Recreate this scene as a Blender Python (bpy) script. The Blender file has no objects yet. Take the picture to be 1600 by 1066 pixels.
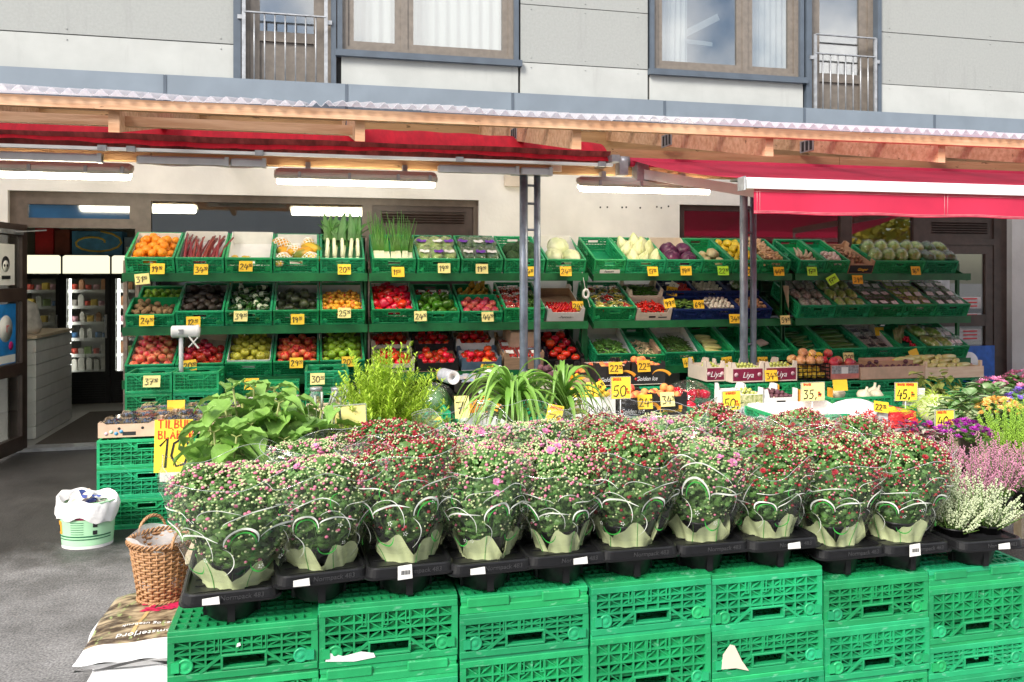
import bpy, math, random
from mathutils import Vector, Matrix, Euler
R = random.Random(11)
PI = math.pi
scene = bpy.context.scene
COL = scene.collection
T = Matrix.Translation
def Rx(a): return Matrix.Rotation(a, 4, 'X')
def Ry(a): return Matrix.Rotation(a, 4, 'Y')
def Rz(a): return Matrix.Rotation(a, 4, 'Z')
def S(a, b=None, c=None):
    return Matrix.Diagonal((a, a if b is None else b, a if c is None else c, 1))
# ---------------------------------------------------------------- camera
YAW = math.radians(13.16); FPX = 1282.0; CZ = 1.65
cam = bpy.data.cameras.new('camera'); camo = bpy.data.objects.new('camera', cam); COL.objects.link(camo)
camo.location = (0, 0, CZ); camo.rotation_euler = (PI / 2, 0, -YAW)
cam.sensor_width = 36; cam.lens = 36 * FPX / 1600; cam.shift_y = -103 / 1600.0
cam.clip_end = 500; cam.clip_start = .05
scene.camera = camo
def W(px, py, Y):
    """world point at depth plane Y, measured off the photograph (1600 px wide)"""
    u = px - 800; t = Y / (FPX * math.cos(YAW) - u * math.sin(YAW))
    return Vector(((FPX * math.sin(YAW) + u * math.cos(YAW)) * t, Y, CZ + (430 - py) * t))
def WX(px, Y): return W(px, 430, Y).x
# ---------------------------------------------------------------- materials
def nt(name):
    m = bpy.data.materials.new(name); m.use_nodes = True
    n = m.node_tree.nodes; l = m.node_tree.links; n.clear()
    o = n.new('ShaderNodeOutputMaterial')
    return m, n, l, o
def ramp(n, l, fac, c0, c1, p0=.35, p1=.65):
    r = n.new('ShaderNodeValToRGB'); r.color_ramp.elements[0].color = (*c0, 1); r.color_ramp.elements[1].color = (*c1, 1)
    r.color_ramp.elements[0].position = p0; r.color_ramp.elements[1].position = p1
    l.new(fac, r.inputs[0]); return r.outputs[0]
def noise(n, l, scale, detail=3, stretch=None, rough=.55):
    tc = n.new('ShaderNodeTexCoord'); s = n.new('ShaderNodeTexNoise'); s.inputs['Scale'].default_value = scale
    s.inputs['Detail'].default_value = detail; s.inputs['Roughness'].default_value = rough
    if stretch:
        mp = n.new('ShaderNodeMapping'); mp.inputs['Scale'].default_value = stretch
        l.new(tc.outputs['Object'], mp.inputs[0]); l.new(mp.outputs[0], s.inputs[0])
    else: l.new(tc.outputs['Object'], s.inputs[0])
    return s.outputs[0]
def M(name, col, rough=.5, var=.18, scale=12, bump=0, metal=0, spec=.5, rand=0, trans=0, col2=None, p=(.35, .65), stretch=None, bscale=None, coat=0, emit=None, spots=None):
    m, n, l, o = nt(name)
    b = n.new('ShaderNodeBsdfPrincipled')
    nz = noise(n, l, scale, 3, stretch)
    c0 = tuple(c * (1 - var) for c in col); c1 = tuple(min(1, c * (1 + var)) for c in col)
    if col2: c0, c1 = col, col2
    c = ramp(n, l, nz, c0, c1, *p)
    if spots:
        sx = noise(n, l, spots[0], 4, spots[4] if len(spots) > 4 else None, .65); sf = n.new('ShaderNodeMapRange'); sf.inputs[1].default_value = spots[1]; sf.inputs[2].default_value = spots[1] + spots[2]; l.new(sx, sf.inputs[0])
        sm = n.new('ShaderNodeMix'); sm.data_type = 'RGBA'; l.new(sf.outputs[0], sm.inputs[0]); l.new(c, sm.inputs[6]); sm.inputs[7].default_value = (*spots[3], 1); c = sm.outputs[2]
    if rand:
        oi = n.new('ShaderNodeObjectInfo'); hs = n.new('ShaderNodeHueSaturation')
        mr = n.new('ShaderNodeMapRange'); mr.inputs[3].default_value = 1 - rand; mr.inputs[4].default_value = 1 + rand
        l.new(oi.outputs['Random'], mr.inputs[0]); l.new(mr.outputs[0], hs.inputs['Value']); l.new(c, hs.inputs['Color'])
        mh = n.new('ShaderNodeMapRange'); mh.inputs[3].default_value = .5 - rand * .06; mh.inputs[4].default_value = .5 + rand * .06
        ms = n.new('ShaderNodeMath'); ms.operation = 'FRACT'; mm = n.new('ShaderNodeMath'); mm.operation = 'MULTIPLY'; mm.inputs[1].default_value = 7.31
        l.new(oi.outputs['Random'], mm.inputs[0]); l.new(mm.outputs[0], ms.inputs[0]); l.new(ms.outputs[0], mh.inputs[0]); l.new(mh.outputs[0], hs.inputs['Hue'])
        c = hs.outputs[0]
    l.new(c, b.inputs['Base Color'])
    b.inputs['Roughness'].default_value = rough; b.inputs['Metallic'].default_value = metal
    b.inputs['Specular IOR Level'].default_value = spec
    if coat: b.inputs['Coat Weight'].default_value = coat
    if bump:
        bp = n.new('ShaderNodeBump'); bp.inputs['Strength'].default_value = bump; bp.inputs['Distance'].default_value = .02
        l.new(noise(n, l, bscale or scale * 3, 4, stretch), bp.inputs['Height']); l.new(bp.outputs[0], b.inputs['Normal'])
    if emit: b.inputs['Emission Color'].default_value = (*emit[:3], 1); b.inputs['Emission Strength'].default_value = emit[3]
    if trans:
        t = n.new('ShaderNodeBsdfTranslucent'); l.new(c, t.inputs['Color'])
        mx = n.new('ShaderNodeMixShader'); mx.inputs[0].default_value = trans
        l.new(b.outputs[0], mx.inputs[1]); l.new(t.outputs[0], mx.inputs[2]); l.new(mx.outputs[0], o.inputs[0])
    else: l.new(b.outputs[0], o.inputs[0])
    return m
def GLASS(name, tint, base, edge, rough=.0):
    m, n, l, o = nt(name)
    t = n.new('ShaderNodeBsdfTransparent'); t.inputs[0].default_value = (*tint, 1)
    g = n.new('ShaderNodeBsdfGlossy'); g.inputs['Roughness'].default_value = rough
    lw = n.new('ShaderNodeLayerWeight'); lw.inputs[0].default_value = .35
    mr = n.new('ShaderNodeMapRange'); mr.inputs[3].default_value = base; mr.inputs[4].default_value = edge
    l.new(lw.outputs['Facing'], mr.inputs[0])
    mx = n.new('ShaderNodeMixShader'); l.new(mr.outputs[0], mx.inputs[0]); l.new(t.outputs[0], mx.inputs[1]); l.new(g.outputs[0], mx.inputs[2])
    l.new(mx.outputs[0], o.inputs[0]); return m
def FILM(name, base=.06, edge=.5, hue=(1, 1, 1), crinkle=14, milk=.015):
    """clear crinkled plastic film"""
    m, n, l, o = nt(name)
    t = n.new('ShaderNodeBsdfTransparent'); t.inputs[0].default_value = (.99, .995, .99, 1)
    b = n.new('ShaderNodeBsdfGlossy'); b.inputs['Roughness'].default_value = .1
    bp = n.new('ShaderNodeBump'); bp.inputs['Strength'].default_value = .6; bp.inputs['Distance'].default_value = .02
    l.new(noise(n, l, crinkle, 2), bp.inputs['Height']); l.new(bp.outputs[0], b.inputs['Normal'])
    lw = n.new('ShaderNodeLayerWeight'); lw.inputs[0].default_value = .3; l.new(bp.outputs[0], lw.inputs['Normal'])
    mr = n.new('ShaderNodeMapRange'); mr.inputs[3].default_value = base; mr.inputs[4].default_value = edge
    l.new(lw.outputs['Facing'], mr.inputs[0])
    mx = n.new('ShaderNodeMixShader'); l.new(mr.outputs[0], mx.inputs[0]); l.new(t.outputs[0], mx.inputs[1]); l.new(b.outputs[0], mx.inputs[2])
    df = n.new('ShaderNodeBsdfDiffuse'); df.inputs[0].default_value = (.9, .9, .9, 1); m2 = n.new('ShaderNodeMixShader'); m2.inputs[0].default_value = milk; l.new(mx.outputs[0], m2.inputs[1]); l.new(df.outputs[0], m2.inputs[2])
    l.new(m2.outputs[0], o.inputs[0]); return m
def EMIT(name, col, s):
    m, n, l, o = nt(name); e = n.new('ShaderNodeEmission'); e.inputs[0].default_value = (*col, 1); e.inputs[1].default_value = s
    l.new(e.outputs[0], o.inputs[0]); return m
GREEN = M('green_plastic', (.016, .33, .122), .4, .25, 5, rand=.2, spots=(19, .61, .10, (.12, .44, .25), (1, 1, 3)), bump=.08, bscale=40)
GREEN2 = M('green_enamel', (.008, .12, .035), .4, .25, 6)
BLACKP = M('black_plastic', (.011, .011, .012), .38, .3, 9, spec=.35)
BLUEP = M('navy_plastic', (.012, .03, .14), .35, .25, 9)
WHITE = M('white_paint', (.78, .78, .76), .5, .06, 6)
PAPER = M('white_card', (.80, .79, .75), .7, .05, 7)
CARD = M('brown_cardboard', (.48, .30, .18), .8, .12, 9, stretch=(1, 1, 6))
CARDL = M('pale_cardboard', (.62, .44, .31), .8, .12, 9)
CREAM = M('cream_board', (.74, .64, .52), .75, .08, 8)
BLACKC = M('black_card', (.02, .018, .018), .5, .3, 12)
MAROON = M('wine_card', (.22, .012, .05), .5, .15, 9)
REDC = M('red_card', (.6, .025, .03), .5, .12, 9)
ORANGEC = M('orange_card', (.9, .28, .02), .5, .05, 2, col2=(.85, .5, .05), stretch=(1, 1, 9))
YTAG = M('yellow_tag', (.95, .58, .03), .6, .06, 14, rand=.12)
YSIGN = M('yellow_sign', (.98, .72, .06), .5, .04, 9)
YPALE = M('pale_yellow_sign', (.92, .8, .3), .5, .05, 9)
GTAG = M('lime_tag', (.45, .85, .05), .5, .05, 9)
INK = M('black_ink', (.012, .012, .014), .6, .1, 20)
RINK = M('red_ink', (.72, .07, .02), .6, .1, 20)
WINK = M('white_ink', (.85, .85, .83), .5, .04, 20)
WOOD = M('pine_wood', (.52, .27, .14), .6, .1, 3, col2=(.70, .43, .26), stretch=(.8, 8, 8), bump=.25, spots=(5, .66, .03, (.22, .11, .05), (1.2, 4, 4)))
WOODD = M('shaded_pine', (.40, .22, .10), .6, .1, 3, col2=(.50, .29, .14), stretch=(.8, 8, 8), bump=.25, spots=(5, .66, .03, (.15, .08, .03), (1.2, 4, 4)))  # pine darkened to paint in the shade under the canopy; trunk reuses it
WOODL = M('box_wood', (.72, .55, .37), .65, .1, 5, col2=(.82, .68, .5), stretch=(1, 8, 8))
STEEL = M('galvanised_steel', (.36, .37, .38), .4, .18, 14, metal=.5)
POSTM = M('grey_painted_steel', (.19, .23, .29), .35, .25, 9, metal=.2, bump=.1)
SLATE = M('slate_sheet_metal', (.175, .21, .245), .4, .07, 3, metal=.1)
SLATED = M('dark_slate_trim', (.075, .095, .12), .4, .1, 6)
BROWNF = M('brown_frame', (.115, .085, .065), .4, .18, 12)
BROWND = M('dark_brown_frame', (.055, .036, .03), .4, .2, 10)
DARK = M('dark_rubber', (.02, .02, .02), .8, .3, 20)
RED = M('red_awning_cloth', (.66, .010, .03), .7, .15, 5, trans=.3, stretch=(3, 1, 1))
MARO = M('maroon_valance_cloth', (.30, .06, .055), .85, .4, 7, stretch=(2, 1, .6))  # darker, browner red than the awning cloth
# ---------------------------------------------------------------- mesh builder
class MB:
    def __init__(s): s.v = []; s.f = []; s.m = []; s.s = []; s.X = None; s.mi = 0; s.sm = False
    def add(s, vs, fs, mi=None, sm=None):
        k = len(s.v)
        if s.X is not None: vs = [s.X @ Vector(v) for v in vs]
        s.v.extend([tuple(v) for v in vs])
        s.f.extend([tuple(i + k for i in f) for f in fs])
        s.m.extend([s.mi if mi is None else mi] * len(fs)); s.s.extend([s.sm if sm is None else sm] * len(fs))
        return s
    def box(s, x0, x1, y0, y1, z0, z1, mi=None):
        v = [(x0, y0, z0), (x1, y0, z0), (x1, y1, z0), (x0, y1, z0), (x0, y0, z1), (x1, y0, z1), (x1, y1, z1), (x0, y1, z1)]
        return s.add(v, [(3, 2, 1, 0), (4, 5, 6, 7), (0, 1, 5, 4), (1, 2, 6, 5), (2, 3, 7, 6), (3, 0, 4, 7)], mi, False)
    def bbox(s, x0, x1, y0, y1, z0, z1, b=.004, mi=None):
        """box with chamfered vertical and top edges"""
        def ring(i, z): return [(x0 + i + b, y0 + i, z), (x1 - i - b, y0 + i, z), (x1 - i, y0 + i + b, z), (x1 - i, y1 - i - b, z), (x1 - i - b, y1 - i, z), (x0 + i + b, y1 - i, z), (x0 + i, y1 - i - b, z), (x0 + i, y0 + i + b, z)]
        v = ring(0, z0) + ring(0, z1 - b) + ring(b * .9, z1)
        f = [tuple(range(7, -1, -1)), tuple(range(16, 24))]
        for r in (0, 8):
            for i in range(8): f.append((r + i, r + (i + 1) % 8, r + 8 + (i + 1) % 8, r + 8 + i))
        return s.add(v, f, mi, False)
    def quad(s, a, b, c, d, mi=None): return s.add([a, b, c, d], [(0, 1, 2, 3)], mi, False)
    def bar(s, p, q, w, h=None, up=(0, 0, 1), mi=None):
        h = h or w; p = Vector(p); q = Vector(q); d = (q - p).normalized(); u = Vector(up)
        if abs(d.dot(u)) > .99: u = Vector((0, 1, 0))
        a = d.cross(u).normalized() * (w / 2); b = a.cross(d).normalized() * (h / 2)
        v = [p - a - b, p + a - b, p + a + b, p - a + b, q - a - b, q + a - b, q + a + b, q - a + b]
        return s.add(v, [(0, 1, 2, 3), (7, 6, 5, 4), (0, 4, 5, 1), (1, 5, 6, 2), (2, 6, 7, 3), (3, 7, 4, 0)], mi, False)
    def tube(s, pts, r, n=6, mi=None, caps=True, sm=True):
        pts = [Vector(p) for p in pts]; L = len(pts)
        rr = r if hasattr(r, '__len__') else [r] * L
        v = []; pa = None
        for i, p in enumerate(pts):
            d = (pts[min(i + 1, L - 1)] - pts[max(i - 1, 0)])
            d = d.normalized() if d.length > 1e-9 else Vector((0, 0, 1))
            if pa is None:
                u = Vector((0, 0, 1)) if abs(d.z) < .9 else Vector((1, 0, 0)); a = d.cross(u).normalized()
            else: a = (pa - d * pa.dot(d)).normalized()
            pa = a; b = d.cross(a)
            for k in range(n):
                t = 2 * PI * k / n; v.append(p + (a * math.cos(t) + b * math.sin(t)) * rr[i])
        f = []
        for i in range(L - 1):
            for k in range(n): f.append((i * n + k, i * n + (k + 1) % n, (i + 1) * n + (k + 1) % n, (i + 1) * n + k))
        if caps: f += [tuple(range(n - 1, -1, -1)), tuple(range((L - 1) * n, L * n))]
        return s.add(v, f, mi, sm)
    def lathe(s, prof, n=16, mod=None, mi=None, sm=True, caps=(True, True)):
        v = []; f = []; L = len(prof)
        for i, (r, z) in enumerate(prof):
            for k in range(n):
                t = 2 * PI * k / n
                rr, zz = mod(r, z, t, i) if mod else (r, z)
                v.append((rr * math.cos(t), rr * math.sin(t), zz))
        for i in range(L - 1):
            for k in range(n): f.append((i * n + k, i * n + (k + 1) % n, (i + 1) * n + (k + 1) % n, (i + 1) * n + k))
        if caps[0]: f.append(tuple(range(n - 1, -1, -1)))
        if caps[1]: f.append(tuple(range((L - 1) * n, L * n)))
        return s.add(v, f, mi, sm)
    def grid(s, fn, nu, nv, mi=None, sm=True):
        v = [fn(i / nu, j / nv) for j in range(nv + 1) for i in range(nu + 1)]
        f = [(j * (nu + 1) + i, j * (nu + 1) + i + 1, (j + 1) * (nu + 1) + i + 1, (j + 1) * (nu + 1) + i) for j in range(nv) for i in range(nu)]
        return s.add(v, f, mi, sm)
    def prism(s, poly, y0, y1, mi=None):
        """polygon in x,z pushed along y"""
        n = len(poly); v = [(x, y0, z) for x, z in poly] + [(x, y1, z) for x, z in poly]
        f = [tuple(range(n)), tuple(range(2 * n - 1, n - 1, -1))] + [(i, n + i, n + (i + 1) % n, (i + 1) % n) for i in range(n)]
        return s.add(v, f, mi, False)
    def mesh(s, name, mats):
        me = bpy.data.meshes.new(name); me.from_pydata(s.v, [], s.f)
        for m in (mats if isinstance(mats, (list, tuple)) else [mats]): me.materials.append(m)
        me.polygons.foreach_set('material_index', s.m); me.polygons.foreach_set('use_smooth', s.s)
        me.update(); return me
    def build(s, name, mats, parent=None, Mx=None): return place(name, s.mesh(name, mats), parent, Mx)
def place(name, me, parent=None, Mx=None):
    o = bpy.data.objects.new(name, me); COL.objects.link(o)
    if parent is not None: o.parent = parent
    if Mx is not None: o.matrix_basis = Mx
    return o
def tag(o, label, cat, group=None, kind=None):
    if label: o['label'] = label
    if cat: o['category'] = cat
    if group: o['group'] = group
    if kind: o['kind'] = kind
    return o
def thing(name, label, cat, Mx=None, group=None):
    o = bpy.data.objects.new(name, None); COL.objects.link(o); o.empty_display_size = .05
    if Mx is not None: o.matrix_basis = Mx
    return tag(o, label, cat, group)
def kids(o): return [c for c in o.children]
def dup(root, Mx, label=None, group=None):
    def rec(o, p):
        c = o.copy(); COL.objects.link(c)
        if p is not None: c.parent = p
        for k in list(o.children): rec(k, c)
        return c
    r = rec(root, None); r.matrix_basis = Mx
    if label: r['label'] = label
    if group: r['group'] = group
    return r
# ---------------------------------------------------------------- lettering
def txt_mesh(s, size, mat, shear=0, align='CENTER', sx=1):
    cu = bpy.data.curves.new('t', 'FONT'); cu.body = s; cu.size = size; cu.shear = shear; cu.align_x = align; cu.align_y = 'CENTER'
    cu.resolution_u = 2; cu.extrude = .0004
    ob = bpy.data.objects.new('t', cu); COL.objects.link(ob)
    bpy.context.view_layer.update()
    me = bpy.data.meshes.new_from_object(ob.evaluated_get(bpy.context.evaluated_depsgraph_get()))
    bpy.data.objects.remove(ob); bpy.data.curves.remove(cu)
    me.materials.clear(); me.materials.append(mat)
    if sx != 1: me.transform(S(sx, 1, 1))
    return me
FACE = Rx(PI / 2)          # text plane -> vertical plane facing -y
ST = {'0': [[(.5, 1), (.15, .8), (.05, .4), (.25, .02), (.6, .1), (.75, .5), (.7, .85), (.45, 1)]], '1': [[(.1, .72), (.42, 1), (.34, 0)]],
 '2': [[(.08, .78), (.3, 1), (.65, .9), (.6, .6), (.05, .02), (.75, .06)]], '3': [[(.1, .95), (.7, .97), (.36, .58), (.7, .4), (.6, .08), (.05, .04)]],
 '4': [[(.42, 1), (.05, .35), (.8, .4)], [(.66, .7), (.5, -.05)]], '5': [[(.75, 1), (.25, .97), (.15, .55), (.55, .6), (.7, .3), (.45, .02), (.05, .08)]],
 '6': [[(.6, 1), (.15, .5), (.15, .12), (.5, 0), (.68, .28), (.4, .48), (.14, .3)]], '7': [[(.02, .95), (.8, 1), (.28, 0)], [(.2, .5), (.65, .55)]],
 '8': [[(.5, .55), (.2, .8), (.45, 1), (.65, .8), (.2, .25), (.4, 0), (.68, .22), (.5, .55)]], '9': [[(.68, .72), (.4, .5), (.12, .72), (.4, 1), (.68, .8), (.5, 0)]],
 '-': [[(.1, .45), (.6, .5)]], ',': [[(.3, .2), (.15, -.1)]], '.': [[(.2, .1), (.3, .02)]],
 'T': [[(0, 1), (.8, 1)], [(.4, 1), (.38, 0)]], 'I': [[(.3, 1), (.28, 0)]], 'L': [[(.15, 1), (.12, .02), (.65, .05)]],
 'B': [[(.12, 0), (.15, 1), (.6, .85), (.5, .55), (.16, .52), (.65, .4), (.6, .08), (.12, 0)]], 'U': [[(.1, 1), (.12, .15), (.4, 0), (.65, .15), (.7, 1)]],
 'D': [[(.12, 0), (.15, 1), (.6, .8), (.68, .35), (.45, .04), (.12, 0)]], 'A': [[(.05, 0), (.4, 1), (.72, 0)], [(.2, .38), (.6, .4)]],
 'Å': [[(.05, 0), (.4, .85), (.72, 0)], [(.2, .32), (.6, .34)], [(.33, 1.0), (.45, 1.12)]], 'R': [[(.12, 0), (.15, 1), (.62, .82), (.5, .5), (.15, .48), (.7, 0)]],
 'Æ': [[(0, 0), (.4, 1), (.42, 0), (.8, .03)], [(.15, .4), (.7, .45)], [(.4, 1), (.8, 1)]], 'P': [[(.12, 0), (.15, 1), (.62, .85), (.55, .5), (.15, .45)]],
 'S': [[(.65, .92), (.3, 1), (.12, .75), (.6, .35), (.5, .03), (.08, .08)]], 'K': [[(.12, 0), (.15, 1)], [(.65, 1), (.15, .45), (.7, 0)]],
 'G': [[(.65, .88), (.3, 1), (.1, .5), (.3, 0), (.65, .12), (.66, .45), (.4, .45)]], 'N': [[(.1, 0), (.12, 1), (.62, 0), (.66, 1)]],
 'E': [[(.65, 1), (.14, 1), (.12, 0), (.66, .03)], [(.13, .52), (.55, .54)]], 'O': [[(.4, 1), (.1, .6), (.2, .06), (.6, .1), (.7, .7), (.4, 1)]], ' ': [], 'V': [[(.05, 1), (.38, 0), (.72, 1)]],
 'J': [[(.6, 1), (.55, .15), (.3, 0), (.1, .15)]]}
def hand(mb, s, x, z, h, wd, y=0, rnd=.06, gap=.86):
    """hand drawn strokes in the x,z plane facing -y"""
    for ch in s:
        if ch in ST:
            for st in ST[ch]:
                pts = [(x + (a + R.uniform(-rnd, rnd) * .5) * h * .8, z + (b + R.uniform(-rnd, rnd) * .5) * h) for a, b in st]
                y -= .00025; n = len(pts); v = []; f = []
                for i, (a, b) in enumerate(pts):
                    a0, b0 = pts[max(i - 1, 0)]; a1, b1 = pts[min(i + 1, n - 1)]
                    dx, dz = a1 - a0, b1 - b0; L = math.hypot(dx, dz) or 1
                    w = wd * (.5 + R.uniform(-.1, .1)); v += [(a - dz / L * w, y, b + dx / L * w), (a + dz / L * w, y, b - dx / L * w)]
                for i in range(n - 1): f.append((2 * i, 2 * i + 1, 2 * i + 3, 2 * i + 2))
                mb.add(v, f)
        x += h * (gap if ch not in '1I,.' else gap * .6) * .8
    return x
def tag_card(p, s, label, w=.115, h=.095, mat=None, rot=0, tilt=-.2, cents='90', parent_label=None):
    o = thing('price_tag', label, 'price tag', T(p) @ Rz(R.uniform(-.12, .12)) @ Ry(rot) @ Rx(tilt), 'handwritten price tags on the crates')
    mb = MB(); mb.grid(lambda a, b: ((a - .5) * w, .003 * math.sin(a * PI), (b - .5) * h), 4, 1); mb.grid(lambda a, b: ((.5 - a) * w, .003 * math.sin(a * PI) + .0015, (b - .5) * h), 4, 1)
    mb.build('card', mat or YTAG, o)
    if s:
        mb = MB(); n = len(s); hh = h * .55; x0 = -w * .42
        x = hand(mb, s, x0, -h * .32, hh, .007, -.003)
        if cents: hand(mb, cents, x + .002, 0, hh * .42, .004, -.003)
        mb.bar((x, -.004, -h * .06), (min(w * .46, x + .03), -.004, -h * .05), .002, .003)
        mb.build('lettering', INK, o)
    return o
def sign_card(p, w, h, big, label, top=None, side=None, mat=None, rot=0, stake=0, tz=0, frame=True, bigh=.5):
    o = thing('price_sign', label, 'price sign', T(p) @ Rz(tz) @ Ry(rot), 'large handwritten price signs')
    MB().box(-w / 2, w / 2, 0, .003, -h / 2, h / 2).build('card', mat or YSIGN, o)
    if frame:
        f = MB(); e = .004
        for a in ((-w / 2 - e, w / 2 + e, h / 2, h / 2 + e), (-w / 2 - e, w / 2 + e, -h / 2 - e, -h / 2), (-w / 2 - e, -w / 2, -h / 2, h / 2), (w / 2, w / 2 + e, -h / 2, h / 2)): f.box(a[0], a[1], -.003, .006, a[2], a[3])
        f.build('sleeve_frame', FILMW, o)
    if big:
        mb = MB(); hand(mb, big, -w * .42, -h * .40, h * bigh, .011 * w / .2, -.002, .04); mb.build('lettering', INK, o)
    if top or side:
        mb = MB()
        if top:
            for i, t in enumerate(top): hand(mb, t, -w * .42, h * (.34 - .2 * i), h * (.12 if len(top) < 2 else .16), .007 * w / .2, -.002, .05)
        if side: 
            for i, t in enumerate(side): hand(mb, t, w * .22, -h * (.12 + .16 * i), h * .11, .006 * w / .2, -.002, .05)
        mb.build('lettering', RINK, o)
    if stake: MB().tube([(0, .006, -h / 2 + .03), (0, .006, -h / 2 - stake)], .004, 6).build('stake', WHITE, o)
    return o
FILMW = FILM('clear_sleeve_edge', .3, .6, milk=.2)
SLEEVE = FILM('clear_flower_sleeve', .014, .36, (1, 1, 1), 18, .006)
BAGF = FILM('clear_food_film', .06, .5, (1, 1, 1), 30)
# ================================================================ GROUND
def asphalt():
    m, n, l, o = nt('asphalt'); b = n.new('ShaderNodeBsdfPrincipled')
    c1 = ramp(n, l, noise(n, l, 95, 3), (.085, .085, .087), (.31, .30, .29), .30, .72)
    # darker, smoother band close to the shop front with a ragged edge
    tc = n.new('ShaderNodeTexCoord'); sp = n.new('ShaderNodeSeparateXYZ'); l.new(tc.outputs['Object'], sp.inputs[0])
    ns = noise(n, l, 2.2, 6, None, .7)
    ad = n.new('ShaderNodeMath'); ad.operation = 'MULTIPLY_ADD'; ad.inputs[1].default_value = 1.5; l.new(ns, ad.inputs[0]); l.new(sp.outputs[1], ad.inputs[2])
    near_band = n.new('ShaderNodeMapRange'); near_band.inputs[1].default_value = 5.75; near_band.inputs[2].default_value = 6.2; l.new(ad.outputs[0], near_band.inputs[0])
    dk = n.new('ShaderNodeMix'); dk.data_type = 'RGBA'; dk.blend_type = 'MULTIPLY'; l.new(near_band.outputs[0], dk.inputs[0]); l.new(c1, dk.inputs[6]); dk.inputs[7].default_value = (.24, .23, .22, 1)
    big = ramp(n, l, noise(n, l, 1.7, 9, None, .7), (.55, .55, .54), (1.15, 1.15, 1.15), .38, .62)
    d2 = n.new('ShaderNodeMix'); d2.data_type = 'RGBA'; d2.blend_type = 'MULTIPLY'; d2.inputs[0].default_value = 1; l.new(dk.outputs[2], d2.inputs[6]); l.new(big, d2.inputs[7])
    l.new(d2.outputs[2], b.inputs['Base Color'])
    rg = n.new('ShaderNodeMapRange'); rg.inputs[3].default_value = .9; rg.inputs[4].default_value = .5; l.new(near_band.outputs[0], rg.inputs[0]); l.new(rg.outputs[0], b.inputs['Roughness'])
    bp = n.new('ShaderNodeBump'); bp.inputs['Strength'].default_value = .4; bp.inputs['Distance'].default_value = .008; l.new(noise(n, l, 85, 4), bp.inputs['Height']); l.new(bp.outputs[0], b.inputs['Normal'])
    l.new(b.outputs[0], o.inputs[0]); return m
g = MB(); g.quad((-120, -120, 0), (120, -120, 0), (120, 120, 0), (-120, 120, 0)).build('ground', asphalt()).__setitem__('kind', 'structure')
# ================================================================ SHOP BUILDING
FY = 8.5
shop = thing('shop_building', 'white panelled building with shop front below and brown framed windows above', 'building', T((2, FY, 0)))
SI = T((-2, -FY, 0))
PLASTER = M('cream_plaster', (.80, .77, .71), .85, .07, 2.5, bump=.12, bscale=30)
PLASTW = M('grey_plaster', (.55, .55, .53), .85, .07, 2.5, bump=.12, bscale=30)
CLAD = M('fibre_cement', (.40, .41, .39), .8, .06, 3, bump=.06, bscale=60, spots=(2.2, .60, .2, (.33, .335, .32), (3, 1, .5)))
CLADG = M('weathered_fibre_cement', (.285, .295, .28), .85, .1, 40, col2=(.31, .32, .305), stretch=(1, 1, 1), bump=.1, bscale=90, spots=(2.5, .56, .25, (.25, .255, .245), (3, 1, .5)))
INT = M('interior_wall', (.55, .5, .42), .8, .05, 3)
def sp(name, mb, mats): return mb.build(name, mats, shop, SI)
UXL, UXR = WX(365, FY), WX(525, FY)          # french door left
w1 = (WX(527, FY), WX(810, FY)); w2 = (WX(1015, FY), WX(1255, FY)); d2 = (WX(1258, FY), WX(1375, FY))
LX0, LXD, LXJ, LXW, LXM, LXP = -2.83, -1.74, -1.60, .42, .52, 1.63
RX0, RX1 = 3.91, 8.33
GZ = 2.44
m = MB()
m.box(-14, LX0, FY, FY + .3, 0, 3.5); m.box(LXP, RX0, FY, FY + .3, 0, 3.5)
m.box(LX0, LXP, FY, FY + .3, GZ, 3.5); m.box(RX0, RX1, FY, FY + .3, GZ, 3.5)
m.box(LXJ, LXP, FY + .02, FY + .28, 0, .3); m.box(RX0, 7.0, FY + .02, FY + .28, 0, .3)
sp('lower_wall', m, PLASTER)
sp('side_wall', MB().box(RX1, 16, FY - .03, FY + .3, 0, 3.5), PLASTW)
# row of old fixing holes on the bare wall
for px in (938, 948, 972, 979, 1000, 1027, 1034, 1044): 
    p = W(px + R.uniform(-1, 1), 324 + R.uniform(-1.5, 1.5), FY); sp('fixing_hole', MB().box(p.x - .008, p.x + .008, FY - .004, FY + .01, p.z - .009, p.z + .009), DARK)
m = MB(); m.box(1.9, 2.12, FY - .05, FY - .001, 2.59, 2.71); sp('junction_box', m, CREAM)
# upper storey back wall + cladding panels with shadow gaps
m = MB(); m.box(-14, UXL, FY + .03, FY + .3, 3.5, 7.5); m.box(w1[1], w2[0], FY + .03, FY + .3, 3.5, 7.5); m.box(d2[1], 16, FY + .03, FY + .3, 3.5, 7.5)
m.box(w1[0], w1[1], FY + .03, FY + .3, 3.5, 3.88); m.box(w2[0], w2[1], FY + .03, FY + .3, 3.5, 3.88); m.box(-14, 16, FY + .03, FY + .3, 6.2, 7.5)
sp('backing_wall', m, DARK)
ZJ = [3.5, 3.925, 4.545, 5.165, 5.785, 6.4]
def panels(x0, x1, first, cuts, upto=5):
    xs = [x0] + cuts + [x1]
    for k in range(first, upto):
        for a, b in zip(xs, xs[1:]):
            mm = MB(); j = .004
            mm.box(a + .003, b - .003, FY + R.uniform(-.002, .002), FY + .028, ZJ[k] + .006 + R.uniform(-j, 0), ZJ[k + 1] - .006)
            for fx in (a + .12, (a + b) / 2, b - .12):
                for fz in (ZJ[k] + .05, ZJ[k + 1] - .05): mm.X = T((fx, FY - .003, fz)) @ Rx(PI / 2); mm.lathe([(.0075, 0), (.006, .003)], 8); mm.X = None
            sp('cladding_panel', mm, CLAD if k == 0 else CLADG)
panels(UXL - 3.0, UXL, 0, []); panels(UXL - 6.1, UXL - 3.0, 0, [])
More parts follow.
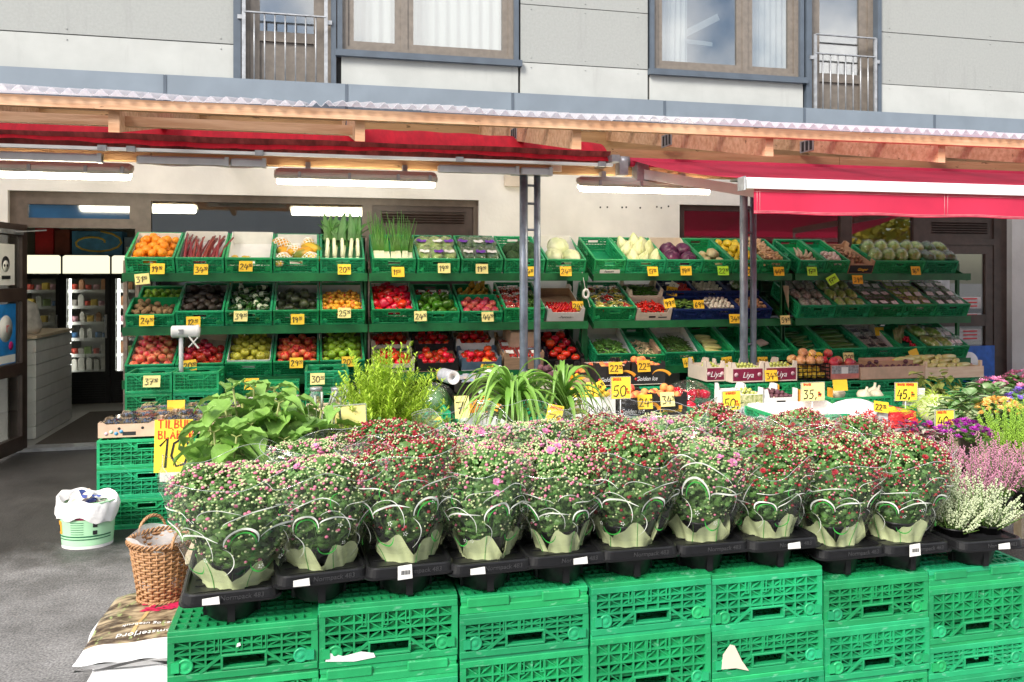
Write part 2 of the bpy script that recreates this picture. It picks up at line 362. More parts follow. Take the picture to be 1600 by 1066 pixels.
panels(UXR + .05, w1[1], 0, [], 1); panels(w1[1] + .02, w2[0] - .02, 0, []); panels(w2[0], w2[1], 0, [], 1); panels(d2[1] + .01, d2[1] + 3.1, 0, []); panels(d2[1] + 3.1, d2[1] + 6, 0, [])
# slate flashing in lengths
fx = [-5.0, -3.2] + [WX(p, FY - .1) for p in (258, 541, 800, 1037, 1255, 1458)] + [8.9, 10.6]
for a, b in zip(fx, fx[1:]):
    mm = MB(); mm.box(a + .004, b - .004, FY - .12, FY - .10, 3.24, 3.55); mm.box(a + .004, b - .004, FY - .12, FY - .004, 3.55, 3.565)
    mm.box(a - .012, a + .016, FY - .126, FY - .12, 3.24, 3.56, 1)
    sp('flashing', mm, [SLATE, SLATED])
UG = GLASS('reflective_window_glass', (.85, .88, .88), .2, .7)
STANDW = M('stand_in_white', (.68, .68, .67), .8, .03, 5)
ROOMD = M('dim_room', (.35, .32, .3), .9, .1, 2)
def frame(mb, x0, x1, z0, z1, y, w, d=.06):
    mb.box(x0, x1, y, y + d, z0, z0 + w); mb.box(x0, x1, y, y + d, z1 - w, z1); mb.box(x0, x0 + w, y, y + d, z0 + w, z1 - w); mb.box(x1 - w, x1, y, y + d, z0 + w, z1 - w)
BROWNU = M('brown_window_frame', (.17, .145, .12), .45, .12, 6, stretch=(3, 1, 3))
def upper_window(x0, x1, z0, split, dark, stand_in):
    f = MB(); z1 = 6.1; y = FY + .0
    frame(f, x0 + .05, x1 - .05, z0 + .03, z1, y + .02, .055, .08)
    sx = x0 + (x1 - x0) * split
    f.box(sx - .035, sx + .035, y + .03, y + .1, z0 + .085, z1 - .055)
    r = sp('window', f, BROWNU)
    for a, b in ((x0 + .105, sx - .035), (sx + .035, x1 - .105)):
        s = MB(); frame(s, a, b, z0 + .085, z1 - .055, y + .04, .06, .05); s.build('sash', BROWNU, r)
        MB().box(a + .055, b - .055, y + .065, y + .073, z0 + .14, z1 - .11).build('pane', UG, r)
    t = MB(); t.box(x0 - .02, x1 + .03, y - .06, y + .05, z0 - .035, z0 + .03); t.box(x0, x0 + .05, y - .02, y + .05, z0 + .03, z1); t.box(x1 - .05, x1, y - .02, y + .05, z0 + .03, z1); t.build('sill_trim', SLATED, r)
    if stand_in:
        b = MB(); b.grid(lambda a, c: (x0 + .1 + (x1 - x0 - .2) * a, y + .2 + .015 * math.sin(a * 90), z0 + .1 + (z1 - z0 - .2) * c), 160, 1); b.build('stand_in_curtain', STANDW, r)  # white sheet added in place of the bright building mirrored here
    return r
wa = upper_window(w1[0], w1[1], 3.9, .36, 0, 1)
wb = upper_window(w2[0], w2[1], 3.9, .62, 0, 0)
# half drawn white curtains added in the right window for its white reflection
b = MB(); x0, x1 = w2
b.grid(lambda a, c: (x0 + .1 + .45 * a + .1 * c * (1 - a), FY + .2 + .02 * math.sin(a * 40), 3.98 + 2.0 * c), 60, 4); b.grid(lambda a, c: (x0 + 1.22 + .6 * a, FY + .2 + .02 * math.sin(a * 50), 3.98 + 2.0 * c), 60, 2); b.build('stand_in_curtain', STANDW, wb)
b = MB(); b.bar((x0 + .0, FY + .35, 4.15), (x0 + 1.1, FY + .55, 4.75), .05, .08); b.bar((x0, FY + .4, 4.42), (x0 + 1.0, FY + .5, 4.4), .04, .05); b.build('room_furniture', WHITE, wb)
sp('room_back', MB().box(-3, 9, FY + 1.6, FY + 1.65, 3.5, 6.2).box(-3, 9, FY + .3, FY + 1.6, 3.46, 3.5), ROOMD)
def french_door(x0, x1, zr, midz):
    f = MB(); z1 = 6.1; y = FY + .06
    frame(f, x0 + .07, x1 - .05, 3.5, z1, y, .07, .08)
    r = sp('balcony_door', f, BROWNU)
    s = MB(); a, b = x0 + .14, x1 - .12
    frame(s, a, b, 3.5, z1 - .07, y + .02, .10, .05); s.box(a + .1, b - .1, y + .02, y + .07, midz - .1, midz); s.box(a + .1, b - .1, y + .045, y + .06, 3.6, midz - .1); s.build('leaf', BROWNU, r)
    MB().box(a + .1, b - .1, y + .04, y + .05, midz, z1 - .17).build('pane', UG, r)
    t = MB(); t.box(x0, x0 + .07, FY - .03, FY + .14, 3.5, z1); t.box(x1 - .05, x1, FY - .03, FY + .14, 3.5, z1); t.build('reveal_trim', SLATED, r)
    g = MB(); ya = FY - .05; xa, xb = x0 + .10, x1 - .10
    for z in zr: g.bar((xa, ya, z), (xb, ya, z), .035, .012)
    for xx in (xa, xb): g.bar((xx, ya, 3.56), (xx, ya, max(zr)), .035, .02)
    for i in range(1, 8): xx = xa + (xb - xa) * i / 8; g.tube([(xx, ya, 3.56), (xx, ya, zr[0])], .008, 6)
    for xx in (xa - .03, xb + .03): g.box(xx - .03, xx + .03, ya, FY - .005, zr[0] - .07, zr[0] - .03)
    g.build('balcony_railing', STEEL, r)
french_door(UXL, UXR, (4.24, 4.62), 4.1); french_door(d2[0], d2[1], (4.22, 4.44), 4.03)
# ---------------- shop front glazing
SG = GLASS('shop_window_glass', (.86, .88, .86), .16, .75)
f = MB(); y0, y1 = FY + .05, FY + .13
f.box(LX0, LX0 + .10, y0, y1, 0, GZ); f.box(LX0 + .1, LXP, y0, y1, GZ - .07, GZ); f.box(LXD, LXJ, y0, y1, 0, GZ - .07)
f.box(LXW, LXM, y0, y1, 0, GZ - .07); f.box(LXP - .05, LXP, y0, y1, 0, GZ - .07); f.box(LX0 + .1, LXD, y0, y1, 2.10, 2.19); f.box(LXJ, LXW, y0, y1, .3, .4)
f.box(LX0 + .1, LXD, y0, y0 + .04, GZ - .12, GZ - .07); f.box(LX0 + .10, LX0 + .15, y0, y0 + .04, 2.19, GZ - .12); f.box(LXD - .05, LXD, y0, y0 + .04, 2.19, GZ - .12)
sf = sp('shop_front', f, BROWNF)
MB().box(LX0 + .1, LXD, FY + .08, FY + .086, 2.19, GZ - .07).build('transom_pane', M('blue_film_pane', (.008, .07, .17), .06, .2, 3, spec=.9), sf)
MB().box(LXJ, LXW, FY + .08, FY + .088, .4, GZ - .07).build('pane', SG, sf)
m = MB(); m.box(LXM, LXP - .05, FY + .07, FY + .1, .3, GZ - .07)
for k in range(3):
    a = 1.72 - k * .62
    frame(m, LXM + .06, LXP - .11, a - .58, a, FY + .055, .02, .016)
m.box(LXM + .06, LXP - .11, FY + .05, FY + .07, 1.76, 2.14)
for k in range(10): m.box(LXM + .08, LXP - .13, FY + .046, FY + .05, 1.775 + k * .036, 1.785 + k * .036)
m.box(LXM + .08, LXP - .14, FY + .035, FY + .07, 2.31, 2.33)
for k in range(4): m.bar((LXM + .09, FY + .045, 2.2 + .026 * k), (LXP - .15, FY + .045, 2.2 + .026 * k), .02, .006, (0, .7, .7))
m.build('vent_panel', BROWND, sf)
f = MB()
xa = [RX0, 3.99, 5.99, 6.135, 6.985, 7.146, 8.14, RX1]
for a, b in ((RX0, 3.99), (5.99, 6.135), (6.985, 7.146), (8.14, RX1)): f.box(a, b, y0, y1, 0, GZ - .06)
f.box(RX0, RX1, y0, y1, GZ - .06, GZ); f.box(3.99, 6.985, y0, y1, .3, .4); f.box(7.146, 8.14, y0, y1, 2.02, 2.1)
sf2 = sp('shop_front', f, BROWND)
for a, b in ((3.99, 5.99), (6.135, 6.985)): MB().box(a, b, FY + .08, FY + .088, .4, GZ - .06).build('pane', SG, sf2)
m = MB(); m.box(7.146, 8.14, FY + .07, FY + .1, 2.1, GZ - .06)
for k in range(5): m.bar((7.25, FY + .06, 2.17 + .03 * k), (8.05, FY + .06, 2.17 + .03 * k), .02, .006, (0, .7, .7))
m.build('vent_panel', BROWND, sf2)
m = MB(); frame(m, 7.15, 8.135, .02, 2.02, FY + .06, .11, .06); m.box(7.26, 8.03, FY + .06, FY + .12, 1.02, 1.16); m.box(7.26, 8.03, FY + .07, FY + .11, .13, .62)
dr = m.build('door', BROWND, sf2)
MB().box(7.26, 8.03, FY + .085, FY + .093, 1.16, 1.91).box(7.26, 8.03, FY + .085, FY + .093, .62, 1.02).build('pane', SG, dr)
m = MB(); m.box(7.3, 7.52, FY + .078, FY + .084, 1.2, 1.88); m.build('sticker', M('grey_sticker', (.45, .47, .48), .6), dr)
m = MB()
for k in range(4):
    for q in range(3): m.box(7.72, 7.92, FY + .078, FY + .083, .66 + k * .2 + q * .045, .675 + k * .2 + q * .045)
m.build('sticker', REDC, dr)
m = MB()
for k in range(4): m.box(7.62, 7.98, FY + .0845, FY + .0848, .64 + k * .2, .78 + k * .2)
m.build('sticker', M('frosted_sticker', (.5, .5, .5), .7), dr)
MB().box(7.55, 8.12, FY + .02, FY + .04, .05, .78).build('kick_sign', M('blue_sign', (.02, .12, .5), .4), dr)
m = MB(); m.X = T((7.74, FY + .018, .57)) @ Rx(PI / 2); m.lathe([(.14, 0), (.14, .003)], 24); m.X = None; m.build('sticker', WHITE, dr)
m = MB(); m.tube([(7.66, FY + .0145, .55), (7.71, FY + .0145, .59), (7.78, FY + .0145, .54)], .02, 6); m.build('sticker', REDC, dr)
# ---------------- interior
INTL = M('interior_tiles', (.36, .36, .34), .5, .06, 4)
sp('interior_floor', MB().box(-5, 9, FY + .1, 12.6, .004, .02), INTL)
sp('interior_back_wall', MB().box(-5, 9, 12.5, 12.6, .02, 3.2).box(-5.1, -5, FY + .3, 12.6, .02, 3.2).box(9, 9.1, FY + .3, 12.6, .02, 3.2), INT)
sp('interior_ceiling', MB().box(-5, 9, FY + .3, 12.6, 3.2, 3.25), WHITE)
sp('threshold', MB().box(LX0, LXJ, FY - .05, FY + .14, .004, .035), STEEL)
# dividing shelf unit inside behind the left window so the shop does not read as empty
m = MB()
m.box(-1.3, 8.2, 10.2, 10.25, .02, 1.9)
for z in (.5, .95, 1.4): m.box(-1.3, 8.2, 9.85, 10.2, z, z + .03)
shelf_in = m.build('gondola_shelf', BROWND); tag(shelf_in, 'dark shop shelving standing indoors behind the shop windows', 'shelving')
mats_pk = [M('packet_%d' % i, c, .4, .1, 20) for i, c in enumerate([(.7, .08, .05), (.85, .6, .1), (.8, .78, .72), (.06, .2, .45), (.25, .4, .1), (.5, .22, .1), (.75, .4, .5), (.35, .32, .3)])]
pk = []
for i in range(8):
    m = MB()
    if i % 3 == 0: m.lathe([(.045, 0), (.05, .09), (.05, .1), (.046, .105)], 12)
    elif i % 3 == 1: m.bbox(-.05, .05, -.04, .04, 0, .13, .008); m.box(-.04, .04, -.0415, -.04, .03, .09)
    else: m.bbox(-.04, .04, -.03, .03, 0, .17, .006); m.prism([(-.038, .17), (.038, .17), (0, .2)], -.028, .028)
    pk.append(m.mesh('packet', mats_pk[i]))
def packet(p, i, s, lab, grp, cat='food packet'):
    o = place('food_packet', pk[i], None, T(p) @ Rz(R.uniform(-.2, .2)) @ S(s)); return tag(o, lab, cat, grp)
x = -1.2
while x < .9:
    for z in (.53, .98, 1.43):
        if R.random() < .8: packet((x, 9.95, z), R.randrange(8), R.uniform(1, 1.4), 'packaged groceries on the dark indoor shelf behind the left shop window', 'groceries on the indoor shelf')
    x += R.uniform(.1, .16)
# fridges
def fridge(x0, x1, n):
    yb, yf = 12.1, 11.35; z0, zg0, zg1, zt = .02, .38, 1.62, 1.9
    lab = ['display fridge of the back row, its left part hidden by the entrance door', 'black display fridge with lit glass door in the middle of the doorway', 'display fridge nearest the fruit rack, partly hidden behind it'][n]
    r = thing('display_fridge', lab, 'fridge', T(((x0 + x1) / 2, yf, z0)), 'display fridges at the back of the shop')
    I = r.matrix_basis.inverted()
    m = MB(); m.box(x0, x1, yf, yb, z0, zg0); m.box(x0, x0 + .03, yf, yb, zg0, zt); m.box(x1 - .03, x1, yf, yb, zg0, zt); m.box(x0, x1, yf + .05, yb, zg1 + .05, zt); m.box(x0 + .03, x1 - .03, yb - .04, yb, zg0, zg1 + .05, 1)
    for k in range(8): m.box(x0 + .06, x1 - .06, yf - .006, yf, z0 + .06 + k * .03, z0 + .075 + k * .03)
    m.build('body', [BLACKP, WHITE], r, I)
    MB().bbox(x0 + .01, x1 - .01, yf - .03, yf + .05, zg1 + .05, zt, .02).build('light_box', EMIT('lit_header', (1, .95, .68), .5), r, I)
    d = MB(); frame(d, x0 + .015, x1 - .015, zg0, zg1 + .03, yf - .03, .045, .03); d = d.build('door', BLACKP, r, I)
    MB().box(x0 + .06, x1 - .06, yf - .02, yf - .014, zg0 + .045, zg1 - .015).build('pane', SG, d)
    MB().box(x1 - .055, x1 - .035, yf - .06, yf - .03, .85, 1.15).build('handle', STEEL, d)
    MB().tube([(x0 + .08, yf + .05, zg0 + .05), (x0 + .08, yf + .05, zg1)], .014, 8).build('lamp', EMIT('fridge_lamp', (1, .97, .9), 4.5), r, I)
    for k in range(6):
        z = zg0 + .03 + k * .205
        MB().box(x0 + .03, x1 - .03, yf + .1, yb - .04, z, z + .012).box(x0 + .03, x1 - .03, yf + .09, yf + .1, z - .01, z + .03).build('shelf', WHITE, r, I)
        x = x0 + .1
        while x < x1 - .07:
            packet((x, yf + .16, z + .013), (R.randrange(8) if k else 2), (.85 if k else .95) * R.uniform(.8, 1), ['drinks, dairy and egg cartons chilled in the partly hidden fridge by the entrance door', 'chilled food packs in the lit middle fridge', 'chilled food packs in the fridge next to the fruit rack'][n], 'chilled packs fridge %d' % n, 'food pack')
            x += R.uniform(.075, .1)
fridge(-3.76, -3.17, 0); fridge(-3.165, -2.60, 1); fridge(-2.595, -2.0, 2)
# boxes on top of the fridges
def sbox(name, x0, x1, y, z0, z1, mat, lab, deco=None):
    r = MB().bbox(x0, x1, y, y + .3, z0, z1, .006).build(name, mat); tag(r, lab, 'box', 'boxes on top of the fridges')
    if deco: deco(r)
    return r
def swirl(r):
    m = MB(); m.tube([(-2.85 + (.10 + .012 * t) * math.cos(t * .45) * 1.2, 11.595, 2.07 + (.05 + .006 * t) * math.sin(t * .45)) for t in range(18)], .014, 5); m.build('swirl_print', M('yellow_print', (.85, .6, .12), .5), r)
sbox('stacked_box', -3.12, -2.52, 11.6, 1.905, 2.22, M('light_blue_card', (.10, .32, .55), .5), 'blue box with yellow swirl on top of the middle fridge', swirl)
sbox('stacked_box', -2.5, -2.2, 11.62, 1.905, 2.15, M('dusty_blue_card', (.2, .28, .36), .5), 'dusty blue box with white label on top of the fridges', lambda r: MB().box(-2.48, -2.36, 11.615, 11.62, 1.93, 2.02).build('label', PAPER, r))
sbox('stacked_box', -3.55, -3.34, 11.6, 1.905, 2.26, REDC, 'bright red box on top of the leftmost fridge')
sbox('stacked_box', -3.33, -3.15, 11.62, 1.905, 2.24, M('dull_red_card', (.22, .05, .03), .5), 'dull red brown box beside the bright red box on the fridges')
m = MB(); m.box(-3.5, -2.76, 9.0, 10.2, .02, 1.02); 
for k in range(8): m.box(-2.76, -2.745, 9.0, 10.2, .03 + k * .122, .145 + k * .122); m.box(-3.5, -2.76, 8.985, 9.0, .03 + k * .122, .145 + k * .122)
ct = m.build('counter', WHITE); tag(ct, 'white slatted counter just inside the doorway', 'counter'); MB().box(-3.52, -2.73, 8.97, 10.22, 1.02, 1.05).build('counter_top', WOODL, ct)
m = MB(); m.lathe([(.13, 0), (.16, .08), (.12, .3), (.02, .36)], 14, lambda r, z, t, i: (r * (1 + .1 * math.sin(3 * t + z * 9)), z)); o = m.build('shopping_bag', M('sheer_bag', (.75, .72, .68), .4), None, T((-2.95, 9.3, 1.051))); tag(o, 'crumpled pale bag on the white counter inside the door', 'bag')
tag(MB().bbox(-2.66, -1.2, 8.66, 10.6, .021, .035, .01).build('door_mat', M('charcoal_mat', (.075, .065, .055), .95, .25, 60)), 'large charcoal door mat inside the open doorway', 'mat')
# open glass entrance leaf, swung out towards the street
ang = math.radians(-83); L = .98
dm = T((-2.70, FY + .03, .03)) @ Rz(PI + math.radians(82.5))
dl = MB(); Hd = 2.09
dl.box(0, .09, -.025, .025, 0, Hd); dl.box(L - .09, L, -.025, .025, 0, Hd)
for a, b in ((0, .13), (.70, .81), (1.38, 1.50), (Hd - .11, Hd)): dl.box(.09, L - .09, -.025, .025, a, b)
dd = dl.build('entrance_door', BROWND, shop, SI @ dm)
m = MB()
for a, b in ((.13, .70), (.81, 1.38), (1.5, Hd - .11)): m.box(.09, L - .09, -.004, .004, a, b)
m.build('pane', SG, dd)
MB().box(.12, .5, .027, .05, Hd - .1, Hd - .06).bar((.3, .06, Hd - .08), (.02, .2, Hd - .05), .02, .012).build('door_closer', STEEL, dd)
MB().tube([(L - .05, .03, .95), (L - .05, .07, .97), (L - .05, .07, 1.2), (L - .05, .03, 1.22)], .01, 6).build('handle', STEEL, dd)
# posters on the leaf (the face turned to the entrance, +y of the leaf after turning)
def poster(u0, u1, z0, z1, mat, lab, deco):
    r = MB().box(u0, u1, .006, .009, z0, z1).build('poster', mat, None, dm); tag(r, lab, 'poster', 'posters on the entrance door'); deco(r)
def face_deco(r):
    m = MB(); m.X = T((.36, .0095, 1.72)) @ Rx(-PI / 2)
    m.lathe([(.07, 0), (.07, .001)], 20); m.X = T((.36, .0110, 1.70)) @ Rx(-PI / 2); m.lathe([(.052, 0), (.052, .001)], 20, None, 1)
    m.X = None
    for u in (.335, .385): m.X = T((u, .0125, 1.705)) @ Rx(-PI / 2); m.lathe([(.014, 0), (.014, .001)], 12, None, 0)
    m.X = None; m.bar((.29, .0115, 1.6), (.43, .0115, 1.6), .012, .03); m.build('line_drawing', [INK, PAPER], r)
def blue_deco(r):
    m = MB(); m.X = T((.36, .0095, 1.14)) @ Rx(-PI / 2); m.lathe([(.12, 0), (.12, .001)], 26); m.X = None; m.box(.19, .53, .0092, .010, .83, .90); m.build('white_circle', WHITE, r)
    m = MB(); m.X = T((.27, .0112, .98)) @ Rx(-PI / 2); m.lathe([(.04, 0), (.04, .001)], 18); m.X = None; m.build('magenta_dot', M('magenta_print', (.6, .02, .2), .5), r)
    place('lettering', txt_mesh('r', .14, REDC), r, T((.33, .0118, 1.15)) @ Rz(PI) @ Rx(PI / 2))
poster(.2, .52, 1.53, 1.9, PAPER, 'white poster with a black line drawing of a face, on the open glass door', face_deco)
poster(.18, .54, .82, 1.36, M('blue_poster', (.02, .22, .6), .4, .3, 5), 'blue poster with white circle and magenta dot on the open glass door', blue_deco)
# fruit picture poster seen under the shelf of the third rack
pr = MB().box(4.05, 5.0, FY + .02, FY + .024, 1.02, 1.36).build('fruit_poster', M('poster_dark', (.10, .035, .03), .35)); tag(pr, 'glossy poster with photographed fruit, on the glass behind the chilli rack', 'poster')
for i in range(13):
    m = MB(); m.X = T((4.12 + .068 * i + R.uniform(-.02, .02), FY + .0195 - .0006 * i, 1.12 + R.uniform(0, .14))) @ Rx(PI / 2); m.lathe([(R.uniform(.04, .075), 0), (.03, .0004)], 18); m.X = None
    m.build('printed_fruit', [REDC, YTAG, ORANGEC, MAROON][i % 4], pr)
# ================================================================ TIMBER CANOPY
def roofz(y): return 2.665 + (y - 5.12) * .2
can = thing('timber_canopy', 'timber canopy with corrugated clear roofing and grey steel posts', 'canopy', T((2, 7.0, 0))); CI = T((-2, -7, 0))
def cp(name, mb, mats): return mb.build(name, mats, can, CI)
m, n_, l_, o_ = nt('corrugated_plastic'); t1 = n_.new('ShaderNodeBsdfTransparent'); t1.inputs[0].default_value = (.85, .85, .9, 1); pb = n_.new('ShaderNodeBsdfPrincipled'); pb.inputs['Base Color'].default_value = (.74, .75, .80, 1); pb.inputs['Roughness'].default_value = .25
tl = n_.new('ShaderNodeBsdfTranslucent'); tl.inputs[0].default_value = (.75, .75, .82, 1); a1 = n_.new('ShaderNodeMixShader'); a1.inputs[0].default_value = .4; l_.new(pb.outputs[0], a1.inputs[1]); l_.new(tl.outputs[0], a1.inputs[2])
a2 = n_.new('ShaderNodeMixShader'); a2.inputs[0].default_value = .7; l_.new(t1.outputs[0], a2.inputs[1]); l_.new(a1.outputs[0], a2.inputs[2]); l_.new(a2.outputs[0], o_.inputs[0]); CORR = m
m = MB(); x0, x1, per, NS = -6.0, 11.0, .084, 6
NX = int((x1 - x0) / per) * NS; vs = []; fs = []
for j, (yy, dz) in enumerate(((5.06, 0), (5.06, .004), (8.38, .004), (8.38, 0))):
    for i in range(NX + 1):
        xx = x0 + i * per / NS; sag = .006 * math.sin(xx * 3.1) + .004 * math.sin(xx * 9.7)
        tri = .5 + .5 * math.cos(2 * PI * i / NS); vs.append((xx, yy - .01 * math.sin(xx * 2.3), roofz(yy) + .008 + .036 * tri + dz + sag))
for j in range(3):
    for i in range(NX): a = j * (NX + 1) + i; fs.append((a, a + 1, a + NX + 2, a + NX + 1))
m.add(vs, fs, 0, False); cp('corrugated_roof', m, CORR)
m = MB(); m.bar((-6, 5.13, 2.632), (11, 5.13, 2.632), .048, .062); cp('front_batten', m, WOOD)
for k in range(1, 6):
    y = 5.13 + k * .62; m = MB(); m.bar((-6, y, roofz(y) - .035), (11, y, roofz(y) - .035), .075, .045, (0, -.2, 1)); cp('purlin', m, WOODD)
xr = [.24 + 1.405 * k for k in range(-4, 7)]
for x in xr:
    m = MB(); m.X = None
    z0, z1 = roofz(5.16) - .06, roofz(8.45) - .06
    poly = [(5.16, z0), (5.16, z0 - .135), (8.45, z1 - .16), (8.45, z1)]
    v = [(x - .03, a, b) for a, b in poly] + [(x + .03, a, b) for a, b in poly]
    m.add(v, [(0, 1, 2, 3), (7, 6, 5, 4), (0, 4, 5, 1), (1, 5, 6, 2), (2, 6, 7, 3), (3, 7, 4, 0)]); cp('rafter', m, WOOD)
    m = MB(); m.box(x - .036, x - .0305, 6.72, 6.94, roofz(6.8) - .2, roofz(6.8) - .09)
    for q in range(3): m.box(x - .038, x - .036, 6.74 + q * .065, 6.78 + q * .065, roofz(6.8) - .19, roofz(6.8) - .1, 1)
    cp('joist_hanger', m, [STEEL, DARK])
m = MB(); m.box(-2.2, .2, 5.3, 5.345, 2.54, 2.60); cp('header_board', m, WOOD)
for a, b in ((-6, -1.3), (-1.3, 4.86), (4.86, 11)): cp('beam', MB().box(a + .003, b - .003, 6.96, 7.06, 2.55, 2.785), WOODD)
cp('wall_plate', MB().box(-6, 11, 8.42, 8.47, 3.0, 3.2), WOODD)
def posts(xa, ya, ra, xb, yb, rb):
    m = MB(); m.tube([(xa, ya, 0), (xa, ya, 2.53)], ra, 16); m.tube([(xb, yb, 0), (xb, yb, 2.53)], rb, 16)
    for z in (.5, 1.0, 1.62, 2.05, 2.28, 2.44): m.tube([(xa, ya, z), (xb, yb, z)], .012, 6)
    m.box(xa - .06, xb + .06, ya - .06, yb + .05, 0, .012)
    cp('post', m, POSTM); cp('post_plate', MB().box(xa - .1, xb + .12, 6.94, 7.08, 2.53, 2.549), STEEL)
posts(1.742, 7.0, .037, 1.87, 7.02, .030); posts(3.87, 7.0, .037, 3.985, 7.03, .030)
# ---------------- awnings
aw = thing('awning', 'closed red awning with maroon valance, folded under the canopy on the left', 'awning', T((0, 6.7, 2.6)), 'red awnings under the canopy'); AI = T((0, -6.7, -2.6))
ax0, ax1 = -4.6, 2.40
def hood(a, b):
    x = ax0 + (ax1 - ax0) * a; s = .012 * math.sin(x * 2.1) + .004 * math.sin(x * 17)
    taper = min(1, (ax1 - x) / .5 + .35)
    y = 6.92 - .34 * b; z = 2.70 + .16 * (1 - (b - .25) ** 2 * 1.6) * (.75 + .25 * taper) + s - .09 * b
    return (x, y, z)
MB().grid(hood, 120, 10).build('cloth', RED, aw, AI)
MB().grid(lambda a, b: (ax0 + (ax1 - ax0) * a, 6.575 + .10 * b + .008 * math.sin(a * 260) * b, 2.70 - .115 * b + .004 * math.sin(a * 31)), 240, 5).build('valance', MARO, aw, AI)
m = MB(); m.bar((ax0, 6.55, 2.578), (ax1, 6.55, 2.578), .04, .024); m.build('front_bar', WHITE, aw, AI)
for px in (160, 205, 405, 560 + 158, 945 - 5): p = W(px, 240, 6.53); MB().box(p.x - .03, p.x + .03, 6.51, 6.545, 2.56, 2.60).build('bracket', STEEL, aw, AI)
for pa, pb in ((-60, 160), (214, 358), (360, 416), (684, 810), (813, 862)):
    m = MB(); a, b = WX(pa, 6.62), WX(pb, 6.62); m.bbox(a, b, 6.59, 6.65, 2.485, 2.545, .012); m.box(b - .03, b, 6.585, 6.655, 2.48, 2.55); m.build('folding_arm', M('cast_aluminium', (.5, .5, .5), .35, .08, 9, metal=.5) if 'cast_aluminium' not in bpy.data.materials else bpy.data.materials['cast_aluminium'], aw, AI)
MB().tube([(ax0, 6.90, 2.74), (ax1 + .03, 6.90, 2.74)], .035, 12).build('roller', STEEL, aw, AI)
m = MB(); m.box(ax1 - .02, ax1 + .05, 6.5, 6.95, 2.60, 2.66); m.build('end_bracket', STEEL, aw, AI)
a2 = thing('awning', 'open bright red awning with white front bar and stitched valance on the right', 'awning', T((5, 6.0, 2.5)), 'red awnings under the canopy'); AI = T((-5, -6, -2.5))
bx0, bx1 = 2.70, 8.6
REDB = M('bright_red_awning_cloth', (.74, .035, .10), .65, .06, 3, trans=.3)
MB().grid(lambda a, b: (bx0 + (bx1 - bx0) * a, 6.86 - 1.98 * b, 2.67 - .385 * b - .03 * math.sin(PI * b)), 30, 12).build('cloth', REDB, a2, AI)
MB().grid(lambda a, b: (bx0 + .05 + (bx1 - bx0) * a, 4.845 + .012 * math.sin(a * 37) * b, 2.215 - .165 * b + .004 * math.sin(a * 50) * b), 90, 5).build('valance', REDB, a2, AI)
m = MB()
for b0 in (.06, .12, .9, .95): m.tube([(bx0 + .05 + (bx1 - bx0) * i / 90, 4.842 + .012 * math.sin(i / 90 * 37) * b0, 2.215 - .165 * b0 + .004 * math.sin(i / 90 * 50) * b0) for i in range(91)], .0012, 4)
for xx in (bx0 + .07, bx0 + .09, bx0 + 1.5, bx0 + 1.525): m.tube([(xx, 4.838, 2.21), (xx, 4.838 , 2.055)], .0012, 4)
m.build('stitching', M('pink_thread', (.8, .4, .42), .7), a2, AI)
m = MB(); m.bbox(bx0 - .02, bx1, 4.82, 4.90, 2.212, 2.285, .015); m.build('front_bar', WHITE, a2, AI)
MB().bbox(bx0 - .035, bx0 - .02, 4.81, 4.91, 2.2, 2.29, .008).build('bar_end_cap', STEEL, a2, AI)
MB().tube([(bx0 - .02, 6.9, 2.66), (bx1, 6.9, 2.66)], .04, 14).build('roller', REDB, a2, AI)
m = MB(); m.tube([(bx0 - .1, 6.9, 2.66), (bx0 - .02, 6.9, 2.66)], .05, 14); m.box(bx0 - .12, bx0 - .04, 6.85, 6.97, 2.54, 2.66); m.build('end_bracket', STEEL, a2, AI)
P1, P2, P3 = W(1003, 272, 6.86), Vector((3.66, 5.85, 2.26)), Vector((2.95, 4.92, 2.24))
m = MB(); m.bar(P1, P2, .045, .085); m.bar(P2, P3, .035, .06); m.build('folding_arm', WHITE, a2, AI)
m = MB(); m.box(P1.x - .06, P1.x + .05, 6.82, 6.95, P1.z - .08, P1.z + .1); m.build('bracket', STEEL, a2, AI)
P1 = Vector((8.0, 6.86, 2.53)); P2 = Vector((7.1, 5.85, 2.33)); P3 = Vector((7.7, 4.92, 2.24)); m = MB(); m.bar(P1, P2, .045, .085); m.bar(P2, P3, .035, .06); m.build('folding_arm', WHITE, a2, AI)
# ---------------- fluorescent lights
LIT = EMIT('lit_diffuser', (1, .92, .70), 13.0); HOUS = M('light_housing', (.62, .58, .5), .5, .05, 8)
for (xa, xb, lab) in ((-2.70, -1.41, 'lit fluorescent light above the open doorway'), (-.36, .955, 'lit fluorescent light above the left shop window'), (2.19, 3.46, 'lit fluorescent light on the bare wall bay, beside the awning arm')):
    c = (xa + xb) / 2; r = thing('fluorescent_light', lab, 'lamp', T((c, 6.86, 2.44)), 'fluorescent lights under the beam')
    h = (xb - xa) / 2
    m = MB(); m.X = Rx(.5); m.bbox(-h, h, -.06, .07, .012, .06, .02); m.X = None; m.build('housing', HOUS, r)
    m = MB(); m.X = Rx(.5); m.bbox(-h + .02, h - .02, -.056, .060, -.040, .011, .018); m.X = None; m.build('diffuser', LIT, r)
    m = MB()
    for s in (-.7, -.1, .5, .9): m.box(h * s - .012, h * s + .012, -.078, -.06, -.01, .04)
    m.box(-h * .6 - .02, -h * .6 + .02, .02, .1, .06, .13); m.box(h * .6 - .02, h * .6 + .02, .02, .1, .06, .13); m.build('clip', STEEL, r)
m = MB(); pts = [(-1.4 + i * .09, 6.945 , 2.535 - .02 * abs(math.sin(i * .55)) ) for i in range(13)]; m.tube(pts, .006, 5); tag(m.build('cable', WHITE), 'white cable sagging along the beam between the two left lights', 'cable')
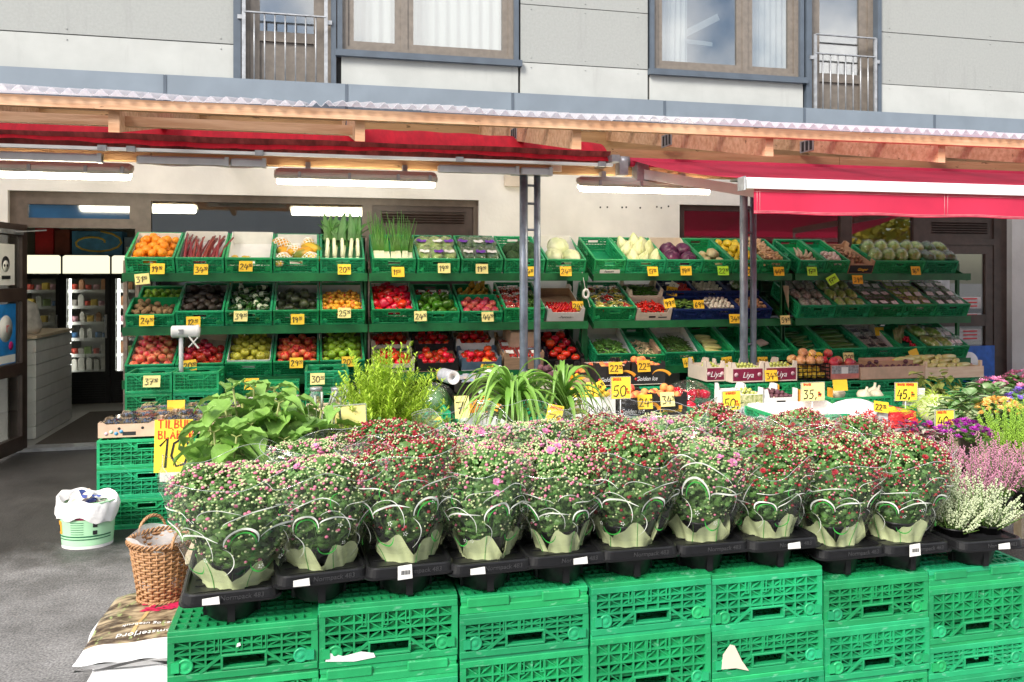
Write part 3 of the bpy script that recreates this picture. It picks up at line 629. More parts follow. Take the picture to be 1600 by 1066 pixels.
m = MB(); m.bbox(1.98, 2.07, 6.93, 6.958, 2.56, 2.66, .006);
tag(m.build('socket_box', CREAM), 'small cream socket box screwed to the timber beam beside the bare double post', 'socket')
# ---------------- the other side of the street, seen in the window reflections
ob = thing('opposite_building', 'white rendered building across the street, seen only in the window reflections', 'building', T((5, -16, 0)))
m = MB(); m.box(-25, 20, -8, 0, 0, 7.4); m.build('wall', M('white_render', (.62, .62, .60), .85, .05, 1), ob)
m = MB(); m.box(-25.3, 20.3, -8, .3, 7.4, 7.8); m.build('roof', SLATED, ob)
for fz in (1.2, 4.4):
    for k in range(15): m = MB(); x_ = -23.5 + k * 2.95; frame(m, x_, x_ + 1.5, fz, fz + 1.6, .0, .08, .06); f_ = m.build('window', BROWNU, ob); MB().box(x_ + .08, x_ + 1.42, .01, .03, fz + .08, fz + 1.52).build('pane', BLACKP, f_)
tr = thing('street_tree', 'yellow autumn tree across the street, seen only in the window reflection', 'tree', T((19, -8, 0)))
m = MB(); m.tube([(0, 0, 0), (.1, 0, 1.8), (-.1, .1, 3.4)], [.2, .15, .05], 8)
for k in range(7): m.tube([(0, 0, 1.6 + .25 * k), (1.4 * math.cos(k * 2.4), 1.4 * math.sin(k * 2.4), 2.6 + .3 * k)], [.06, .02], 5)
m.build('trunk', WOODD, tr); m = MB()
for k in range(2600):
    d = Vector((R.gauss(0, 1), R.gauss(0, 1), R.gauss(0, 1))).normalized() * 2.6 * R.random() ** .4; c_ = Vector((d.x, d.y, 3.6 + d.z * .85)); a_ = Vector((R.uniform(-1, 1), R.uniform(-1, 1), R.uniform(-1, 1))).normalized() * .13; b_ = a_.orthogonal().normalized() * .09
    m.quad(c_ - a_, c_ - b_, c_ + a_, c_ + b_)
m.build('crown', M('autumn_leaf', (.62, .42, .02), .6, 0, .8, col2=(.25, .30, .04)), tr)
# ================================================================ CRATES
CR = {}
def panel_mb(mb, L, h, hv, dense, inv):
    """lattice wall of a folding crate in its own plane: x along, z up, front face at y=0, body behind"""
    t = .018; x0, x1 = -L / 2, L / 2
    fr = .018
    hw, hh = .055, .030; hz = hv
    # backing sheets round the hand hole
    ys0, ys1 = .0135, .0165
    bands = [fr]; nb = 4 if dense else 3
    for k in range(1, nb): bands.append(fr + (h - 2 * fr) * k / nb)
    bands.append(h - fr)
    for a, b in zip(bands, bands[1:]):
        a2, b2 = a + .004, b - .004
        if b2 <= hz - hh / 2 or a2 >= hz + hh / 2: mb.box(x0 + .015, x1 - .015, ys0, ys1, a2, b2)
        else:
            mb.box(x0 + .015, -hw, ys0, ys1, a2, b2); mb.box(hw, x1 - .015, ys0, ys1, a2, b2)
            if a2 < hz - hh / 2 - .002: mb.box(-hw, hw, ys0, ys1, a2, hz - hh / 2)
            if b2 > hz + hh / 2 + .002: mb.box(-hw, hw, ys0, ys1, hz + hh / 2, b2)
    # frame
    mb.bbox(x0, x1, -.002, t, 0, fr, .002); mb.bbox(x0, x1, -.002, t, h - fr, h, .002)
    for s in (-1, 1):
        a, b = (x0, x0 + fr) if s < 0 else (x1 - fr, x1)
        mb.box(a, b, 0, t, fr, h - fr)
    zlv = [fr + (h - 2 * fr) * k / 5 for k in range(1, 5)] if dense else [fr + (h - 2 * fr) * k / 4 for k in range(1, 4)]
    def hit(xa, xb, za, zb): return xb > -hw - .006 and xa < hw + .006 and zb > hz - hh / 2 - .006 and za < hz + hh / 2 + .006
    for z in zlv:
        if abs(z - hz) < hh / 2 + .006: mb.box(x0 + fr, -hw - .006, .000, .0132, z - .0026, z + .0026); mb.box(hw + .006, x1 - fr, .000, .0132, z - .0026, z + .0026)
        else: mb.box(x0 + fr, x1 - fr, .000, .0132, z - .0026, z + .0026)
    n = 9 if dense else 7
    xs = [x0 + fr + (L - 2 * fr) * k / n for k in range(1, n)]
    for x in xs:
        if abs(x) < hw + .008:
            mb.box(x - .0026, x + .0026, .0005, .0132, fr, hz - hh / 2 - .006) if hz - hh / 2 - .006 > fr + .004 else None
            if hz + hh / 2 + .006 < h - fr: mb.box(x - .0026, x + .0026, .0005, .0132, hz + hh / 2 + .006, h - fr)
        else: mb.box(x - .0026, x + .0026, .0005, .0132, fr, h - fr)
    if dense:
        zz = [fr] + zlv + [h - fr]; xx = [x0 + fr] + xs + [x1 - fr]
        for i, (xa, xb) in enumerate(zip(xx, xx[1:])):
            for j, (za, zb) in enumerate(zip(zz, zz[1:])):
                if hit(xa, xb, za, zb): continue
                if (i + j) % 2: mb.bar((xa, .008, za), (xb, .008, zb), .003, .010, (0, 1, 0))
                else: mb.bar((xa, .008, zb), (xb, .008, za), .003, .010, (0, 1, 0))
        for k in (-1, 0, 1):   # three stiffening slots hanging from the closed rim
            z0, z1 = (h - fr - .038, h - fr) if inv else (fr, fr + .03)
            xc = k * .062 - .01
            if not inv and abs(hz - (z0 + z1) / 2) < .04: continue
            mb.box(xc - .007, xc - .004, -.0015, .0133, z0, z1); mb.box(xc + .004, xc + .007, -.0015, .0133, z0, z1); mb.box(xc - .004, xc + .004, -.0015, .0133, (z0 if inv else z1 - .003), (z0 + .003 if inv else z1))
    # rounded rim of the hand hole and its slanted struts
    e = .006
    mb.bbox(-hw - e, hw + e, -.003, .0165, hz + hh / 2, hz + hh / 2 + e, .002); mb.bbox(-hw - e, hw + e, -.003, .0165, hz - hh / 2 - e, hz - hh / 2, .002)
    mb.box(-hw - e, -hw, -.003, .0165, hz - hh / 2, hz + hh / 2); mb.box(hw, hw + e, -.003, .0165, hz - hh / 2, hz + hh / 2)
    if dense:
        zt = hz + hh / 2 + .003 if inv else hz - hh / 2 - .003; zb = fr if inv else h - fr
        for s in (-1, 1): mb.bar((s * (hw + .004), .001, zt), (s * (hw + .06), .001, zb if abs(zb - zt) < .06 else zt - .03), .008, .006, (0, 1, 0))
def base_mb(mb, w, d, z0, z1, dense):
    """grid floor"""
    e = .016
    mb.bbox(-w / 2, w / 2, 0, e, z0, z1, .002); mb.bbox(-w / 2, w / 2, d - e, d, z0, z1, .002); mb.box(-w / 2, -w / 2 + e, e, d - e, z0, z1); mb.box(w / 2 - e, w / 2, e, d - e, z0, z1)
    zm = z1 - .005
    mb.box(-w / 2 + e, w / 2 - e, e, d - e, zm - .003, zm - .001) if not dense else None
    if dense:
        mb.box(-w / 2 + e, w / 2 - e, e, d - e, z0, z0 + .003)
        nx, ny = 14, 16
        for i in range(1, nx): x = -w / 2 + e + (w - 2 * e) * i / nx; mb.box(x - .0035, x + .0035, e, d - e, zm - .006, z1 - .0015)
        for i in range(1, ny): y = e + (d - 2 * e) * i / ny; mb.box(-w / 2 + e, w / 2 - e, y - .0045, y + .0045, zm - .007, z1 - .0005)
def crate_meshes(w, d, h, style):
    """style: 'open' (rack crate, open top) or 'flip' (stacked upside down, floor on top)"""
    k = (round(w, 3), round(d, 3), round(h, 3), style)
    if k in CR: return CR[k]
    inv = style == 'flip'; hv = h - .045 if not inv else .042
    if style == 'open' and h < .15: hv = h - .038
    dense = True
    a = MB(); panel_mb(a, w, h, hv, dense, inv)
    fm = a.mesh('end_panel', GREEN)
    a = MB(); panel_mb(a, d - .037, h, hv, True, inv); sm = a.mesh('side_panel', GREEN)
    a = MB(); base_mb(a, w, d, *((h + .0005, h + .012) if inv else (-.012, -.0005)), inv); bm_ = a.mesh('base', GREEN)
    la = MB(); la.X = Rx(PI / 2); la.lathe([(.021, -.006), (.021, .002), (.017, .0035), (.0145, .001), (.008, .004), (.001, .006)], 16); la.X = None; la.box(.015, .036, -.006, .002, -.013, .013)
    lm = la.mesh('latch', GREEN)
    CR[k] = (fm, sm, bm_, lm); return CR[k]
def crate(Mx, w, d, h, style, label, group, mat=None, latch=True):
    fm, sm, bm_, lm = crate_meshes(w, d, h, style)
    r = thing('plastic_crate', label, 'crate', Mx, group)
    ps = [place('end_panel', fm, r), place('end_panel', fm, r, T((0, d, 0)) @ Rz(PI)), place('side_panel', sm, r, T((w / 2, d / 2, 0)) @ Rz(PI / 2)), place('side_panel', sm, r, T((-w / 2, d / 2, 0)) @ Rz(-PI / 2)), place('base', bm_, r)]
    if latch: ps += [place('latch', lm, r, T((s * (w / 2 - .046), -.001, .04)) @ (S(s, 1, 1) if s > 0 else Rz(0) @ S(-1, 1, 1))) for s in (-1, 1)]
    if mat:
        for p in ps:
            p.material_slots[0].link = 'OBJECT'; p.material_slots[0].material = mat
    return r
def liner(r, w, d, h, zf, hb, mat=None, side=1, front=0):
    """card sheet lining a crate: floor plus upright edges"""
    m = MB(); a = w / 2 - .016; y0, y1 = .018, d - .018
    m.box(-a, a, y0, y1, zf - .004, zf)
    m.box(-a, a, y1 - .004, y1, zf, hb)
    for s in (-1, 1):
        x = s * a - (.004 if s > 0 else 0)
        v = [(x, y0, zf), (x + .004, y0, zf), (x + .004, y1 - .004, zf), (x, y1 - .004, zf), (x, y0, zf + .02 + front), (x + .004, y0, zf + .02 + front), (x + .004, y1 - .004, hb), (x, y1 - .004, hb)]
        m.add(v, [(3, 2, 1, 0), (4, 5, 6, 7), (0, 1, 5, 4), (1, 2, 6, 5), (2, 3, 7, 6), (3, 0, 4, 7)], None, False)
    if front: m.box(-a, a, y0, y0 + .004, zf, zf + .02 + front)
    return m.build('card_liner', mat or PAPER, r)
# ================================================================ PRODUCE MESHES
def body(prof, n=14, mod=None, extra=None): 
    m = MB(); m.lathe(prof, n, mod)
    if extra: extra(m)
    return m
def sph(rx, rz, k=8): return [(max(.0015, rx * math.sin(PI * i / k)), -rz * math.cos(PI * i / k)) for i in range(k + 1)]
def stemx(z, h=.012, r=.0018, mi=1): return lambda m: m.tube([(0, 0, z), (.003, .001, z + h)], r, 5, mi)
STEM = M('brown_stem', (.12, .07, .03), .7)
GSTEM = M('green_stem', (.10, .22, .04), .6)
def apple(name, m0): 
    r = .037
    prof = [(.004, -.026), (.016, -.031), (.027, -.026), (.035, -.010), (.037, .004), (.033, .020), (.022, .030), (.012, .030), (.003, .023)]
    m = MB(); m.lathe(prof, 14, lambda q, z, t, i: (q * (1 + .03 * math.cos(5 * t) * (z < 0)), z)); m.tube([(0, 0, .022), (.003, .002, .04)], .0015, 5, 1)
    return m.mesh(name, [m0, STEM])
A_PINK = M('pink_apple_skin', (.75, .06, .07), .28, 0, 14, col2=(.85, .5, .2), p=(.42, .68), rand=.2)
A_RED = M('red_apple_skin', (.42, .012, .02), .25, 0, 12, col2=(.75, .2, .07), p=(.5, .8), rand=.2)
A_RED2 = M('striped_apple_skin', (.62, .03, .025), .25, 0, 16, col2=(.82, .42, .12), p=(.45, .72), rand=.2)
A_YEL = M('yellow_green_apple_skin', (.50, .47, .05), .3, .15, 8, rand=.15)
A_GRN = M('green_apple_skin', (.27, .45, .03), .25, .2, 8, rand=.15)
PR = dict(
 pink_apple=apple('apple', A_PINK), red_apple=apple('apple', A_RED), red_apple2=apple('apple', A_RED2), yellow_apple=apple('apple', A_YEL), green_apple=apple('apple', A_GRN),
 orange=body(sph(.041, .038), 16).mesh('orange', M('orange_peel', (.92, .30, .012), .45, .1, 20, bump=.15, bscale=150, rand=.08)),
 tomato=None,
 avocado=body([(.003, -.045), (.022, -.038), (.033, -.02), (.034, 0), (.026, .024), (.015, .042), (.003, .05)], 12, None).mesh('avocado', M('dark_avocado_skin', (.028, .018, .012), .38, .3, 60, bump=.3, bscale=90, rand=.35)),
 avocado2=body([(.003, -.045), (.022, -.038), (.034, -.02), (.035, 0), (.026, .024), (.015, .042), (.003, .05)], 12, None).mesh('avocado', M('green_avocado_skin', (.03, .045, .015), .35, .3, 60, bump=.3, bscale=90, rand=.35)),
 lime=body([(.003, -.032), (.015, -.026), (.024, -.01), (.024, .008), (.015, .026), (.004, .033)], 12).mesh('lime', M('lime_peel', (.22, .42, .03), .4, .25, 16, rand=.25)),
 kiwi=body(sph(.024, .032), 12).mesh('kiwi', M('kiwi_skin', (.24, .15, .07), .9, .2, 60, rand=.1)),
 apricot=body(sph(.024, .023), 12).mesh('nectarine', M('nectarine_skin', (.82, .42, .03), .4, 0, 22, col2=(.66, .06, .02), p=(.5, .68), rand=.15)),
 pear=body([(.003, -.036), (.02, -.034), (.034, -.015), (.033, .005), (.02, .03), (.014, .048), (.004, .056)], 14, None, stemx(.054)).mesh('pear', [M('golden_pear_skin', (.62, .36, .04), .4, .15, 14, rand=.15), STEM]),
 pomegranate=body(sph(.042, .04), 14, None, lambda m: m.lathe([(.012, .036), (.014, .054), (.008, .05), (.006, .04)], 8)).mesh('pomegranate', M('pomegranate_skin', (.5, .04, .06), .4, 0, 10, col2=(.68, .28, .12), p=(.5, .8), rand=.2)),
 cherry=body(sph(.0145, .0145, 6), 9).mesh('cherry_tomato', M('cherry_tomato_skin', (.62, .012, .01), .2, .1, 12, rand=.15)),
 mushroom=body([(.007, -.018), (.008, 0), (.018, .002), (.021, .008), (.018, .016), (.010, .021), (.001, .022)], 10).mesh('mushroom', M('white_mushroom_skin', (.72, .66, .55), .7, .1, 30, rand=.1)),
 mushroomb=body([(.007, -.018), (.008, 0), (.018, .002), (.021, .008), (.018, .016), (.010, .021), (.001, .022)], 10).mesh('mushroom', M('brown_mushroom_skin', (.42, .25, .13), .7, .15, 30, rand=.2)),
 radish=body([(.002, -.04), (.008, -.028), (.019, -.012), (.021, .004), (.014, .018), (.004, .022)], 12).mesh('turnip', M('pale_turnip_skin', (.72, .6, .5), .5, .1, 20, rand=.1)),
 turnip=body([(.003, -.07), (.012, -.05), (.045, -.03), (.055, 0), (.048, .03), (.02, .046), (.006, .05)], 14).mesh('swede', M('swede_skin', (.55, .42, .2), .6, 0, 8, col2=(.72, .66, .42), p=(.4, .6), rand=.1)),
 fig=body([(.002, -.035), (.03, -.025), (.036, -.005), (.02, .02), (.006, .045)], 12).mesh('beetroot', M('beetroot_skin', (.12, .045, .06), .7, .25, 20, rand=.2)),
 lemon=body([(.003, -.042), (.01, -.035), (.03, -.015), (.031, .01), (.016, .032), (.007, .042), (.002, .045)], 14).mesh('lemon', M('lemon_peel', (.85, .62, .06), .45, .1, 14, rand=.1)),
 peach=body(sph(.034, .032), 14).mesh('peach', M('peach_skin', (.82, .32, .08), .7, 0, 14, col2=(.6, .06, .05), p=(.45, .65), rand=.15)),
 onion=body([(.003, -.04), (.03, -.03), (.043, -.008), (.042, .01), (.024, .032), (.006, .044), (.004, .056)], 14).mesh('onion', M('onion_skin', (.58, .26, .08), .4, 0, 12, col2=(.7, .42, .2), p=(.4, .6), stretch=(6, 6, .6), rand=.2)),
 wonion=body([(.004, -.05), (.045, -.04), (.065, -.012), (.06, .015), (.03, .04), (.012, .055), (.01, .09)], 14).mesh('kohlrabi', M('pale_onion_skin', (.72, .7, .5), .45, .08, 9, stretch=(6, 6, .6), rand=.08)),
 melon=body(sph(.13, .12, 10), 18).mesh('melon', M('pale_melon_rind', (.42, .5, .24), .5, 0, 9, col2=(.66, .7, .42), p=(.45, .6), rand=.08)),
)
def _calyx(m):
    for k in range(5):
        t = k * 2 * PI / 5; c, s = math.cos(t), math.sin(t)
        m.add([(c * .002 - s * .003, s * .002 + c * .003, .029), (c * .002 + s * .003, s * .002 - c * .003, .029), (c * .02, s * .02, .029)], [(0, 1, 2)], 1, False)
    m.tube([(0, 0, .026), (.004, 0, .042)], .002, 5, 1)
PR['tomato'] = body([(.003, -.026), (.02, -.025), (.035, -.012), (.038, 0), (.034, .014), (.022, .026), (.003, .024)], 14, lambda r, z, t, i: (r * (1 + .02 * math.cos(5 * t)), z), _calyx).mesh('tomato', [M('tomato_skin', (.72, .03, .012), .18, .12, 8, rand=.2), GSTEM])
def _pep(mat):
    m = MB(); m.lathe([(.004, -.045), (.02, -.05), (.033, -.04), (.038, -.01), (.041, .015), (.034, .033), (.015, .030), (.004, .024)], 18, lambda r, z, t, i: (r * (1 + .10 * math.cos(3 * t)), z))
    m.tube([(0, 0, .022), (.002, 0, .045), (.008, .002, .055)], [.008, .0045, .005], 6, 1); return m.mesh('bell_pepper', [mat, GSTEM])
PR['rpepper'] = _pep(M('red_pepper_skin', (.66, .008, .012), .16, .15, 8, rand=.15)); PR['gpepper'] = _pep(M('green_pepper_skin', (.055, .16, .012), .18, .25, 8, rand=.25))
CABG = M('white_cabbage_leaf', (.60, .66, .36), .5, 0, 5, col2=(.76, .78, .55), p=(.4, .6), bump=.3, rand=.06)
def cabbage_mesh(name, mat, rx, rz, pt=0):
    m = MB(); ph = R.uniform(0, 6)
    def mod(r, z, t, i): return (r * (1 + .035 * math.sin(5 * t + ph + z * 18) + .02 * math.sin(11 * t - z * 30)), z + .006 * math.sin(4 * t))
    pr = sph(rx, rz, 12)
    if pt: pr = [(r * (1 - .35 * max(0, z / rz)), z * (1 + .35 * max(0, z / rz))) for r, z in pr]
    m.lathe(pr, 24, mod)
    for k in range(6):    # wrapper leaves hugging the head
        t0 = k * 1.05 + ph; sp_ = 1.0
        def fn(a, b, t0=t0, k=k):
            t = t0 + (a - .5) * sp_ * 1.7 * math.sin(PI * min(1, b * .8 + .2)); u = b * (1.9 if pt else 1.6) + .25
            f = 1.02 + .012 * k + .03 * b * abs(2 * a - 1) + .012 * math.sin(a * 23 + k)
            r = rx * math.sin(u) * f; z = -rz * math.cos(u) * f
            if pt: r *= (1 - .35 * max(0, z / rz)); z *= (1 + .35 * max(0, z / rz))
            return (r * math.cos(t), r * math.sin(t), z)
        m.grid(fn, 8, 7)
    return m.mesh(name, mat)
PR['cabbage'] = cabbage_mesh('cabbage', CABG, .10, .085)
PR['napa'] = cabbage_mesh('pointed_cabbage', M('pale_cabbage_leaf', (.55, .60, .26), .5, 0, 5, col2=(.74, .74, .46), p=(.4, .6), stretch=(5, 5, 1), bump=.3, rand=.06), .07, .085, 1)
PR['redcab'] = cabbage_mesh('red_cabbage', M('red_cabbage_leaf', (.07, .012, .05), .35, 0, 7, col2=(.20, .05, .13), p=(.45, .7), bump=.3, rand=.1), .09, .08)
SALG = M('lettuce_leaf', (.22, .42, .05), .5, 0, 14, col2=(.56, .70, .22), p=(.38, .62), bump=.4, rand=.12, trans=.15)
DKG = M('dark_leaf', (.05, .15, .03), .45, .35, 20, bump=.4, rand=.15)
def crumple(name, mat, rx, ry, rz, amp, fq=7, n=22):
    m = MB(); ph = [R.uniform(0, 9) for _ in range(6)]
    def mod(r, z, t, i):
        f = 1 + amp * math.sin(fq * t + ph[0] + 40 * z) * math.sin(55 * z + ph[1]) + amp * .6 * math.sin(3 * t + ph[2]) + amp * .5 * math.sin((fq + 6) * t + ph[3])
        return (r * f, z * (1 + amp * .5 * math.sin(4 * t + ph[4])))
    m.lathe(sph(1, rz, 10), n, mod); me = m.mesh(name, mat); me.transform(S(rx, ry, 1)); return me
PR['broccoli'] = crumple('green_cabbage', M('broccoli_green', (.03, .085, .025), .6, .4, 60, bump=.6, rand=.15), .085, .085, .075, .12, 9)
def bagged(name, lab, mat, rx, ry, rz, Mx, grp, cat, pile=None):
    r = thing(name, lab, cat, Mx, grp)
    k = ('bag', mat.name, rx, ry, rz)
    if k not in CR: CR[k] = [(crumple('leaves', mat, rx * .9, ry * .9, rz * .9, .13), crumple('clear_bag', BAGF, rx * 1.06, ry * 1.08, rz * 1.07, .11, 5)) for _ in range(2)]
    a, b = R.choice(CR[k]); place('leaves', a, r); place('clear_bag', b, r); return r
PACKT = M('clear_tray', (.25, .27, .25), .2, .2, 20); 
def herb_pack(Mx, lab, grp, mat, lid=PAPER, black=False):
    r = thing('vegetable_pack', lab, 'vegetable pack', Mx, grp); k = ('pack', mat.name, black, lid.name)
    if k not in CR:
        m = MB(); m.bbox(-.06, .06, -.085, .085, 0, .03, .012); t = m.mesh('tray', BLACKP if black else PACKT)
        m = MB(); m.grid(lambda a, b: (-.056 + .112 * a, -.08 + .16 * b, .032 + .011 * math.sin(a * 17 + b * 5) * math.sin(b * 23) + .012 * math.sin(PI * a) * math.sin(PI * b)), 14, 18); c = m.mesh('leaves', mat)
        m = MB(); m.box(-.045, .03, -.05, .01, .0495, .0505); q = m.mesh('label', lid)
        m = MB(); m.grid(lambda a, b: (-.06 + .12 * a, -.085 + .17 * b, .0485 + .002 * math.sin(a * 8) * math.sin(b * 9)), 6, 8); w = m.mesh('film', BAGF)
        CR[k] = (t, c, q, w)
    for nme, me in zip(('tray', 'leaves', 'label', 'film'), CR[k]): place(nme, me, r)
    return r
def stick_mesh(name, mat, n, L, r, ax, ay, h, bend=.15, dir_=None, spread=PI, sides=5, z0=0, mat2=None):
    """an uncountable heap of thin pods as ONE mesh"""
    m = MB()
    for i in range(n):
        x, y = R.uniform(-ax, ax), R.uniform(-ay, ay); f = max(0, 1 - (x / ax) ** 2 * .7 - (y / ay) ** 2 * .7)
        z = z0 + h * f * R.uniform(.3, 1) + r; t = (dir_ if dir_ is not None else 0) + R.uniform(-spread, spread) / 2; l = L * R.uniform(.75, 1.1); tz = R.uniform(-.25, .25)
        c, s = math.cos(t), math.sin(t); bz = R.uniform(-bend, bend) * l; pts = []
        for k in range(5):
            q = (k / 4 - .5) * l; w = bz * (1 - (2 * k / 4 - 1) ** 2); pts.append((x + c * q - s * w, y + s * q + c * w, z + tz * q))
        m.tube(pts, [r * .5, r, r * 1.05, r * .9, r * .25], sides, 1 if mat2 and R.random() < .4 else 0)
    return m.mesh(name, [mat, mat2] if mat2 else mat)
def heap(w, d, r, z0, z1=None, p1=.8, y0=None, y1=None, flat=.9, jit=.2, layers=2, yfall=0):
    """positions of round goods: one full layer and a thinner one on top"""
    out = []; a = w / 2 - .02 - r; ya = (.022 + r) if y0 is None else y0 + r; yb = (d - .025 - r) if y1 is None else y1 - r
    nx = max(1, int(2 * a / (2 * r * 1.02)) + 1); sx = 2 * a / max(1, nx - 1) if nx > 1 else 0
    row = 0; y = ya
    while y <= yb + 1e-6:
        off = (row % 2) * sx / 2
        for i in range(nx - (row % 2)):
            x = -a + off + i * sx
            out.append((x + R.uniform(-jit, jit) * r, y + R.uniform(-jit, jit) * r, z0 + r * flat + R.uniform(0, .1) * r))
            if layers > 1 and R.random() < p1 and i < nx - 1 - (row % 2) * 1 and y + r * .9 < yb: out.append((x + sx / 2 + R.uniform(-jit, jit) * r, y + r * .9, z0 + r * flat + 1.45 * r + R.uniform(-.1, .1) * r))
        y += r * 1.78; row += 1
    return out
def scatter(Mc, key, pos, name, lab, cat, grp, s=1, up=False, lie=False, smin=.9, smax=1.08):
    me = PR[key]
    for p in pos:
        e = Euler((R.uniform(-.5, .5), R.uniform(-.5, .5), R.uniform(0, 6.28))) if up else Euler((R.uniform(0, 6.28), R.uniform(0, 6.28), R.uniform(0, 6.28)))
        if lie: e = Euler((PI / 2 + R.uniform(-.25, .25), R.uniform(-.3, .3), R.uniform(-.5, .5) if lie == 1 else R.uniform(0, 6.28)))
        o = place(name, me, None, Mc @ T(p) @ e.to_matrix().to_4x4() @ S(s * R.uniform(smin, smax))); tag(o, lab, cat, grp)
# ================================================================ RACKS
RY = 7.62; SZ = (1.65, 1.185, .73); TILT = math.radians(25)
def rack(x0, x1, label, upm):
    r = thing('display_rack', label, 'display rack', T(((x0 + x1) / 2, 8.0, 0)), 'sloping three tier display racks'); I = r.matrix_basis.inverted()
    for x in (x0 - .035, x1 + .035):
        for y, zt in ((7.80, 1.78), (8.28, 2.02)): MB().bbox(x - .018, x + .018, y - .018, y + .018, 0, zt, .003).build('upright', upm, r, I)
        MB().bar((x, 7.818, .1), (x, 8.262, .1), .03).build('foot_rail', upm, r, I)
    c, s = math.cos(TILT), math.sin(TILT)
    for z in SZ:
        m = MB()
        m.box(x0 - .02, x1 + .02, RY - .035, RY - .028, z - .055, z + .018); m.box(x0 - .02, x1 + .02, RY - .028, RY + .03, z - .055, z - .048)
        for x in (x0 - .012, x1 + .012, (x0 + x1) / 2): m.bar((x, RY, z - .04), (x, RY + .6 * c, z - .04 + .6 * s), .008, .05)
        for q in (.1, .3, .5): m.bar((x0, RY + q * c, z - .033 + q * s), (x1, RY + q * c, z - .033 + q * s), .04, .008)
        m.build('shelf', GREEN2, r, I)
X1 = (-1.63, .40); X2 = (.455, 2.515); X3 = (2.61, 4.72); X4 = (4.80, 6.90)
rack(*X1, 'display rack with rusty brown uprights holding fruit, beside the open doorway', M('rusty_upright', (.22, .17, .14), .6, .3, 20))
rack(*X2, 'green display rack with peppers and tomatoes, behind the bare double post', GREEN2)
rack(*X3, 'green display rack with chillies, mushrooms and beans, behind the awning double post', GREEN2)
rack(*X4, 'green display rack full of bagged salads, beside the closed brown door', GREEN2)
def CM(x, row, tilt=TILT, dy=0, dz=0): return T((x, RY + dy, SZ[row] + .014 + dz)) @ Rx(tilt)
RK = ('fruit rack', 'pepper rack', 'chilli rack', 'salad rack'); RW = ('top shelf', 'middle shelf', 'bottom shelf')
def rcrate(x, row, rk, what, w=.395, h=.15, d=.58, mat=None, dz=0, dy=0, tilt=TILT, half=''):
    Mc = CM(x, row, tilt, dy, dz)
    c = crate(Mc, w, d, h, 'open', '%s plastic crate %s, %s of the %s' % ('navy' if mat else 'green', what, RW[row], RK[rk]), 'crates on the display racks', mat)
    return Mc, c
LOC = lambda row, rk: '%s of the %s' % (RW[row], RK[rk])
def fruit(x, row, rk, key, name, adj, r, cat, z0=.07, w=.395, lin=None, hb=.13, p1=.8, s=1, up=False, y0=None, y1=None, layers=2, lie=False, h=.15, d=.58, what=None, mat=None, front=0, dz=0, dy=0):
    Mc, c = rcrate(x, row, rk, what or 'of ' + adj + ' ' + cat + 's', w, h, d, mat, dz, dy)
    liner(c, w, d, h, z0, hb, lin if lin else GREEN, front=front)
    scatter(Mc, key, heap(w, d, r * s, z0, None, p1, y0, y1, layers=layers), name, '%s %s in the crate on the %s' % (adj, cat, LOC(row, rk)), cat, '%s %ss %s' % (adj, cat, LOC(row, rk)), s, up, lie)
    return Mc, c
def xs(X, n): return [X[0] + (X[1] - X[0]) * (i + .5) / n for i in range(n)]
def P(Mc, x, y, z): return Mc @ Vector((x, y, z))
# ---- rack 1
a = xs(X1, 5)
fruit(a[0], 0, 0, 'orange', 'orange', 'bright', .041, 'orange', .055, lin=PAPER, hb=.15)
Mc, c = rcrate(a[1], 0, 0, 'of rhubarb stalks'); liner(c, .395, .58, .15, .06, .17, PAPER)
RH = M('rhubarb_stalk', (.28, .03, .03), .4, 0, 9, col2=(.30, .26, .07), p=(.5, .72), stretch=(1, .15, 1), rand=.2)
for i in range(24):
    m = MB(); L = R.uniform(.40, .5); b = R.uniform(-.03, .03); m.tube([(b * (k / 4) ** 2, L * (k / 4), .01 * math.sin(k)) for k in range(5)], [.012, .011, .010, .009, .008], 6)
    o = m.build('rhubarb_stalk', RH, None, Mc @ T((-.15 + .3 * (i % 12) / 11 + R.uniform(-.01, .01), .04 + R.uniform(0, .03), .075 + .02 * (i // 12) + R.uniform(0, .03))) @ Rz(R.uniform(-.18, .18)) @ Rx(.1)); tag(o, 'dark red rhubarb stalk lying in the top shelf crate of the fruit rack', 'rhubarb', 'rhubarb stalks')
Mc, c = rcrate(a[2], 0, 0, 'nearly empty but for two yellow pears'); liner(c, .395, .58, .15, .05, .17, PAPER)
for i, (px, lab) in enumerate(((-.12, 'larger yellow pear, left of two in the nearly empty white-lined crate'), (-.04, 'smaller yellow pear, right of two in the nearly empty white-lined crate'))): tag(place('pear', PR['pear'], None, Mc @ T((px, .10, .10)) @ Euler((1.2, .3, i + .5)).to_matrix().to_4x4() @ S(1 - .15 * i)), lab, 'pear')
Mc, c = rcrate(a[3], 0, 0, 'of papayas in white foam nets'); liner(c, .395, .58, .15, .06, .15, PAPER)
PAP = M('papaya_skin', (.75, .38, .02), .45, 0, 8, col2=(.18, .24, .03), p=(.45, .62), rand=.2); NETM = M('white_foam_net', (.85, .84, .8), .7)
pm = body([(.003, -.10), (.03, -.09), (.055, -.04), (.058, .01), (.045, .06), (.02, .09), (.004, .1)], 14).mesh('papaya', PAP)
nm = MB()
for s in (-1, 1):
    for k in range(9):
        nm.tube([((.058 * math.sin(min(PI, .25 + q * .26)) + .006) * math.cos(s * q * .35 + k * .7), (.058 * math.sin(min(PI, .25 + q * .26)) + .006) * math.sin(s * q * .35 + k * .7), -.095 + q * .019) for q in range(10)], .004, 4)
nm = nm.mesh('foam_net', NETM)
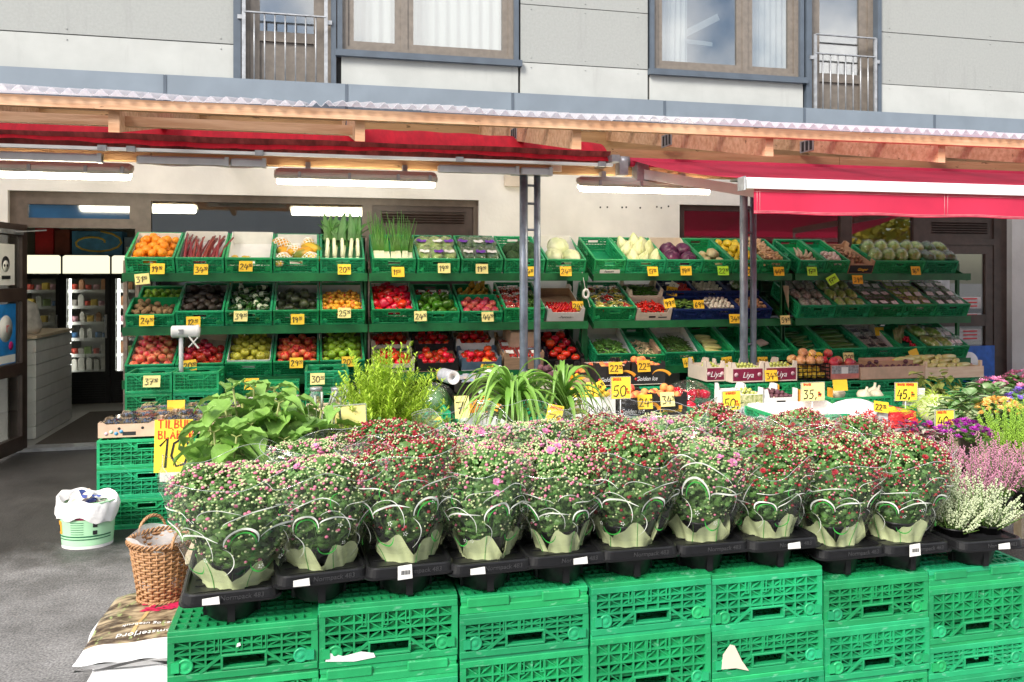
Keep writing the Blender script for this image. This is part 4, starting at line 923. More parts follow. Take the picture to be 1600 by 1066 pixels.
for i, (x, y, z, net) in enumerate(((-.13, .36, .13, 1), (-.11, .22, .11, 0), (-.02, .2, .13, 1), (.06, .15, .13, 0), (.1, .36, .13, 1), (.13, .24, .14, 0), (.12, .1, .10, 1), (-.12, .08, .1, 1))):
    r = thing('papaya', ['bare orange papaya without a net', 'papaya wrapped in a white foam net'][net] + ', top shelf of the fruit rack', 'papaya', Mc @ T((x, y, z)) @ Euler((1.3, .2 * i, R.uniform(0, 6))).to_matrix().to_4x4(), ['bare papayas', 'netted papayas'][net]); place('skin', pm, r)
    if net: place('foam_net', nm, r)
Mc, c = rcrate(a[4], 0, 0, 'of leeks'); liner(c, .395, .58, .15, .06, .13, GREEN)
LW = M('leek_shaft', (.75, .78, .55), .4, .08, 6); LG = M('leek_leaf', (.05, .16, .03), .45, .3, 5, rand=.2, trans=.1)
def leek_mesh(L, n, wd, r):
    wd *= 1.5
    m = MB(); m.tube([(0, 0, 0), (0, L * .25, 0), (0, L * .5, .003)], [r * 1.1, r, r * 1.1], 9)
    for k in range(n):
        t = (k / (n - 1) - .5) * 2.3; l = L * R.uniform(.55, .75); up = R.uniform(.05, .22)
        def fn(a, b, t=t, l=l, up=up): 
            w = wd * (1 - b ** 3 * .8) * (a - .5); q = b * l
            return (math.sin(t) * q * .55 * b + w * math.cos(t), L * .45 + q * math.cos(t * .6), .004 + up * q + abs(a - .5) * .02 + (-.25 * q * b * b if abs(t) > .5 else 0))
        m.grid(fn, 2, 6, 1)
    return m.mesh('leek', [LW, LG])
lk = [leek_mesh(.36, 6, .045, .016) for _ in range(3)]
for i in range(10): tag(place('leek', lk[i % 3], None, Mc @ T((-.14 + .28 * (i % 5) / 4, .05 + .03 * (i // 5), .10 + .035 * (i // 5))) @ Rz(R.uniform(-.15, .15)) @ Rx(.45 + .25 * (i // 5)) @ Ry(R.uniform(-.5, .5))), 'leek with white shaft and dark green leaves, top shelf of the fruit rack', 'leek', 'leeks')
# row 2
fruit(a[0], 1, 0, 'kiwi', 'kiwi', 'brown', .028, 'kiwi', .045, d=.34, layers=2, h=.12, what='of brown kiwis before the limes', p1=.5)
Mq = T((a[0] + .01, RY + .34, SZ[1] + .14)) @ Rx(TILT); cc = crate(Mq, .37, .3, .11, 'open', 'small green crate of limes behind the kiwis, middle shelf of the fruit rack', 'crates on the display racks'); liner(cc, .37, .3, .11, .045, .08, GREEN)
scatter(Mq, 'lime', heap(.37, .3, .027, .045, p1=.5), 'lime', 'green lime in the small crate behind the kiwis', 'lime', 'limes')
fruit(a[1], 1, 0, 'avocado', 'avocado', 'dark purple', .036, 'avocado', .06, lin=PAPER, hb=.13, lie=2)
Mc, c = rcrate(a[2], 1, 0, 'of wrapped cucumbers with white labels'); liner(c, .395, .58, .15, .06, .12, GREEN)
cuk = body([(.004, -.075), (.018, -.07), (.024, -.04), (.024, .04), (.018, .07), (.004, .075)], 12); cuk = cuk.mesh('flesh', M('dark_cucumber', (.02, .07, .012), .15, .4, 30, rand=.3))
lbm = MB(); lbm.lathe([(.0248, -.02), (.0248, .022)], 10, None, None, True, (False, False)); lbm = lbm.mesh('label', M('pale_wrap_label', (.68, .75, .55), .4, .15, 30))
for i, p in enumerate(heap(.395, .58, .036, .06, p1=.7)):
    r = thing('cucumber', 'short wrapped cucumber with pale label, middle shelf of the fruit rack', 'cucumber', Mc @ T(p) @ Euler((PI / 2 + R.uniform(-.5, .5), R.uniform(-.5, .5), R.uniform(0, 6))).to_matrix().to_4x4(), 'wrapped cucumbers'); place('flesh', cuk, r)
    if i % 3: place('label', lbm, r)
fruit(a[3], 1, 0, 'avocado2', 'avocado', 'large green', .040, 'avocado', .055, lin=PAPER, hb=.13, lie=2, s=1.15)
fruit(a[4], 1, 0, 'apricot', 'nectarine', 'small yellow and red', .024, 'nectarine', .075, lin=PAPER, hb=.13, y1=.46)
# row 3
fruit(a[0], 2, 0, 'pink_apple', 'apple', 'pink and yellow', .037, 'apple', .075, lin=PAPER, hb=.14, up=True, p1=.95)
fruit(a[1], 2, 0, 'red_apple', 'apple', 'deep red', .037, 'apple', .07, lin=CREAM, hb=.15, up=True, y1=.42, front=.03)
fruit(a[2], 2, 0, 'yellow_apple', 'apple', 'yellow green', .037, 'apple', .075, lin=PAPER, hb=.14, up=True, p1=.95, front=.07)
fruit(a[3], 2, 0, 'red_apple2', 'apple', 'striped red', .037, 'apple', .07, lin=BLACKC, hb=.12, up=True, y1=.5, front=.04)
fruit(a[4], 2, 0, 'green_apple', 'apple', 'bright green', .037, 'apple', .075, lin=CARD, hb=.12, up=True, p1=.95, front=.03)
# ---- rack 2
a = xs(X2, 5)
Mc, c = rcrate(a[0], 0, 1, 'of spring onions'); liner(c, .395, .58, .15, .06, .1, GREEN)
so = []
for _ in range(3):
    m = MB()
    for k in range(5):
        x = (k - 2) * .01; L = R.uniform(.38, .55); pts = [(x, 0, 0), (x, .12, .0), (x * 1.5, .25, .02), (x * 3 + R.uniform(-.02, .02), L, .05 + R.uniform(0, .08))]
        m.tube(pts[:2], .007, 6, 0); m.tube(pts[1:], [.007, .006, .002], 5, 1)
    so.append(m.mesh('spring_onion', [LW, M('onion_green', (.07, .22, .03), .45, .25, 5, rand=.2)]))
for i in range(14): tag(place('spring_onion', so[i % 3], None, Mc @ T((-.15 + .3 * (i % 7) / 6, .03, .08 + .03 * (i // 7))) @ Rz(R.uniform(-.12, .12)) @ Rx(.25 + R.uniform(0, .3))), 'bunch of spring onions, top shelf of the pepper rack', 'spring onions', 'spring onion bunches')
VIO = M('violet_print', (.16, .02, .4), .4)
for q, (x, lab, mt) in enumerate(((a[1], 'celery', SALG), (a[2], 'dark salad', DKG))):
    Mc, c = rcrate(x, 0, 1, 'of bagged ' + lab); liner(c, .395, .58, .15, .06, .1, GREEN)
    for i in range(6):
        b = bagged('salad_bag', 'clear violet printed bag of %s, top shelf of the pepper rack' % lab, mt, .09, .15, .05, Mc @ T((-.11 + .11 * (i % 3), .18 + .2 * (i // 3), .13 + .02 * (i // 3))) @ Rz(R.uniform(-.3, .3)), 'bags of ' + lab, 'salad bag')
        m = MB(); m.lathe([(.1, -.012), (.1, .02)], 12, None, None, True, (False, False)); me = m.mesh('printed_band', VIO if i % 2 else PAPER); me.transform(S(.98, 1.66, .52)); 
        b2 = MB(); b2.grid(lambda a_, b_: ((-.045 + .09 * a_), -.1 + .06 * b_, .052 + .004 * math.sin(a_ * 9)), 5, 2); b2.build('printed_band', VIO if i % 2 else PAPER, b, Rz(R.uniform(-.5, .5)))
Mc, c = rcrate(a[3], 0, 1, 'of dark green cabbages'); scatter(Mc, 'broccoli', [(-.09, .14, .09), (.09, .14, .09), (-.08, .32, .1), (.1, .32, .1), (0, .2, .17)], 'green_cabbage', 'crinkled dark green cabbage partly behind the bare double post', 'cabbage', 'dark green cabbages', 1)
Mc, c = rcrate(a[4], 0, 1, 'of white cabbages'); liner(c, .395, .58, .15, .04, .17, PAPER)
scatter(Mc, 'cabbage', [(-.09, .16, .11), (.09, .14, .105), (0, .32, .14)], 'cabbage', 'round white cabbage, top shelf of the pepper rack', 'cabbage', 'white cabbages', 1, True)
fruit(a[0], 1, 1, 'rpepper', 'bell_pepper', 'red', .042, 'bell pepper', .06, lin=PAPER, hb=.15, p1=.9)
fruit(a[1], 1, 1, 'gpepper', 'bell_pepper', 'green', .042, 'bell pepper', .05, d=.36, h=.12, what='of green peppers before wrapped peppers')
Mq = T((a[1], RY + .35, SZ[1] + .15)) @ Rx(TILT); crate(Mq, .38, .3, .11, 'open', 'small green crate of wrapped mixed peppers behind the green peppers', 'crates on the display racks')
for i in range(3):
    r = thing('pepper_pack', 'wrapped pack of three mixed peppers behind the green peppers', 'pepper pack', Mq @ T((-.11 + .11 * i, .1, .10)), 'mixed pepper packs')
    for k, key in enumerate(('rpepper', 'gpepper')): place('pepper', PR[key], r, T((-.025 + .05 * k, .02, 0)) @ Rx(1.4) @ S(.8))
    MB().grid(lambda a_, b_: (-.03 + .06 * a_, -.04 + .05 * b_, .036), 2, 2).build('label', PAPER, r); place('film', crumple('film', BAGF, .058, .07, .04, .06, 5), r)
fruit(a[2], 1, 1, 'pomegranate', 'pomegranate', 'red', .042, 'pomegranate', .05, d=.36, h=.12, layers=1, what='of pomegranates before golden pears')
Mq = T((a[2], RY + .35, SZ[1] + .15)) @ Rx(TILT); cc = crate(Mq, .38, .3, .11, 'open', 'small green crate of golden pears behind the pomegranates', 'crates on the display racks'); liner(cc, .38, .3, .11, .05, .09, GREEN); scatter(Mq, 'pear', heap(.38, .3, .036, .05, p1=.7), 'pear', 'golden pear in the small crate behind the pomegranates', 'pear', 'golden pears', 1, True)
Mc, c = rcrate(a[3], 1, 1, 'of bagged chillies and green beans'); liner(c, .395, .58, .15, .06, .1, GREEN)
CHR = M('red_chilli_skin', (.55, .015, .01), .2, .2, 20); CHG = M('green_chilli_skin', (.05, .15, .015), .25, .3, 20)
for i in range(6):
    r = thing('chilli_bag', 'bag of red chillies half hidden by the bare double post', 'chilli bag', Mc @ T((-.13 + .13 * (i % 2), .12 + .16 * (i // 2), .12)), 'bags of red chillies'); place('chillies', stick_mesh('chillies', CHR, 22, .09, .011, .05, .06, .03), r, T((0, 0, -.02))); place('clear_bag', crumple('clear_bag', BAGF, .075, .085, .04, .09, 5), r)
tag(place('green_bean_heap', stick_mesh('green_bean_heap', CHG, 120, .12, .006, .06, .2, .06, dir_=1.5, spread=1), None, Mc @ T((.12, .26, .09))), 'heap of green beans beside the bagged chillies, behind the bare double post', 'beans', None, 'stuff')
# ================================================================ CARDBOARD BOXES
def cbox(Mx, w, d, h, mat, label, grp=None, inner=None, posts=True, ph=.05, front=None, name='produce_box', handle=False, t=.006):
    """open card or wooden produce tray with raised corners"""
    r = thing(name, label, 'box', Mx, grp); m = MB(); hd = .03
    m.box(-w / 2, w / 2, 0, d, 0, t, 1)
    for y0, y1, k in ((0, t, 0), (d - t, d, 1)):
        if handle:
            a = .045; m.box(-w / 2, -a, y0, y1, t, h); m.box(a, w / 2, y0, y1, t, h); m.box(-a, a, y0, y1, t, h * .55); m.box(-a, a, y0, y1, h * .55 + .025, h) if h * .45 > .035 else None
        else: m.box(-w / 2, w / 2, y0, y1, t, h)
    m.box(-w / 2, -w / 2 + t, t, d - t, t, h); m.box(w / 2 - t, w / 2, t, d - t, t, h)
    m.box(-w / 2 + t, w / 2 - t, t, t + .002, t, h - .004, 1); m.box(-w / 2 + t, w / 2 - t, d - t - .002, d - t, t, h - .004, 1); m.box(-w / 2 + t, -w / 2 + t + .002, t + .002, d - t - .002, t, h - .004, 1); m.box(w / 2 - t - .002, w / 2 - t, t + .002, d - t - .002, t, h - .004, 1)
    m.build('tray', [mat, inner or mat], r)
    if posts:
        m = MB()
        for sx in (-1, 1):
            for y, y2 in ((.0, .07), (d - .07, d)):
                x0, x1 = (-w / 2, -w / 2 + t) if sx < 0 else (w / 2 - t, w / 2)
                ya, yb = (y, y2)
                v = [(x0, ya, h), (x1, ya, h), (x1, yb, h), (x0, yb, h)]
                s = .25 if y == 0 else .0
                m.box(x0, x1, ya, yb, h + .0005, h + ph)
            for y in (0, d - t):
                x0, x1 = (-w / 2, -w / 2 + .05) if sx < 0 else (w / 2 - .05, w / 2)
                m.prism([(x0 + (0 if sx < 0 else .02), h + ph), (x0, h + .0005), (x1, h + .0005), (x1 - (.02 if sx < 0 else 0), h + ph)], y + (.0004 if y == 0 else -.0004) , y + t)
        m.build('corner_post', mat, r)
    if front: front(r, w, h)
    return r
def ftext(r, s, size, x, z, mat, shear=0, y=-.0015, sx=1): place('lettering', txt_mesh(s, size, mat, shear, sx=sx), r, T((x, y, z)) @ FACE)
def fprint(r, x0, x1, z0, z1, mat, y=-.001, name='print'): MB().box(x0, x1, y, y + .0008, z0, z1).build(name, mat, r)
Mc = CM(a[4], 1)
bx_ = cbox(Mc @ T((.0, .0, .0)), .37, .55, .10, WHITE, 'white cardboard box of cherry tomatoes, middle shelf end behind the bare double post', 'boxes on the racks', CARD, True, .04, lambda r, w, h: ftext(r, '~Fantasia~', .035, 0, .05, INK, .3))
MB().box(-.17, .17, .08, .5, .02, .03).build('card_liner', CARD, bx_)
scatter(Mc, 'cherry', heap(.34, .30, .0145, .04, y0=.02, y1=.28, p1=.8), 'cherry_tomato', 'red cherry tomato in the white box behind the bare double post', 'cherry tomato', 'cherry tomatoes in the white box')
def pwave(r, w, h): fprint(r, -w * .45, w * .45, h * .25, h * .55, GREEN2); 
def tomato_box(x, dz, dy, mat, inner, lab, n, w=.38, front=None):
    Mc = T((x, RY + dy, SZ[2] + dz)) @ Rx(.28); b = cbox(Mc, w, .32, .085, mat, lab, 'tomato boxes', inner, True, .045, front)
    MB().box(-w / 2 + .01, w / 2 - .01, .01, .31, .03, .035).build('paper_sheet', PAPER, b)
    scatter(Mc, 'tomato', heap(w, .32, .037, .04, p1=n), 'tomato', 'ripe red tomato in the ' + lab.split(',')[0], 'tomato', 'tomatoes in ' + lab.split(',')[0], 1, True)
tomato_box(a[0], .02, 0, CREAM, CARD, 'cream tomato box nearest the fruit rack, front of two', .8, front=pwave); tomato_box(a[0], .17, .33, CREAM, CARD, 'cream tomato box at the back above the front cream box', .7, front=pwave)
tomato_box(a[1], .02, 0, BLACKC, CARD, 'black tomato box second along the bottom shelf, front of two', .6); tomato_box(a[1], .17, .33, BLACKC, CARD, 'black tomato box at the back above the front black box', .7)
tomato_box(a[2], .02, 0, M('blue_grey_card', (.10, .16, .22), .6), PAPER, 'blue grey tomato box with torn front, front of two', .6); tomato_box(a[2], .17, .33, WHITE, CARD, 'white tomato box at the back above the blue grey box', .7)
Mc = T((a[3], RY, SZ[2] + .02)) @ Rx(.3); b = cbox(Mc, .38, .55, .12, CARD, 'plain brown box of red packs, crossed by the bare double post', 'boxes on the racks', CARDL, True, .05)
MB().box(-.1, .14, .2, .55, .12, .3).build('flap', CARDL, b)
for i in range(6): herb_pack(Mc @ T((-.12 + .125 * (i % 3), .12 + .2 * (i // 3), .10)) @ Rx(.2), 'pack of small red tomatoes in the brown box behind the bare double post', 'red packs', CHR)
Mc = T((a[4] - .02, RY, SZ[2] + .02)) @ Rx(.42); b = cbox(Mc, .40, .58, .09, BLACKC, 'black lined box of large tomatoes and aubergines, right end of the bottom shelf', 'boxes on the racks', BLACKC, True, .04); MB().box(-.18, .18, .01, .55, .02, .03).build('paper_sheet', BLACKC, b)
scatter(Mc, 'tomato', [p for p in heap(.40, .55, .045, .03, p1=.5) if p[0] > -.08], 'tomato', 'large red tomato in the black lined box', 'tomato', 'large tomatoes in the black lined box', 1.22, True)
PR['aub'] = body([(.004, -.09), (.03, -.08), (.038, -.03), (.028, .04), (.016, .08), (.006, .09)], 12, None, lambda m: m.tube([(0, 0, .085), (0, 0, .11)], .008, 6, 1)).mesh('aubergine', [M('aubergine_skin', (.012, .006, .014), .12, .2, 9), GSTEM])
scatter(Mc, 'aub', [(-.15, .12, .06), (-.13, .22, .07), (-.15, .34, .07)], 'aubergine', 'black aubergine beside the large tomatoes', 'aubergine', 'aubergines', 1, lie=1)
# ---- rack 3
def xw(x0, ws):
    out = []; 
    for w in ws: out.append((x0 + w / 2, w - .008)); x0 += w
    return out
b3 = xw(X3[0] - .02, [.33, .42, .40, .33, .32, .33])
x, w = b3[0]; Mc, c = rcrate(x, 0, 2, 'standing empty with a white label', w); fprint(c, -w * .3, w * .35, .005, .045, PAPER, -.005, 'label'); ftext(c, 'Pastinakk', .026, 0, .025, INK, .2, -.0062)
x, w = b3[1]; Mc, c = rcrate(x, 0, 2, 'of pale pointed cabbages', w); liner(c, w, .58, .15, .05, .1, GREEN); scatter(Mc, 'napa', [(-.11, .1, .11), (0, .09, .1), (.12, .1, .11), (-.12, .26, .13), (0, .25, .14), (.11, .26, .13), (-.1, .42, .12), (.02, .42, .14), (.12, .42, .12)], 'pointed_cabbage', 'pale pointed cabbage, top shelf of the chilli rack', 'cabbage', 'pointed cabbages', 1.05, True)
x, w = b3[2]; Mc, c = rcrate(x, 0, 2, 'of red cabbages', w); liner(c, w, .58, .15, .04, .16, CREAM); scatter(Mc, 'redcab', [(-.09, .14, .11), (.09, .12, .10), (-.06, .3, .12), (.1, .3, .12)], 'red_cabbage', 'glossy purple red cabbage, top shelf of the chilli rack', 'cabbage', 'red cabbages', 1, True)
x, w = b3[3]; Mc, c = rcrate(x, 0, 2, 'of swedes', w); scatter(Mc, 'turnip', [(-.07, .12, .08), (.07, .11, .08), (-.06, .25, .09), (.07, .25, .09), (0, .18, .15)], 'swede', 'yellow skinned swede, left of the awning double post', 'swede', 'swedes', 1, True)
x, w = b3[4]; Mc, c = rcrate(x, 0, 2, 'of yellow peppers', w); PR['ypepper'] = _pep(M('yellow_pepper_skin', (.7, .5, .03), .2, .15, 8, rand=.1)); scatter(Mc, 'ypepper', heap(w, .58, .042, .07, p1=.6), 'bell_pepper', 'yellow pepper half hidden by the awning double post', 'bell pepper', 'yellow peppers')
x, w = b3[5]; Mc, c = rcrate(x, 0, 2, 'of ginger roots', w); liner(c, w, .58, .15, .06, .1, GREEN)
GIN = M('ginger_skin', (.58, .38, .2), .7, .15, 20, rand=.12); gm = []
for _ in range(3):
    m = MB(); m.tube([(-.05, 0, 0), (-.02, .01, .0), (.02, -.006, 0), (.055, .012, .004)], [.010, .020, .019, .012], 8)
    for k in range(3): s = R.choice((-1, 1)); x_ = R.uniform(-.03, .04); m.tube([(x_, 0, 0), (x_ + .008, .022 * s, .012), (x_ + .012, .042 * s, .02)], [.014, .014, .008], 7)
    gm.append(m.mesh('ginger_root', GIN))
for i, p in enumerate(heap(w, .58, .034, .06, p1=.95)): tag(place('ginger_root', gm[i % 3], None, Mc @ T(p) @ Euler((R.uniform(-.6, .6), R.uniform(-.6, .6), R.uniform(0, 6))).to_matrix().to_4x4()), 'knobbly ginger root right of the awning double post', 'ginger', 'ginger roots')
# row 2
x = X3[0] + .2; Mc, c = rcrate(x, 1, 2, 'of bagged mixed peppers', .43); liner(c, .43, .58, .15, .06, .1, GREEN)
for i in range(9):
    r = thing('pepper_bag', 'clear bag of mixed red and yellow pointed peppers, middle shelf of the chilli rack', 'pepper bag', Mc @ T((-.13 + .13 * (i % 3), .1 + .17 * (i // 3), .12)) @ Rz(R.uniform(-.4, .4)), 'bags of mixed peppers')
    place('peppers', stick_mesh('peppers', M('yellow_chilli_skin', (.6, .5, .05), .3, .2, 9) if 'yellow_chilli_skin' not in bpy.data.materials else bpy.data.materials['yellow_chilli_skin'], 12, .11, .012, .04, .05, .03, mat2=(CHR, CHG)[i % 2]), r, T((0, 0, -.02))); place('clear_bag', crumple('clear_bag', BAGF, .07, .09, .042, .1, 5), r)
x = X3[0] + .61; Mc = CM(x, 1)
b = cbox(Mc, .37, .27, .085, CREAM, 'cream box of red chillies, front of two, beside the bagged peppers', 'boxes on the racks', CREAM, True, .05, lambda r, w, h: (fprint(r, -.05, .02, .03, .05, INK), fprint(r, .05, .14, .03, .042, INK)))
tag(place('red_chilli_heap', stick_mesh('red_chilli_heap', CHR, 75, .11, .009, .13, .09, .06), None, Mc @ T((0, .13, .06))), 'heap of shiny red chillies in the front cream box', 'chillies', None, 'stuff')
Mq = Mc @ T((0, .28, .05)); cbox(Mq, .37, .27, .085, CREAM, 'cream box of long green chillies, behind the red chillies', 'boxes on the racks', CREAM, True, .07)
tag(place('green_chilli_heap', stick_mesh('green_chilli_heap', CHG, 60, .14, .010, .12, .08, .06, dir_=0, spread=1.2), None, Mq @ T((0, .13, .06))), 'heap of long green chillies behind the red ones', 'chillies', None, 'stuff')
x = X3[0] + 1.0; Mc, c = rcrate(x, 1, 2, 'of green okra, front of two', .37, .12, .3, BLUEP); tag(place('okra_heap', stick_mesh('okra_heap', M('okra_skin', (.12, .22, .03), .5, .3, 20), 90, .07, .008, .14, .11, .06), None, Mc @ T((0, .15, .07))), 'heap of green okra in the front navy crate', 'okra', None, 'stuff')
Mq = Mc @ T((0, .31, .05)); crate(Mq, .37, .28, .12, 'open', 'navy plastic crate of cherry tomatoes behind the okra', 'crates on the display racks', BLUEP); scatter(Mq, 'cherry', [(p[0] * .5 + .07, p[1], p[2]) for p in heap(.34, .26, .016, .07, p1=.8)], 'cherry_tomato', 'red cherry tomato in the navy crate behind the okra', 'cherry tomato', 'cherry tomatoes in the navy crate')
o = MB().box(-.05, .05, 0, .003, -.06, .06).build('price_label', PAPER, None, Mq @ T((-.06, .06, .13)) @ Rx(-.3) @ Ry(.5)); tag(o, 'white card lettered CESA standing in the navy tomato crate', 'card'); place('lettering', txt_mesh('CESA', .035, INK), o, T((0, -.0012, .0)) @ Rz(0) @ FACE @ Rz(-1.3))
for q, (dx, key, lab) in enumerate(((1.36, 'mushroom', 'white mushroom'), (1.72, 'mushroomb', 'brown mushroom'))):
    x = X3[0] + dx; Mc, c = rcrate(x, 1, 2, 'of %ss, front of two' % lab, .36, .12, .3, BLUEP); MB().box(-.16, .16, .02, .28, .03, .06).build('card_liner', BLUEP, c); scatter(Mc, key, heap(.36, .3, .021, .06, p1=.85), 'mushroom', lab + ' in the front navy crate', 'mushroom', lab + 's in the front crate', 1, True)
    Mq = Mc @ T((0, .31, .05)); cc = crate(Mq, .36, .28, .12, 'open', 'navy plastic crate of loose mushrooms behind the ' + lab + 's', 'crates on the display racks', BLUEP); MB().box(-.16, .16, .02, .26, .03, .06).build('card_liner', BLUEP, cc)
    if q == 0: scatter(Mq, 'mushroom', heap(.36, .28, .021, .06, p1=.85), 'mushroom', 'white mushroom in the back navy crate', 'mushroom', 'white mushrooms in the back crate', 1, True)
    else: bagged('salad_bag', 'dark green bagged leaves behind the brown mushrooms', DKG, .13, .1, .09, Mq @ T((.03, .13, .12)), None, 'salad bag')
# row 3
PEA = M('pea_pod', (.12, .30, .05), .45, .25, 20)
b3 = xw(X3[0] - .0, [.42, .30, .42, .33, .30, .33])
x, w = b3[0]; Mc, c = rcrate(x, 2, 2, 'of green pea pods', w); liner(c, w, .58, .15, .06, .16, PAPER); tag(place('pea_pod_heap', stick_mesh('pea_pod_heap', PEA, 150, .085, .010, .16, .17, .07), None, Mc @ T((0, .22, .06))), 'heap of pale green pea pods in a white lined crate', 'pea pods', None, 'stuff')
x, w = b3[1]; Mc, c = rcrate(x, 2, 2, 'of pale shelled beans', w, .13); liner(c, w, .58, .13, .05, .08, GREEN); MB().box(w / 2 - .05, w / 2 - .02, .06, .3, .05, .14).build('card_liner', CARD, c); tag(place('pale_bean_heap', stick_mesh('pale_bean_heap', M('pale_bean', (.62, .5, .28), .6, .2, 20), 130, .06, .006, .10, .16, .06), None, Mc @ T((-.01, .2, .06))), 'heap of pale beans between the pea pods and the green beans', 'beans', None, 'stuff')
x, w = b3[2]; Mc, c = rcrate(x, 2, 2, 'of long green beans', w); liner(c, w, .58, .15, .06, .17, PAPER); tag(place('green_bean_heap', stick_mesh('green_bean_heap', M('bean_green', (.06, .15, .02), .45, .3, 20), 240, .11, .005, .15, .2, .08), None, Mc @ T((0, .23, .06))), 'heap of dark green beans in a white lined crate on the bottom shelf', 'beans', None, 'stuff')
PR['squash'] = body([(.004, -.1), (.02, -.095), (.026, -.05), (.022, .05), (.014, .09), (.004, .1)], 12).mesh('courgette', M('yellow_courgette_skin', (.62, .62, .22), .35, .12, 9, stretch=(6, 6, 1), rand=.12))
x, w = b3[3]; Mc, c = rcrate(x, 2, 2, 'of pale yellow courgettes', w); liner(c, w, .58, .15, .06, .1, GREEN);
for k in range(6): tag(place('courgette', PR['squash'], None, Mc @ T((R.uniform(-.02, .02), .1 + .056 * k, .095 + .012 * (k % 2))) @ Ry(PI / 2 + R.uniform(-.1, .1)) @ Rx(R.uniform(-.2, .2))), 'pale yellow courgette left of the awning double post', 'courgette', 'yellow courgettes')
x, w = b3[4]; Mc, c = rcrate(x, 2, 2, 'standing empty behind the awning double post', w)
x, w = b3[5]; Mc, c = rcrate(x, 2, 2, 'holding only a card slip', w); o = MB().bbox(-.07, .07, -.05, .05, 0, .02, .004).build('card_slip', CREAM, None, Mc @ T((.0, .3, .06)) @ Rz(.4)); tag(o, 'pale card slip lying in the bottom crate right of the awning double post', 'card')
# ---- rack 4
b4 = xw(X4[0] + .02, [.31, .28, .30, .62, .42])
x, w = b4[0]; Mc, c = rcrate(x, 0, 3, 'of horseradish roots', w); liner(c, w, .58, .15, .06, .1, GREEN)
HR = M('horseradish_skin', (.6, .46, .3), .7, .15, 20, stretch=(1, 5, 1), rand=.1)
for i in range(9):
    m = MB(); m.tube([(0, 0, 0), (.01, .12, .006), (-.006, .28, .0)], [.020, .018, .008], 8); tag(m.build('horseradish_root', HR, None, Mc @ T((-.08 + .04 * (i % 5), .14 + .03 * (i // 5), .08 + .03 * (i // 5))) @ Rz(R.uniform(-.9, -.4))), 'pale horseradish root, top left crate of the salad rack', 'horseradish', 'horseradish roots')
x, w = b4[1]; Mc, c = rcrate(x, 0, 3, 'of small white turnips', w); liner(c, w, .58, .15, .06, .1, GREEN); scatter(Mc, 'radish', heap(w, .3, .021, .09, p1=.9, y1=.24), 'turnip', 'small white turnip heaped at the front, top shelf of the salad rack', 'turnip', 'small white turnips', 1)
x, w = b4[2]; Mc = CM(x, 0); b = cbox(Mc, w, .55, .11, CARD, 'brown cardboard box with dark front, top shelf of the salad rack', 'boxes on the racks', CARD, True, .04, lambda r, w, h: (fprint(r, -w * .48, w * .48, .012, h - .012, BLACKC), ftext(r, 'Ginger', .045, .02, .05, YTAG, .2, -.003)))
scatter(Mc, 'mushroomb', heap(w, .5, .021, .05, p1=.7, y0=.15), 'mushroom', 'brown mushroom in the dark fronted cardboard box', 'mushroom', 'mushrooms in the cardboard box', 1, True)
MB().box(-w / 2 + .012, w / 2 - .012, .012, .535, .03, .05).build('card_liner', CARD, b)
x, w = b4[3]; Mc, c = rcrate(x, 0, 3, 'of bagged iceberg lettuces', w, .15, .45)
for i in range(8): bagged('lettuce', 'bagged pale green lettuce in the wide top crate of the salad rack', SALG, .075, .075, .09, Mc @ T((-.24 + .16 * (i % 4), .12 + .15 * (i // 4), .15 + .03 * (i // 4))) @ Rx(-.25), 'lettuces wide crate', 'lettuce')
x, w = b4[4]; Mc, c = rcrate(x, 0, 3, 'of bagged mixed greens at the end', w, .15, .5)
for i in range(6): bagged('lettuce', 'crinkly bag of mixed greens at the right end of the top shelf', SALG if i % 2 else DKG, .07, .1, .06, Mc @ T((-.13 + .14 * (i % 3), .12 + .17 * (i // 3), .16 + .03 * (i // 3))) @ Rz(R.uniform(-.6, .6)), 'end bags', 'salad bag')
b4 = xw(X4[0] + .02, [.43, .41, .41, .41, .42])
for q, (x, w) in enumerate(b4):
    what = ['of bagged bean sprouts', 'of bagged salad mix', 'of potted herb packs', 'of flat sugar pea packs', 'of labelled dark vegetable packs'][q]
    Mc, c = rcrate(x, 1, 3, what, w); liner(c, w, .58, .15, .07, .14 if q == 3 else .1, PAPER if q == 3 else GREEN)
    for i in range(9):
        p = Mc @ T((-.12 + .12 * (i % 3) + R.uniform(-.01, .01), .1 + .17 * (i // 3), .10 + .02 * (i // 3))) @ Rz(R.uniform(-.25, .25)) @ Rx(R.uniform(0, .35))
        lab = ['clear bag of pale bean sprouts in the leftmost middle crate', 'clear bag of green salad mix in the second middle crate', 'white labelled herb pack in the third middle crate', 'white labelled sugar pea pack in the fourth middle crate', 'white labelled dark vegetable pack in the end middle crate'][q] + ' of the salad rack'
        if q == 0: bagged('sprout_bag', lab, M('sprout_mix', (.30, .31, .24), .5, .4, 40, bump=.5) if 'sprout_mix' not in bpy.data.materials else bpy.data.materials['sprout_mix'], .06, .09, .045, p @ T((0, 0, .03)), 'sprout bags', 'sprout bag')
        elif q == 1: bagged('salad_bag', lab, SALG, .06, .09, .045, p @ T((0, 0, .03)), 'salad mix bags', 'salad bag')
        else: herb_pack(p, lab, 'packs %d' % q, (DKG, SALG, DKG)[q - 2], PAPER, q == 4)
b4 = xw(X4[0] - .02, [.40, .43, .43, .30, .55])
CUC = M('cucumber_skin', (.04, .12, .02), .3, .3, 14, stretch=(8, 8, 1), rand=.2); PR['cuc'] = body([(.004, -.14), (.018, -.13), (.022, -.06), (.022, .08), (.015, .13), (.004, .14)], 12).mesh('cucumber', CUC)
x, w = b4[0]; Mc, c = rcrate(x, 2, 3, 'of small green cucumbers', w); liner(c, w, .58, .15, .06, .1, GREEN)
